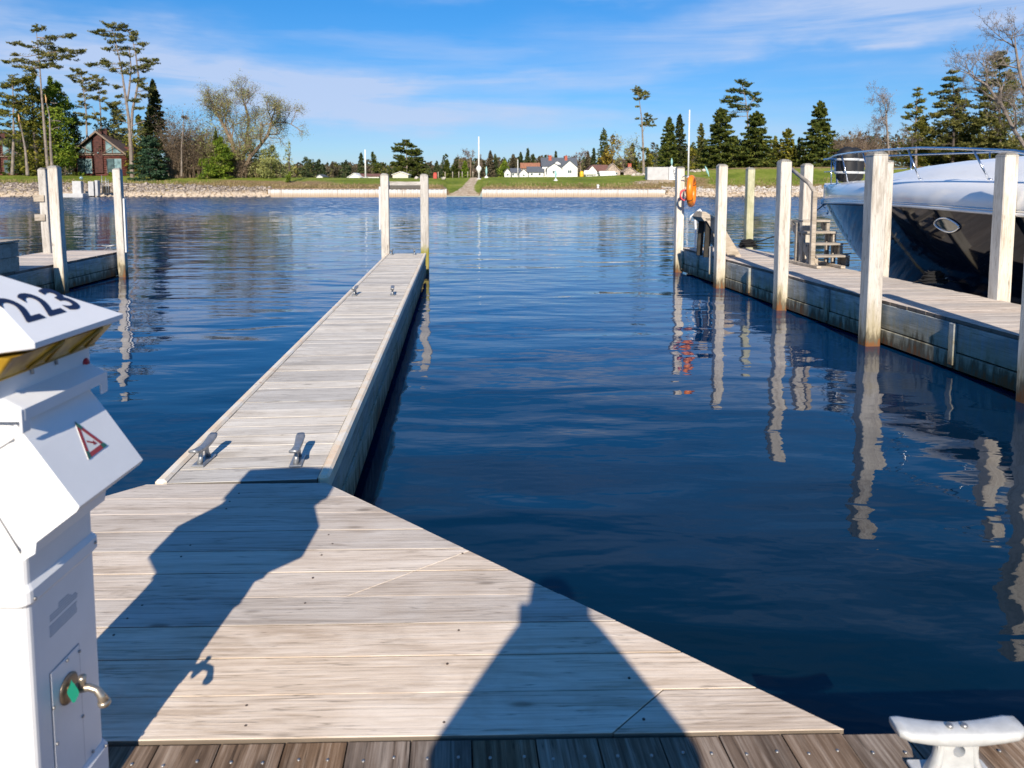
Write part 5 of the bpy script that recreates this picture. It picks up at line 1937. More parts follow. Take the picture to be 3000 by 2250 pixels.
# --- cleats
def cleat_mesh_parts(L_, H, W_, mat, parent, horn_up=0.25, holes=True):
    """two legged cleat, horns along local X"""
    bs = MB()
    bs.box((0, 0, 0.006), (L_ * 0.62, W_ * 1.0, 0.012), None, 0.003)
    bs.obj('base_plate', mat, parent)
    for s in (-1, 1):
        st = MB()
        loops = []
        for t, xx, ww, dd in ((0.0, 0.20, 0.11, 0.5), (0.3, 0.145, 0.075, 0.38), (0.6, 0.13, 0.07, 0.34), (0.85, 0.17, 0.12, 0.40)):
            cx, hw, hd = s * xx * L_, ww * L_ / 1.0 * 0.5, dd * W_ * 0.5
            z = 0.010 + t * H
            loops.append([(cx + hw * math.cos(a), hd * math.sin(a), z) for a in [2 * math.pi * k / 12 for k in range(12)]])
        st.hull(loops, smooth=True)
        st.obj('leg', mat, parent)
    hn = MB()
    loops = []
    for k in range(15):
        t = -1 + 2 * k / 14
        xx = t * L_ / 2
        hw = W_ * (0.30 + 0.12 * abs(t)) * (1 if abs(t) < 0.96 else 0.75)
        top = H * (0.97 + horn_up * 0.25 * t * t)
        hgt = H * (0.30 - 0.13 * abs(t) ** 1.3)
        lp = []
        for a in range(12):
            an = 2 * math.pi * a / 12
            ca, sa = math.cos(an), math.sin(an)
            lp.append((xx, hw * (abs(ca) ** 0.6) * (1 if ca > 0 else -1), top - hgt / 2 + hgt / 2 * (abs(sa) ** 0.6) * (1 if sa > 0 else -1)))
        loops.append(lp)
    hn.hull(loops, smooth=True)
    hn.obj('horn', mat, parent)


big = empty('dock_cleat', (1.205, 1.868, DECK - 0.004), math.radians(0.5), 'large white painted cleat at bottom right on brown boards', 'cleat')
cleat_mesh_parts(0.338, 0.150, 0.098, M_CLEATW, big, 0.35)
bw = MB()
# web between the legs pierced by a round eye, built as a ring plate
N_ = 20
for s in (-1, 1):
    pass
loops = []
for r, ywid in ((0.017, 0.010), (0.024, 0.014), (0.034, 0.010)):
    pass
ringp = []
for k in range(N_):
    a = 2 * math.pi * k / N_
    ringp.append(a)
outer = []
inner_r = 0.0165
pts_f, pts_b, pts_fi, pts_bi = [], [], [], []
for a in ringp:
    ox = max(-0.055, min(0.055, 0.075 * math.cos(a)))
    oz = max(-0.028, min(0.034, 0.05 * math.sin(a)))
    oz *= 1.5
    pts_f.append((ox, -0.012, 0.075 + oz))
    pts_b.append((ox, 0.012, 0.075 + oz))
    pts_fi.append((inner_r * math.cos(a), -0.016, 0.086 + inner_r * math.sin(a)))
    pts_bi.append((inner_r * math.cos(a), 0.016, 0.086 + inner_r * math.sin(a)))
bw.hull([pts_f, pts_fi, pts_bi, pts_b, pts_f], caps=False, smooth=False)
bw.obj('web', M_CLEATW, big)
for s in (-1, 1):
    bb = MB()
    bb.lathe([(0.009, 0), (0.009, 0.006), (0.004, 0.008)], (s * 0.02, -0.0, 0.1455), 8)
    bb.obj('bolt_head', M_SCREW, big)

# --- finger pier
PN, PF = Vector((-1.47, 3.875, 0)), Vector((-2.50, 17.3, 0))     # centre line near and far
pdir = (PF - PN).normalized()
pang = math.atan2(-pdir.x, pdir.y)
plen = (PF - PN).length
pier = empty('finger_pier', PN, pang, 'long narrow weathered finger pier running out to the two tall posts', 'pier')
meshes = []
PW = 0.80
for k in range(5):
    mb = MB()
    mb.box((0, 0, -TH / 2), (PW - 0.0, 0.1812, TH), None, 0.002)
    meshes.append(mb.mesh('plank', M_PIER))
y = 0.0
while y < plen:
    o = bpy.data.objects.new('plank', meshes[rp.randrange(5)])
    COL.objects.link(o)
    o.parent = pier
    o.location = (rp.uniform(-.002, .002), y + 0.093, DECK - rp.uniform(0, 0.004))
    y += 0.186
for s in (-1, 1):
    tb = MB()
    tb.box((s * (PW / 2 + 0.034), plen / 2 + 0.02, DECK - 0.035), (0.062, plen + 0.04, 0.10), None, 0.014)
    tb.obj('edge_bumper', M_TRIM, pier)
    seg = 0.0
    while seg < plen - 0.1:
        ln = min(3.3, plen - seg)
        for (z0, z1, off) in ((0.325, 0.51, 0.0), (0.09, 0.315, 0.012)):
            q = MB()
            q.box((0, 0, 0), (ln - 0.012, 0.045, z1 - z0), None, 0.004)
            o = q.obj('fascia_board', M_FASC, pier, (s * (PW / 2 + 0.028 + off), seg + ln / 2, (z0 + z1) / 2))
            o.rotation_euler = (0, 0, math.pi / 2)
        seg += ln
us_ = MB()
for yy in np.arange(0.6, plen, 1.2):
    us_.box((0, yy, 0.40), (PW + 0.02, 0.07, 0.25))
us_.box((0, plen / 2, 0.14), (PW - 0.1, plen, 0.22))
us_.obj('float_frame', M_DARKW, pier)
eb = MB()
eb.box((0, plen + 0.03, 0.40), (PW + 0.1, 0.05, 0.30), None, 0.004)
eb.obj('end_board', M_FASC, pier)

sm = empty('dock_cleat', (0, 0, 0), 0, 'x', 'cleat', 'galvanised cleats on the finger pier')
cleat_mesh_parts(0.30, 0.105, 0.070, M_GALV, sm, 0.8)
cl_px = [((598, 1352), 'left grey cleat nearest the camera on the finger pier'), ((872, 1352), 'right grey cleat nearest the camera on the finger pier'),
         ((1040, 864), 'left cleat halfway along the finger pier'), ((1150, 864), 'right cleat halfway along the finger pier'),
         ((1148, 746), 'left cleat at the far end of the finger pier'), ((1214, 746), 'right cleat at the far end of the finger pier')]
for i, ((u_, v_), lab) in enumerate(cl_px):
    o = sm if i == 0 else copy_tree(sm)
    o.location = at_z(u_, v_, DECK)
    o.rotation_euler = (0, 0, math.pi / 2 + pang + (0.06 if i % 2 else -0.08))
    o['label'] = lab


# --- timber posts
def timber_post(x, y, z0, z1, wd, label, mat=M_POST, rz=AX, lean=(0, 0), group='tall timber dock posts', seed=0, notch=0.0):
    r = random.Random(seed + int(abs(x) * 100) + int(y * 37))
    root = empty('dock_post', (x, y, 0), rz, label, 'post', group)
    mb = MB()
    h = wd / 2
    c = 0.012
    loops = []
    nz = 7
    for k in range(nz):
        z = z0 + (z1 - z0) * k / (nz - 1)
        ox, oy = lean[0] * (z - z0), lean[1] * (z - z0)
        jx, jy = r.uniform(-.004, .004), r.uniform(-.004, .004)
        loops.append([(sx * (h - (c if ax_ else 0)) + ox + jx, sy * (h - (0 if ax_ else c)) + oy + jy, z)
                      for sx, sy, ax_ in ((-1, -1, 0), (-1, -1, 1), (1, -1, 1), (1, -1, 0), (1, 1, 0), (1, 1, 1), (-1, 1, 1), (-1, 1, 0))])
    mb.hull(loops)
    mb.obj('shaft', mat, root)
    tp = MB()
    ox, oy = lean[0] * (z1 - z0), lean[1] * (z1 - z0)
    t0 = [(sx * (h + 0.001) + ox, sy * (h + 0.001) + oy, z1 - 0.015) for sx, sy in ((-1, -1), (1, -1), (1, 1), (-1, 1))]
    t1 = [(sx * (h - 0.018) + ox, sy * (h - 0.018) + oy, z1 + 0.022) for sx, sy in ((-1, -1), (1, -1), (1, 1), (-1, 1))]
    t2 = [(sx * (h - 0.05) + ox + r.uniform(-.01, .01), sy * (h - 0.05) + oy, z1 + 0.035 + r.uniform(0, .012)) for sx, sy in ((-1, -1), (1, -1), (1, 1), (-1, 1))]
    tp.hull([t0, t1, t2])
    tp.obj('top', M_POSTTOP, root)
    return root


def post_px(u, vbase, vtop, zb, wd, label, **kw):
    p = at_z(u, vbase, zb)
    zt = at_y(u, vtop, p.y).z
    return timber_post(p.x, p.y + wd / 2, -1.5, zt, wd, label, **kw)


post_px(1989, 798, 492, 0, 0.195, 'farthest left post of the right dock, beside the orange ring')
post_px(2110, 845, 486, 0, 0.195, 'second post from the left along the right dock')
post_px(2290, 910, 474, 0, 0.195, 'third post from the left along the right dock, before the steps')
post_px(2556, 1015, 452, 0, 0.21, 'widest near post of the right dock, in front of the boat bow')
post_px(3046, 1190, 440, 0, 0.21, 'near right dock post cut off by the frame edge')
p = at_z(2210, 728, 0.55)
timber_post(p.x, 19.9, -1.5, at_y(2210, 495, 19.9).z, 0.195, 'green-tinged mooring post standing beyond the end of the right dock', mat=M_POSTG)
timber_post(6.17, 15.45, -1.5, at_y(2365, 485, 15.45).z, 0.195, 'post behind the steps on the far side of right dock')
timber_post(6.50, 12.85, -1.5, at_y(2602, 476, 12.85).z, 0.195, 'post half hidden behind the widest near post')
timber_post(6.80, 10.15, -1.5, at_y(2958, 455, 10.15).z, 0.20, 'tall post on the boat side near the right frame edge')
post_px(177, 861, 490, 0, 0.19, 'nearest post of the left dock with a green lower corner', lean=(-0.012, 0))
post_px(358, 812, 497, 0, 0.175, 'right post of the left dock standing at its outer corner', lean=(-0.010, 0))
pl_ = post_px(138, 742, 497, 0.6, 0.175, 'rear post of the left dock with two small nailed plates', lean=(-0.010, 0))
for z in (at_y(125, 581, 17.5).z, at_y(125, 637, 17.5).z):
    q = MB()
    q.box((-0.11, -0.11, z), (0.24, 0.03, 0.155), None, 0.004)
    q.obj('plate', M_GREYW, pl_)
# vertical batten on the side of the outer left post
pr = [o for o in COL.objects if o.get('label', '').startswith('right post of the left dock')][0]
q = MB()
q.box((0.105, -0.04, 1.25), (0.035, 0.10, 1.30), None, 0.004)
q.obj('batten', M_HWHITE, pr)
# pier end posts
pe1 = timber_post(-3.03, 17.55, -1.5, at_y(1126, 513, 17.55).z, 0.19, 'left one of the two posts at the far pier end', rz=pang)
pe2 = timber_post(-2.18, 18.3, -1.5, at_y(1247, 514, 18.3).z, 0.20, 'right one of the two posts at the far pier end, mossy at foot', rz=pang, mat=M_POSTM)
q = MB()
q.box((-0.118, -0.03, at_y(1110, 610, 17.5).z), (0.035, 0.14, 1.02), (0, 0.01, 0), 0.004)
q.obj('batten', M_HWHITE, pe1)
# plank nailed across between the two pier end posts
za, zb = at_y(1190, 532, 17.9).z, at_y(1190, 553, 17.9).z
q = MB()
q.box((0, 0, 0), (0.98, 0.04, za - zb), None, 0.004)
cb = q.obj('cross_board', M_PIER, None, ((-3.03 - 2.18) / 2 + 0.01, 17.93, (za + zb) / 2), math.atan2(0.75, 0.85))
tag(cb, 'pale cross board nailed between the two pier end posts', 'board')

# --- right dock
RN0, RN1 = Vector((5.50, 6.0, 0)), Vector((4.36, 18.6, 0))      # near edge line
rdir = (RN1 - RN0).normalized()
rang = math.atan2(-rdir.x, rdir.y)
rlen = (RN1 - RN0).length
RW = 1.60
RZ = 0.63
rd = empty('side_dock', RN0, rang, 'weathered dock on the right with tall posts and dark stained side boards', 'dock')
mesh_r = []
for k in range(4):
    mb = MB()
    mb.box((0, 0, -TH / 2), (RW, 0.1825, TH), None, 0.002)
    mesh_r.append(mb.mesh('plank', M_RDECK))
y = 0.0
while y < rlen:
    o = bpy.data.objects.new('plank', mesh_r[rp.randrange(4)])
    COL.objects.link(o)
    o.parent = rd
    o.location = (RW / 2 + rp.uniform(-.006, .006), y + 0.093, RZ - rp.uniform(0, 0.004))
    y += 0.186
seg = 0.0
for k, ln in enumerate((2.6, 2.9, 3.0, 3.0, 1.6)):
    ln = min(ln, rlen - seg)
    for (z0, z1, off) in ((0.24, 0.575, 0.0), (0.03, 0.225, 0.015)):
        for s_, xx in ((-1, 0.02 - off), (1, RW - 0.02 + off)):
            q = MB()
            q.box((0, 0, 0), (ln - 0.015, 0.05, z1 - z0), None, 0.006)
            o = q.obj('fascia_board', M_FASC, rd, (xx, seg + ln / 2, (z0 + z1) / 2))
            o.rotation_euler = (0, 0, math.pi / 2)
    q = MB()
    q.box((0, 0, 0), (0.05, 0.09, 0.50), None, 0.006)
    q.obj('splice_post', M_FASC, rd, (-0.035, seg + ln, 0.33))
    seg += ln
q = MB()
q.box((RW / 2, rlen + 0.03, 0.32), (RW, 0.05, 0.5), None, 0.006)
q.box((RW / 2, rlen / 2, 0.14), (RW - 0.15, rlen - 0.1, 0.24))
for yy in np.arange(0.5, rlen, 1.3):
    q.box((RW / 2, yy, 0.42), (RW - 0.1, 0.08, 0.28))
q.obj('frame', M_DARKW, rd)

rc = copy_tree(sm)
rc.location = at_z(2467, 762, RZ)
rc.rotation_euler = (0, 0, math.pi / 2 + rang + 1.2)
rc.scale = (1.15, 1.15, 1.35)
rc['label'] = 'grey cleat on the right dock edge behind the widest near post'
rc['group'] = 'cleats on the side docks'


def coil(x, y, z, label, seed, scale=1.0, tail=None):
    """heap of rope loops over a cleat"""
    r = random.Random(seed)
    mb = MB()
    pts = []
    for k in range(150):
        a = k * 0.42
        rr = (0.15 - 0.0005 * k) * scale * (1 + 0.18 * math.sin(k * 0.7))
        pts.append((rr * 1.25 * math.cos(a), rr * 0.75 * math.sin(a), 0.02 + 0.0011 * k * scale + 0.012 * math.sin(k * 1.3)))
    mb.tube(pts, 0.013, 6)
    if tail:
        mb.tube(tail, 0.011, 6)
    return tag(mb.obj('rope_coil', M_ROPE, None, (x, y, z)), label, 'rope')


p = at_z(2735, 832, RZ)
coil(p.x, p.y, RZ, 'black mooring rope heaped at the dock edge beside the boat hull', 1, 1.15, [(-0.3, 0.05, 0.02), (0, 0, 0.1), (0.25, -0.10, 0.05), (0.45, -0.22, 0.02)])
mc = copy_tree(sm)
mc.location = p + Vector((0.05, 0.0, 0))
mc.rotation_euler = (0, 0, math.pi / 2 + rang + 0.9)
mc['label'] = 'cleat buried in the heaped black rope beside the boat hull'
mc['group'] = 'cleats on the side docks'
p = at_z(2190, 727, RZ)
bow_pt = Vector((8.45, 19.9, 1.70))
coil(p.x, p.y, RZ, 'black rope heap at the far end of the right dock', 2, 1.25)
# mooring line from the heap to the bow
mb = MB()
a = p + Vector((0.1, 0, 0.12))
pts = []
for k in range(25):
    t = k / 24
    q = a.lerp(bow_pt, t)
    q.z -= 0.16 * math.sin(math.pi * t)
    pts.append(q - a)
mb.tube(pts, 0.014, 6)
tag(mb.obj('mooring_line', M_ROPE, None, a), 'black mooring line sloping up from the dock end to the bow', 'rope')

# boarding steps on the right dock
st = empty('boarding_steps', (5.86, 14.05, RZ), rang, 'grey wooden boarding steps with four treads and a handrail on the right dock', 'steps')
SW = 0.68
for i in range(4):
    t = MB()
    t.box((SW / 2, 0.14 + 0.26 * i, 0.215 * (i + 1)), (SW, 0.27, 0.04), None, 0.005)
    t.obj('tread', M_GREYW, st)
for xx in (0.02, SW - 0.02):
    for i in range(4):
        t = MB()
        t.box((xx, 0.08 + 0.26 * i, 0.215 * (i + 1) / 2 - 0.01), (0.07, 0.07, 0.215 * (i + 1) - 0.04), None, 0.004)
        t.obj('leg', M_GREYW, st)
    t = MB()
    t.add([(xx - .018, 0.0, 0.06), (xx - .018, 0.2, 0.0), (xx - .018, 1.1, 0.72), (xx - .018, 1.1, 0.88),
           (xx + .018, 0.0, 0.06), (xx + .018, 0.2, 0.0), (xx + .018, 1.1, 0.72), (xx + .018, 1.1, 0.88)],
          [(0, 1, 2, 3), (7, 6, 5, 4), (0, 4, 5, 1), (1, 5, 6, 2), (2, 6, 7, 3), (3, 7, 4, 0)])
    t.obj('stringer', M_GREYW, st)
for i in range(2):
    t = MB()
    t.box((-0.05 + i * (SW - 0.2), 0.55, 0.03), (0.09, 1.5, 0.05), None, 0.004)
    t.obj('base_rail', M_GREYW, st)
t = MB()
t.box((-0.04, 0.10, 0.74), (0.09, 0.09, 1.48), None, 0.01)
t.obj('rail_post', M_GREYW, st)
t = MB()
t.box((-0.04, 1.15, 0.95), (0.08, 0.08, 1.9), None, 0.01)
t.obj('rail_post', M_GREYW, st)
t = MB()
t.tube([(-0.04, 0.08, 1.44), (-0.04, 0.32, 1.62), (-0.04, 1.25, 1.98)], 0.04, 8)
t.obj('handrail', M_GREYW, st)

# side-on steps seen behind the second post
s2 = empty('boarding_steps', (4.62, 16.3, RZ), rang, 'small boarding steps seen side-on with slanted grey stringer behind second post', 'steps')
for yy in (0.0, 0.62):
    t = MB()
    t.add([(-0.34, yy, 0.86), (-0.04, yy, 0.86), (0.52, yy, 0.0), (0.22, yy, 0.0),
           (-0.34, yy + .04, 0.86), (-0.04, yy + .04, 0.86), (0.52, yy + .04, 0.0), (0.22, yy + .04, 0.0)],
          [(0, 1, 2, 3), (7, 6, 5, 4), (0, 4, 5, 1), (1, 5, 6, 2), (2, 6, 7, 3), (3, 7, 4, 0)])
    t.obj('stringer', M_GREYW, s2)
for i in range(3):
    t = MB()
    t.box((-0.22 + 0.17 * i, 0.33, 0.80 - 0.27 * i), (0.24, 0.60, 0.035), None, 0.004)
    t.obj('tread', M_GREYW, s2)
t = MB()
t.hull([[(-0.36, 0, 0.80), (-0.08, 0, 0.80), (-0.08, .64, 0.80), (-0.36, .64, 0.80)], [(-0.42, 0, 0.88), (-0.10, 0, 0.86), (-0.10, .64, 0.86), (-0.42, .64, 0.88)], [(-0.38, .1, 1.0), (-0.30, .1, 1.0), (-0.30, .5, 1.0), (-0.38, .5, 1.0)]])
t.obj('top_platform', M_GREYW, s2)
for yy in (0.1, 0.55):
    t = MB()
    t.box((-0.24, yy, 0.38), (0.13, 0.05, 0.80), (0, 0.05, 0), 0.004)
    t.obj('leg', M_DARKW, s2)
# white post on the fascia in front
p = at_z(2067, 787, 0.1)
t = MB()
t.box((0, 0, 0.50), (0.07, 0.06, 0.62), None, 0.006)
tag(t.obj('fender_post', M_POST, None, (4.42, 16.25, 0.05), rang), 'short white board upright against the right dock side', 'fender board')

# swim ladder and life ring at the far end of right dock
ld = empty('swim_ladder', (4.72, 18.45, RZ), rang, 'white tubular ladder rails at the far end of the right dock', 'ladder')
for xx, h in ((-0.10, 0.86), (0.06, 0.98)):
    t = MB()
    t.tube([(xx + 0.10, 0.1, -0.6), (xx + 0.02, 0.05, 0.05), (xx, 0, h * 0.6), (xx - 0.02, 0, h - 0.05), (xx - 0.06, 0, h), (xx - 0.12, 0.02, h - 0.05), (xx - 0.13, 0.1, h - 0.2)], 0.026, 8)
    t.obj('side_rail', M_WHITE, ld)
for z in (-0.45, -0.15):
    t = MB()
    t.tube([(-0.0, 0.1, z), (0.16, 0.1, z)], 0.018, 8)
    t.obj('rung', M_WHITE, ld)
M_ORANGE = plain('orange_vinyl', (0.85, 0.22, 0.01), 0.4, var=0.12, nscale=6)
rg = empty('life_ring', (4.47, 18.35, at_y(2027, 560, 18.3).z), 0, 'orange life ring hung edge-on from the farthest post of right dock', 'life ring')
t = MB()
RR, rr_ = 0.325, 0.075
loops = []
for k in range(37):
    a = 2 * math.pi * k / 36
    loops.append([(rr_ * 1.05 * math.cos(b2), (RR + rr_ * math.sin(b2)) * math.cos(a), (RR + rr_ * math.sin(b2)) * math.sin(a)) for b2 in [2 * math.pi * j / 14 for j in range(14)]])
t.hull(loops, caps=False, smooth=True)
t.obj('ring', M_ORANGE, rg)
for a in (0.6, 3.75):
    t = MB()
    pts = [((rr_ * 1.12) * math.cos(b2), (RR + rr_ * 1.08 * math.sin(b2)) * math.cos(a), (RR + rr_ * 1.08 * math.sin(b2)) * math.sin(a)) for b2 in [2 * math.pi * j / 12 for j in range(13)]]
    t.tube(pts, 0.006, 5)
    t.obj('band', M_BLACK, rg)
rg.rotation_euler = (0, 0, math.radians(-22))
t = MB()
t.tube([(-0.06, 0.02, RR + 0.02), (-0.16, 0.05, RR + 0.06), (-0.24, 0.08, RR + 0.02)], 0.012, 6)
t.obj('hanger', M_STEEL, rg)
t = MB()
pts = [(0.10 * math.cos(k * .5) * (1 - k * .004) - 0.13, 0.05 * math.sin(k * .9), -0.10 + 0.13 * math.sin(k * .5)) for k in range(60)]
t.tube(pts, 0.018, 5)
tag(t.obj('throw_line', plain('pink_red_line', (0.75, 0.10, 0.12), 0.7), None, (4.40, 18.28, rg.location.z)), 'pink-red throw line bundled inside the orange life ring', 'rope')

# --- left dock
L0, L1 = Vector((-9.20, 12.0, 0)), Vector((-9.66, 18.15, 0))
ldir = (L1 - L0).normalized()
lang = math.atan2(-ldir.x, ldir.y)
llen = (L1 - L0).length
LWd = 1.75
lk = empty('side_dock', L0, lang, 'short weathered dock end at the left frame edge with three posts', 'dock')
mb = MB()
mb.box((0, 0, -TH / 2), (LWd, 0.1825, TH), None, 0.002)
mel = mb.mesh('plank', M_RDECK)
y = 0.0
while y < llen:
    o = bpy.data.objects.new('plank', mel)
    COL.objects.link(o)
    o.parent = lk
    o.location = (-LWd / 2 + rp.uniform(-.006, .006), y + 0.093, DECK - rp.uniform(0, 0.004))
    y += 0.186
seg = 0
for ln in (3.4, llen - 3.4):
    for (z0, z1, off) in ((0.23, 0.545, 0.0), (0.03, 0.215, 0.015)):
        q = MB()
        q.box((0, 0, 0), (ln - 0.015, 0.05, z1 - z0), None, 0.006)
        o = q.obj('fascia_board', M_FASC, lk, (-0.02 + off, seg + ln / 2, (z0 + z1) / 2))
        o.rotation_euler = (0, 0, math.pi / 2)
    seg += ln
q = MB()
q.box((-LWd / 2, llen + 0.03, 0.30), (LWd, 0.05, 0.5), None, 0.006)
q.box((-LWd / 2, llen / 2, 0.14), (LWd - 0.15, llen - 0.1, 0.24))
q.box((-LWd, llen / 2, 0.30), (0.05, llen, 0.5))
for yy in np.arange(0.5, llen, 1.3):
    q.box((-LWd / 2, yy, 0.42), (LWd - 0.1, 0.08, 0.26))
q.obj('frame', M_DARKW, lk)
# dock box
bx = empty('dock_box', (-9.74, 12.03, DECK), lang, 'grey wooden two-board box on the left dock, cut by the frame', 'dock box')
for i in range(2):
    for (c_, s_) in (((0, 0, 0.14 + 0.27 * i), (1.1, 0.04, 0.262)), ((0.53, 0.865, 0.14 + 0.27 * i), (0.04, 1.69, 0.262)), ((0, 1.73, 0.14 + 0.27 * i), (1.1, 0.04, 0.262)), ((-0.53, 0.865, 0.14 + 0.27 * i), (0.04, 1.69, 0.262))):
        t = MB()
        t.box(c_, s_, None, 0.005)
        t.obj('side_board', M_GREYW, bx)
for i in range(8):
    t = MB()
    t.box((0, 0.10 + i * 0.2185, 0.575), (1.16, 0.213, 0.035), None, 0.004)
    t.obj('lid_board', M_GREYW, bx)
p = at_z(150, 737, DECK)
coil(p.x, p.y, DECK, 'black rope heap on the left dock beside the rear post', 3, 0.95)
mb = MB()
for dz in (0.0, 0.09):
    a = Vector((0, 0, 0.10 + dz))
    b2 = Vector((-2.2, -0.3, 0.20 + dz * 0.6))
    mb.tube([a.lerp(b2, k / 12) - Vector((0, 0, 0.12 * math.sin(math.pi * k / 12))) for k in range(13)], 0.012, 6)
tag(mb.obj('mooring_line', M_ROPE, None, p), 'pair of black lines running left from the rope heap', 'rope')
lc = copy_tree(sm)
lc.location = at_z(318, 731, DECK)
lc.rotation_euler = (0, 0, lang + 0.3)
lc['label'] = 'galvanised cleat at the outer end of the left dock'
lc['group'] = 'cleats on the side docks'


# ------------------------------------------------------------------ motor yacht
def build_yacht():
    root = empty('motor_yacht', (8.62, 20.2, 0), math.radians(2), 'white and black motor yacht bow moored on the right beyond the dock', 'boat')
    L_ = 14.5
    b_of = lambda s: 2.02 * (1 - (1 - min(s, 11) / 11) ** 2.6)
    zk = lambda s: -0.78 + 2.50 * math.exp(-0.36 * s - 0.012 * s * s)
    zg = lambda s: 1.75 + 0.09 * sst(0, 5, s) - 0.05 * sst(7, 11, s)
    S = [0.0, 0.08] + [0.2 * k for k in range(1, 13)] + [2.4 + 0.3 * k for k in range(1, 33)] + [13.2, L_]
    nv = 26
    hull = MB()
    loops = []
    for s in S:
        lp = []
        e = 0.95 - 0.62 * sst(0, 8, s)
        b = b_of(s) + 0.02
        for side in (-1, 1):
            rng_v = range(nv, -1, -1) if side == -1 else range(1, nv + 1)
            for k in rng_v:
                v = k / nv
                hw = b * (v ** e) * (0.97 + 0.03 * v)
                z = zk(s) + (zg(s) - zk(s)) * v
                lp.append((side * hw, -s, z))
        loops.append(lp)
    hull.hull(loops, closed=False, caps=False, smooth=True)
    tr = loops[-1]
    hull.add(tr, [tuple(range(len(tr)))])
    hull.obj('hull', M_GELN, root)
    # rub rail
    for side in (-1, 1):
        rb = MB()
        rb.tube([(side * (b_of(s) + 0.03), -s + (0.05 if s == 0 else 0), zg(s) + 0.015) for s in S], 0.034, 8)
        rb.obj('rub_rail', M_GELW, root)
        rb = MB()
        rb.tube([(side * (b_of(s) + 0.045), -s + (0.06 if s == 0 else 0), zg(s) + 0.055) for s in S], 0.014, 8)
        rb.obj('rail_insert', M_STEEL, root)
    # topsides and deck in white
    dk = MB()
    loops = []
    for s in S:
        b = b_of(s) + 0.03
        g = zg(s) + 0.03
        kk = min(1.0, b / 0.7)
        prof = [(b, g), (b + 0.015 * kk, g + 0.06), (b + 0.01 * kk, g + 0.16), (b - 0.03 * kk, g + 0.29), (b - 0.10 * kk, g + 0.39), (b - 0.20 * kk, g + 0.45), (b - 0.30 * kk, g + 0.45), (b - 0.34 * kk, g + 0.40), (b * 0.55, g + 0.44), (0.0, g + 0.50)]
        lp = [(-max(0, x_), -s + (0.10 if s == 0 else 0), z_) for x_, z_ in prof] + [(max(0, x_), -s + (0.10 if s == 0 else 0), z_) for x_, z_ in prof[::-1][1:]]
        loops.append(lp)
    dk.hull(loops, closed=False, caps=False, smooth=True)
    dk.add(loops[-1], [tuple(range(len(loops[-1])))])
    dk.add(loops[0], [tuple(range(len(loops[0])))[::-1]])
    dk.obj('deck', M_GELW, root)
    # trunk cabin
    tc_ = MB()
    loops = []
    for s, hw, h in ((2.6, 0.25, 0.02), (3.4, 0.62, 0.12), (4.6, 0.98, 0.26), (6.0, 1.25, 0.37), (7.4, 1.40, 0.44), (8.8, 1.46, 0.49), (10.2, 1.48, 0.53)):
        z0 = zg(s) + 0.40
        lp = [(-hw - 0.10, -s, z0), (-hw - 0.04, -s, z0 + h * 0.35), (-hw * 0.93, -s, z0 + h * 0.68), (-hw * 0.72, -s, z0 + h * 0.9), (-hw * 0.35, -s, z0 + h), (0, -s, z0 + h * 1.03)]
        lp += [(-p_[0], p_[1], p_[2]) for p_ in lp[::-1][1:]]
        loops.append(lp)
    tc_.hull(loops, closed=False, caps=False, smooth=True)
    tc_.add(loops[-1], [tuple(range(len(loops[-1])))])
    tc_.obj('trunk_cabin', M_GELW, root)
    # foredeck hatch, sun pad and black covers
    hc = MB()
    hc.box((0, -7.6, zg(7.6) + 0.88), (0.62, 0.62, 0.06), (0.13, 0, 0), 0.02)
    hc.obj('deck_hatch', M_PANE, root)
    for xx in (-0.7, 0.1):
        cv = MB()
        cv.box((xx, -9.0, zg(9) + 0.96), (0.55, 0.5, 0.14), (0.1, 0, 0), 0.05)
        cv.obj('cushion', M_BLACK, root)
    # windshield: frame and panes
    teal = glass_mat('teal_windshield', (0.02, 0.10, 0.13))
    ws = MB()
    for side in (-1, 1):
        ws.tube([(side * 0.05, -9.6, zg(9) + 0.92), (side * 1.0, -9.9, zg(9) + 0.90), (side * 1.55, -11.2, zg(9) + 0.80), (side * 1.62, -12.6, zg(9) + 0.76)], 0.03, 6)
        ws.tube([(side * 0.05, -10.7, zg(9) + 1.50), (side * 0.85, -10.9, zg(9) + 1.48), (side * 1.30, -12.0, zg(9) + 1.38), (side * 1.5, -12.9, zg(9) + 1.1)], 0.035, 6)
    wf = ws.obj('windshield', M_STEEL, root)
    for side in (-1, 1):
        pn = MB()
        pn.add([(side * 0.05, -9.62, zg(9) + 0.93), (side * 1.0, -9.92, zg(9) + 0.91), (side * 0.85, -10.9, zg(9) + 1.46), (side * 0.05, -10.7, zg(9) + 1.48)], [(0, 1, 2, 3)])
        pn.add([(side * 1.0, -9.92, zg(9) + 0.91), (side * 1.55, -11.2, zg(9) + 0.81), (side * 1.30, -12.0, zg(9) + 1.36), (side * 0.85, -10.9, zg(9) + 1.46)], [(0, 1, 2, 3)])
        pn.obj('pane', teal, wf)
    ck = MB()
    ck.box((0, -12.4, zg(12) + 0.55), (3.0, 3.6, 0.6), None, 0.12)
    ck.obj('cockpit', M_GELW, root)
    # bow rail
    RZT = [(0, 2.93), (2, 2.95), (3.7, 2.93), (6, 2.89), (7.7, 2.85), (10.2, 2.66), (11.6, 2.30)]
    RH = 0.74
    rs = [0.0, 0.25, 0.6, 1.1, 1.8, 2.6, 3.6, 4.8, 6.0, 7.3, 8.6, 9.8, 10.8, 11.6]
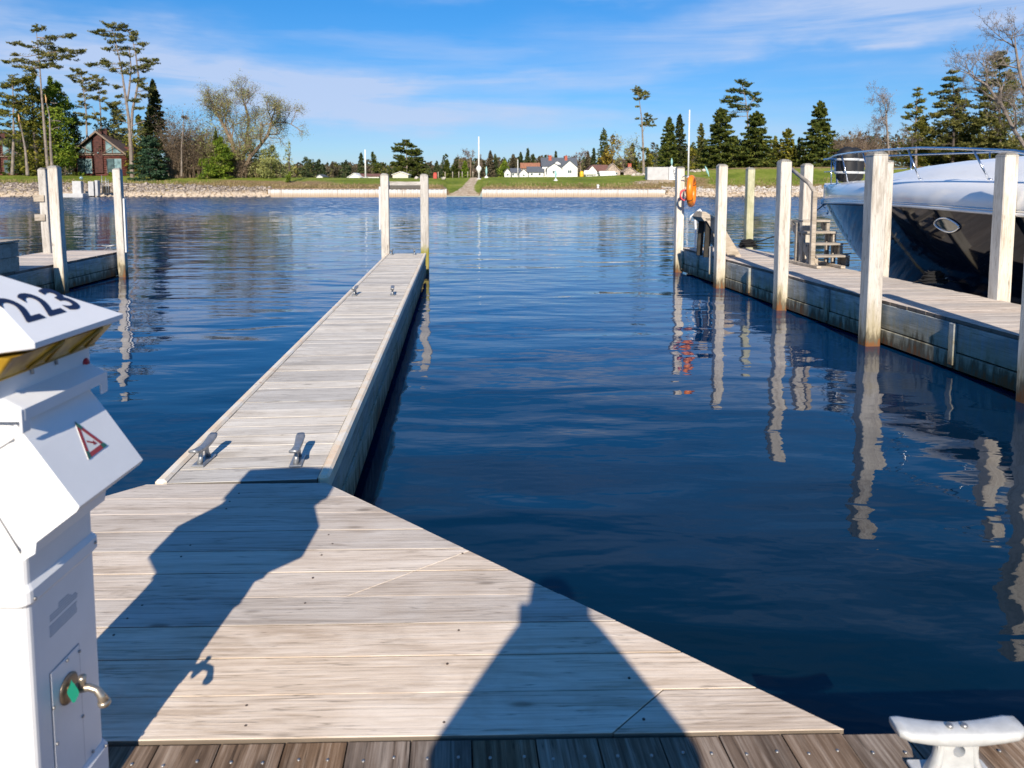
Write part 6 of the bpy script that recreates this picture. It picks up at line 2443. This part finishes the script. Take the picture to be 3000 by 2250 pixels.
    for side in (-1, 1):
        rt = MB()
        pts = [(side * max(0.0, b_of(s) - 0.10 + (0.02 if s > 0.2 else 0)), -s + 0.22 * (1 - min(1, s / 0.8)), lerp_tab(RZT, s)) for s in rs]
        rt.tube(pts, 0.021, 8)
        rt.obj('bow_rail', M_STEEL, root)
        for s in (0.35, 1.1, 2.6, 4.6, 6.9, 8.9, 10.6):
            b = b_of(s)
            b2 = b_of(s - 0.25 if s > .3 else s) - 0.10
            q = MB()
            q.tube([(side * max(0.03, b - 0.26 * min(1, b / .7)), -s - 0.14, zg(s) + 0.44), (side * max(0.02, b2), -s + 0.06, lerp_tab(RZT, s) - 0.01)], 0.016, 7)
            q.obj('stanchion', M_STEEL, root)
            q = MB()
            q.lathe([(0.04, 0), (0.035, 0.02), (0.02, 0.03)], (side * max(0.03, b - 0.26 * min(1, b / .7)), -s - 0.14, zg(s) + 0.47), 10)
            q.obj('rail_base', M_STEEL, root)
    # mid rail on the pulpit
    q = MB()
    pts = [(sd * max(0, b_of(s) - 0.12), -s + 0.16 * (1 - min(1, s / .8)), zg(s) + 0.45 + RH * 0.52) for sd, s in ((-1, 2.4), (-1, 1.1), (-1, 0.4), (-1, 0), (1, 0.4), (1, 1.1), (1, 2.4))]
    q.tube(pts, 0.013, 7)
    q.obj('mid_rail', M_STEEL, root)
    # fenders standing in a rack on the port bow
    for (fx, fs) in ((-0.62, 2.35), (-0.30, 2.05)):
        f_ = MB()
        z0 = zg(2) + 0.50
        f_.lathe([(0.03, 0.0), (0.16, 0.03), (0.23, 0.12), (0.24, 0.3), (0.24, 0.62), (0.23, 0.72), (0.15, 0.82), (0.05, 0.86)], (fx, -fs, z0), 18)
        fo = f_.obj('fender', M_BLACK, root)
        for z in (0.24, 0.55):
            r_ = MB()
            r_.tube([(fx + 0.248 * math.cos(a), -fs + 0.248 * math.sin(a), z0 + z) for a in [2 * math.pi * k / 20 for k in range(21)]], 0.034, 6)
            r_.obj('rack_hoop', M_CLEATW, fo)
    # portholes: pointed ovals on the hull side
    for side in (-1, 1):
        for s in (8.35,):
            v = 0.90
            e = 0.95 - 0.62 * sst(0, 8, s)

            def surf(ss, vv):
                ee = 0.95 - 0.62 * sst(0, 8, ss)
                return Vector((side * (b_of(ss) + 0.02) * (vv ** ee) * (0.97 + 0.03 * vv), -ss, zk(ss) + (zg(ss) - zk(ss)) * vv))
            fr = MB()
            inn = []
            pts = []
            for k in range(33):
                a = 2 * math.pi * k / 32
                da = 0.34 * math.cos(a)
                dv = 0.044 * math.sin(a) * (1 - 0.35 * abs(math.cos(a)) ** 2)
                pt_ = surf(s + da, v + dv)
                pts.append(pt_ + Vector((side * 0.012, 0, 0)))
            fr.tube(pts, 0.020, 8)
            po = fr.obj('porthole', M_STEEL, root)
            gl = MB()
            gl.add([p_ - Vector((side * 0.006, 0, 0)) for p_ in pts[:-1]], [tuple(range(32))])
            gl.obj('pane', M_PANE, po)
    # bow eye, anchor roller
    q = MB()
    q.tube([(0.0, 0.02, 1.60), (0, 0.12, 1.62), (0, 0.14, 1.68), (0, 0.05, 1.72)], 0.02, 6)
    q.obj('bow_eye', M_STEEL, root)
    q = MB()
    q.lathe([(0.03, -0.10), (0.09, -0.06), (0.10, 0.03), (0.04, 0.10)], (0, 0.10, 1.76), 12)
    q.obj('bow_fender', M_GELW, root)
    q = MB()
    q.lathe([(0.05, -0.012), (0.06, 0), (0.05, 0.012)], (-0.24, -0.62, 1.50), 12, 'X')
    q.obj('hull_fitting', M_STEEL, root)
    for s in (5.6,):
        for side in (-1, 1):
            q = MB()
            z = zg(s) + 0.49
            x_ = side * (b_of(s) - 0.25)
            q.tube([(x_, -s - 0.14, z + 0.06), (x_, -s, z + 0.045), (x_, -s + 0.14, z + 0.06)], 0.014, 6)
            q.tube([(x_, -s - 0.04, z - 0.03), (x_, -s - 0.03, z + 0.045)], 0.013, 6)
            q.tube([(x_, -s + 0.04, z - 0.03), (x_, -s + 0.03, z + 0.045)], 0.013, 6)
            q.obj('deck_cleat', M_STEEL, root)
    return root


build_yacht()


# ------------------------------------------------------------------ power pedestal
def build_pedestal():
    cx, cy = -1.30, 1.7225
    root = empty('power_pedestal', (cx, cy, DECK - 0.006), 0, 'white dockside power pedestal numbered 223 with amber light band and tap', 'power pedestal')
    Z = lambda z: z - DECK + 0.006            # world height to local
    hx, hy = 0.20, 0.1375

    def rbox(hx_, hy_, z0, z1, r=0.018, n=4):
        loops = []
        for z in (z0, z1):
            lp = []
            for (sx, sy, a0) in ((1, 1, 0), (-1, 1, 90), (-1, -1, 180), (1, -1, 270)):
                for k in range(n + 1):
                    a = math.radians(a0 + 90 * k / n)
                    lp.append((sx * (hx_ - r) + r * math.cos(a), sy * (hy_ - r) + r * math.sin(a), Z(z)))
            loops.append(lp)
        return loops
    b = MB()
    b.hull(rbox(hx, hy, 0.594, 1.72))
    b.obj('body', M_WHITE, root)
    fl = MB()
    l_ = rbox(hx + 0.010, hy + 0.010, 0.594, 0.70, 0.02) + [rbox(hx + 0.002, hy + 0.002, 0.594, 0.716, 0.018)[1]]
    fl.hull(l_)
    fl.obj('base_flange', M_WHITE, root)
    bd = MB()
    l0 = rbox(hx + 0.001, hy + 0.001, 1.245, 1.252, 0.018)
    l1 = rbox(hx + 0.010, hy + 0.010, 1.256, 1.284, 0.022)
    l2 = rbox(hx + 0.001, hy + 0.001, 1.29, 1.296, 0.018)
    bd.hull(l0[:1] + l1 + l2[1:])
    bd.obj('belt_rib', M_WHITE, root)
    # receptacle hoods on both wide sides
    for s in (-1, 1):
        prof = [(hx, 1.682), (hx + 0.046, 1.618), (hx + 0.135, 1.487), (hx + 0.128, 1.476), (hx + 0.034, 1.404), (hx + 0.030, 1.378), (hx, 1.360)]
        loops = []
        for yy in (-hy - 0.004, hy + 0.004):
            loops.append([(s * x_, yy, Z(z_)) for x_, z_ in prof])
        h = MB()
        h.hull(loops)
        h.obj('receptacle_hood', M_WHITE, root)
    # seams where the hood end plate meets the near face
    gapm = plain('seam_grey', (0.28, 0.28, 0.29), 0.8)  # even grey for the thin seam lines
    for a_, b_2 in (((-60, 1350), (46, 1283)), ((46, 1283), (50, 1262)), ((-60, 1425), (62, 1622))):
        pts = []
        for q_ in (a_, b_2):
            w_ = at_y(q_[0], q_[1], cy - hy - 0.002)
            pts.append((w_.x - cx, w_.y - cy, Z(w_.z)))
        sm_ = MB()
        sm_.tube(pts, 0.0016, 5)
        sm_.obj('seam', gapm, root)
    # collar flange with overhang
    cl = MB()
    c0 = rbox(hx + 0.020, hy + 0.020, 1.686, 1.718, 0.010)
    c1 = rbox(hx + 0.038, hy + 0.030, 1.690, 1.716, 0.010)
    c2 = rbox(hx - 0.006, hy + 0.03, 1.74, 1.742, 0.010)
    cl.hull([rbox(hx + 0.002, hy + 0.002, 1.684, 1.70, 0.01)[0]] + c1 + [c2[0]])
    cl.obj('collar', M_WHITE, root)
    for s in (-1, 1):
        tb = MB()
        tb.box((hx + 0.034, s * (hy + 0.018), Z(1.690)), (0.006, 0.03, 0.055), None, 0.002)
        tb.obj('collar_tab', M_WHITE, root)
        q = MB()
        q.lathe([(0.006, 0), (0.006, 0.004), (0.003, 0.006)], (hx - 0.0, s * (hy - 0.004), Z(1.69)), 10, 'X')
        q.obj('collar_screw', M_SCREW, root)
    nk = MB()
    nk.hull(rbox(hx - 0.010, hy + 0.045, 1.716, 1.80, 0.012))
    nk.obj('neck', M_WHITE, root)
    rdm = plain('red_indicator', (0.45, 0.01, 0.02), 0.3)
    q = MB()
    q.lathe([(0.0125, -0.002), (0.0125, 0.003), (0.007, 0.007)], (hx - 0.010, 0.155, Z(1.742)), 14, 'X')
    q.obj('indicator_light', rdm, root)
    for yy in (-0.06, 0.03):
        q = MB()
        q.tube([(hx - 0.008, yy, Z(1.79)), (hx - 0.006, yy, Z(1.768))], 0.0035, 6)
        q.obj('lens_clip', M_GALV, root)
    # amber lens: flared frustum with inner ribs
    ln = MB()
    ln.hull([rbox(hx - 0.004, hy + 0.050, 1.782, 1.79, 0.008)[0], rbox(hx + 0.045, hy + 0.062, 1.838, 1.846, 0.01)[0]])
    lens = ln.obj('amber_lens', M_LENS, root)
    ribm = plain('amber_reflector', (0.30, 0.19, 0.02), 0.4)
    for yy in (-0.06, 0.10):
        q = MB()
        q.tube([(hx + 0.004, yy - 0.03, Z(1.787)), (hx + 0.050, yy + 0.03, Z(1.838))], 0.004, 5)
        q.tube([(hx + 0.004, yy + 0.035, Z(1.787)), (hx + 0.050, yy + 0.035, Z(1.838))], 0.003, 5)
        q.obj('lens_rib', ribm, lens)
    q = MB()
    q.tube([(hx - 0.003, -hy - .05, Z(1.784)), (hx - 0.003, hy + .05, Z(1.784))], 0.003, 5)
    q.obj('lens_rib', ribm, lens)
    # octagonal hipped cap
    ex, ey, cc = 0.268, 0.214, 0.055
    oct_ = lambda f, z: [(sx * (ex * f - ((cc if sy < 0 else 0.012) * f if a else 0)), sy * (ey * f - (0 if a else (cc if sy < 0 else 0.012) * f)), Z(z)) for sx, sy, a in
                                ((-1, -1, 0), (-1, -1, 1), (1, -1, 1), (1, -1, 0), (1, 1, 0), (1, 1, 1), (-1, 1, 1), (-1, 1, 0))]
    cp = MB()
    cp.hull([oct_(0.97, 1.846), oct_(1.0, 1.850), oct_(1.0, 1.862), oct_(0.12, CAPZ)])
    cap = cp.obj('cap', M_WHITE, root)
    # number on the right hand slope of the cap
    nav = plain('dark_navy_vinyl', (0.012, 0.014, 0.045), 0.4)
    x0_, z0_ = ex, Z(1.862)
    x1_, z1_ = ex * 0.12, Z(CAPZ)
    up = Vector((x1_ - x0_, 0, z1_ - z0_)).normalized()
    along = Vector((0, 1, 0))
    nrm = along.cross(up).normalized()
    Mx = Matrix((along, up, nrm)).transposed()
    for i, chx in enumerate('223'):
        cu = bpy.data.curves.new('digit', 'FONT')
        cu.body = chx
        cu.size = 0.135
        cu.extrude = 0.0006
        cu.offset = 0.0022
        cu.align_x = 'LEFT'
        to = bpy.data.objects.new('digit', cu)
        COL.objects.link(to)
        bpy.context.view_layer.update()
        dg = bpy.context.evaluated_depsgraph_get()
        me = bpy.data.meshes.new_from_object(to.evaluated_get(dg))
        COL.objects.unlink(to)
        bpy.data.objects.remove(to)
        me.materials.clear()
        me.materials.append(nav)
        o = bpy.data.objects.new('digit', me)
        COL.objects.link(o)
        o.parent = cap
        base = Vector((x0_, -0.098 + 0.079 * i, z0_)) + up * 0.066 + nrm * 0.0015
        o.matrix_local = Matrix.Translation(base) @ Mx.to_4x4()
    # warning triangle on the hood slope
    P0 = Vector((hx + 0.046, 0, Z(1.618)))
    P1 = Vector((hx + 0.135, 0, Z(1.487)))
    dn = (P1 - P0).normalized()
    nr = Vector((0, 1, 0)).cross(dn)
    nr = nr if nr.x > 0 else -nr
    tri_px = [(217, 1236), (312, 1306), (258, 1347)]
    tri = []
    for (u_, v_) in tri_px:
        a = Vector(ray(u_, v_))
        o_ = Vector((0, 0, HC)) - root.location
        # plane through P0 with normal nr
        t_ = (P0 - o_).dot(nr) / a.dot(nr)
        tri.append(o_ + a * t_)
    cen = sum(tri, Vector()) / 3
    tw = plain('sticker_white', (0.75, 0.77, 0.76), 0.5)
    tr_ = plain('sticker_red', (0.35, 0.04, 0.04), 0.5)
    tg = plain('sticker_green', (0.03, 0.13, 0.09), 0.5)
    st_ = MB()
    st_.add([p_ + nr * 0.0012 for p_ in tri] + [p_ + nr * 0.0002 for p_ in tri], [(0, 1, 2), (5, 4, 3), (0, 3, 4, 1), (1, 4, 5, 2), (2, 5, 3, 0)])
    so = st_.obj('warning_sticker', tw, root)
    inner = [cen + (p_ - cen) * 0.62 for p_ in tri]
    rm = MB()
    for i in range(3):
        j = (i + 1) % 3
        a, b2, c_, d_ = tri[i], tri[j], inner[j], inner[i]
        rm.add([q_ + nr * 0.0018 for q_ in (a, b2, c_, d_)], [(0, 1, 2, 3)])
    rm.obj('sticker_border', tr_, so)
    for i in range(3):
        gm = MB()
        j, k2 = (i + 1) % 3, (i + 2) % 3
        a = tri[i]
        gm.add([q_ + nr * 0.0024 for q_ in (a, a.lerp(tri[j], .22), inner[i].lerp(inner[j], .05), inner[i], a.lerp(tri[k2], .14))], [(0, 1, 2, 3, 4)])
        gm.obj('sticker_corner', tg, so)
    ar = MB()
    a, b2 = cen.lerp(tri[0].lerp(tri[2], .5), 0.42), cen.lerp(tri[1], 0.40)
    dv = (b2 - a).normalized()
    sd_ = dv.cross(nr).normalized()
    ar.add([a + sd_ * .0025 + nr * .002, a - sd_ * .0025 + nr * .002, b2 - sd_ * .0025 - dv * .008 + nr * .002, b2 + sd_ * .0025 - dv * .008 + nr * .002], [(0, 1, 2, 3)])
    ar.add([b2 - dv * .012 + sd_ * .007 + nr * .002, b2 - dv * .012 - sd_ * .007 + nr * .002, b2 + nr * .002], [(0, 1, 2)])
    ar.obj('sticker_arrow', tr_, so)
    # service panel, label and tap on the right side
    gry = plain('panel_gap', (0.25, 0.25, 0.27), 0.8)
    pn = MB()
    ya, yb, zt_ = 1.651 - cy, 1.768 - cy, 1.043
    pn.box((hx + 0.0012, (ya + yb) / 2, Z((0.72 + zt_) / 2)), (0.0024, yb - ya - 0.003, zt_ - 0.72), None, 0.0008)
    pn.obj('service_panel', M_WHITE, root)
    gp_ = MB()
    for yy in (ya, yb):
        gp_.box((hx + 0.0004, yy, Z((0.72 + zt_) / 2)), (0.0012, 0.0018, zt_ - 0.72))
    gp_.box((hx + 0.0004, (ya + yb) / 2, Z(zt_ + 0.001)), (0.0012, yb - ya, 0.0025))
    gp_.obj('panel_gap', gry, root)
    for (yy, zz) in ((1.715, 1.035), (1.765, 1.025), (1.655, 0.955), (1.765, 0.945), (1.66, 0.86), (1.765, 0.85), (1.80, 0.725), (1.845, 1.272), (1.60, 1.262), (1.845, 0.705)):
        q = MB()
        q.lathe([(0.0042, 0.0), (0.0042, 0.003), (0.002, 0.0045)], (hx + (0.010 if zz > 1.2 or zz < .71 else 0.002), yy - cy, Z(zz)), 8, 'X')
        q.obj('screw', M_SCREW, root)
    tx = MB()
    rt = random.Random(8)
    for blk, (z1_b, rows, ys, ye) in enumerate(((1.192, 5, 1.663, 1.772), (1.155, 5, 1.660, 1.770))):
        for r in range(rows):
            zz = z1_b - r * 0.0062
            y_ = ys + (0.035 if (blk == 0 and r < 2) else 0)
            while y_ < ye - 0.004 - (0.03 if (blk == 0 and r < 2) else 0):
                wdt_ = rt.uniform(0.004, 0.013)
                tx.box((hx + 0.0006, y_ + wdt_ / 2 - cy, Z(zz)), (0.0008, wdt_, 0.0016))
                y_ += wdt_ + 0.0022
    tag(tx.obj('printed_text', plain('grey_print', (0.36, 0.36, 0.38), 0.7), root), kind='stuff')
    # tap
    brass = plain('tarnished_brass', (0.50, 0.43, 0.34), 0.32, 0.8, 0.2, 40)
    ty, tz = 1.715 - cy, Z(0.962)
    tp = MB()
    tp.lathe([(0.037, 0.0), (0.037, 0.004), (0.030, 0.008), (0.014, 0.009)], (hx + 0.001, ty, tz), 24, 'X')
    wp = tp.obj('wall_plate', plain('dull_bronze', (0.20, 0.16, 0.12), 0.4, 0.7, 0.2, 40), root)
    tp = MB()
    tp.tube([(hx + 0.005, ty, tz), (hx + 0.03, ty, tz), (hx + 0.055, ty, tz + 0.002), (hx + 0.072, ty, tz - 0.004), (hx + 0.082, ty, tz - 0.018), (hx + 0.088, ty, tz - 0.034)], [0.010, 0.012, 0.009, 0.009, 0.010, 0.0125], 12)
    tp.tube([(hx + 0.036, ty, tz), (hx + 0.040, ty - 0.004, tz + 0.024), (hx + 0.041, ty - 0.005, tz + 0.034)], [0.010, 0.008, 0.0095], 12)
    tp.lathe([(0.0125, -0.005), (0.015, 0.0), (0.015, 0.006), (0.011, 0.009)], (hx + 0.089, ty, tz - 0.040), 12)
    tp.obj('tap', brass, root)
    hd = MB()
    gn = plain('green_handle', (0.01, 0.20, 0.13), 0.35)
    n_ = 16
    lp0, lp1 = [], []
    for k in range(n_):
        a = 2 * math.pi * k / n_
        rr_k = 0.024 * (1 + 0.12 * math.cos(4 * a))
        lp0.append((hx + 0.024 + 0.25 * rr_k * math.cos(a), ty - 0.022 + 0.05 * rr_k, tz + 0.010 + rr_k * math.sin(a)))
        lp1.append((hx + 0.032 + 0.55 * rr_k * math.cos(a), ty - 0.030, tz + 0.010 + rr_k * math.sin(a)))
    hd.hull([lp0, lp1])
    hd.obj('tap_handle', gn, root)
    return root


CAPZ = 2.0
build_pedestal()


# ------------------------------------------------------------------ the photographer, whose shadow falls on the dock
def build_person():
    X0, Y0 = 0.07, -0.22
    root = empty('person', (X0, Y0, DECK), 0, 'standing person in a dark jacket taking the photo, shadow on the dock', 'person')
    J = {
        'pelvis': (0, 0, 0.98, .19), 'waist': (0, 0, 1.12, .20), 'chest': (0, .0, 1.34, .24), 'neckb': (0, .01, 1.52, .14), 'neck': (0, .02, 1.60, .10), 'headb': (0, .04, 1.66, .082), 'head': (0, .045, 1.74, .102), 'crown': (0, .03, 1.82, .07),
    }
    vs_, rs, es = [], [], []
    idx = {}

    def v(name, p, r):
        idx[name] = len(vs_)
        vs_.append(p)
        rs.append(r)

    def e(a, b):
        es.append((idx[a], idx[b]))
    for k_, (x_, y_, z_, r_) in J.items():
        v(k_, (x_, y_, z_), r_)
    ks = list(J)
    for a, b in zip(ks, ks[1:]):
        e(a, b)
    for s, n in ((-1, 'l'), (1, 'r')):
        v(n + 'hip', (s * .10, 0, .92), .115)
        v(n + 'knee', (s * .13, .02, .50), .072)
        v(n + 'ank', (s * .14, -.02, .09), .048)
        v(n + 'toe', (s * .17, .18, .04), .042)
        e('pelvis', n + 'hip')
        e(n + 'hip', n + 'knee')
        e(n + 'knee', n + 'ank')
        e(n + 'ank', n + 'toe')
        v(n + 'sho', (s * .17, .02, 1.42), .12)
        v(n + 'elb', (s * .32, .10, 1.17), .11)
        v(n + 'wri', (s * .10, .20, 1.53), .055)
        v(n + 'palm', (s * .075, .185, 1.58), .035)
        e('chest', n + 'sho')
        e(n + 'sho', n + 'elb')
        e(n + 'elb', n + 'wri')
        e(n + 'wri', n + 'palm')
    me = bpy.data.meshes.new('body')
    me.from_pydata(vs_, es, [])
    o = bpy.data.objects.new('body', me)
    COL.objects.link(o)
    o.parent = root
    sk = o.modifiers.new('skin', 'SKIN')
    for i, r in enumerate(rs):
        me.skin_vertices[0].data[i].radius = (r, r * (0.72 if i < 3 else 1.0))
    me.skin_vertices[0].data[0].use_root = True
    sb = o.modifiers.new('sub', 'SUBSURF')
    sb.levels = 2
    sb.render_levels = 2
    me.materials.append(plain('dark_jacket', (0.03, 0.035, 0.05), 0.9))
    hr = MB()
    hr.lathe([(0.02, .20), (.075, .185), (.11, .13), (.118, .06), (.112, 0.0)], (0, .02, 1.68), 16)
    hr.obj('hair', plain('brown_hair', (0.05, 0.03, 0.02), 0.9), root)
    skin = plain('skin_tone', (0.5, 0.3, 0.22), 0.6)
    for s in (-1, 1):
        fg = MB()
        for k in range(4):
            z = 1.565 + 0.021 * k
            fg.tube([(s * .092, .185, z), (s * .088, .203, z + .004), (s * .065, .206, z + .006), (s * .050, .203, z + .006)], [.0095, .009, .008, .007], 7)
        fg.tube([(s * .085, .175, 1.56), (s * .065, .178, 1.58), (s * .050, .184, 1.60)], [.011, .010, .008], 7)
        fg.obj('fingers', skin, root)
    ph = MB()
    ph.box((0, 0, 0), (0.155, 0.009, 0.075), None, 0.003)
    tag(ph.obj('phone', M_BLACK, None, (0.0, -0.028, HC - 0.0)), 'dark phone held up at eye height behind the camera view', 'phone')


build_person()
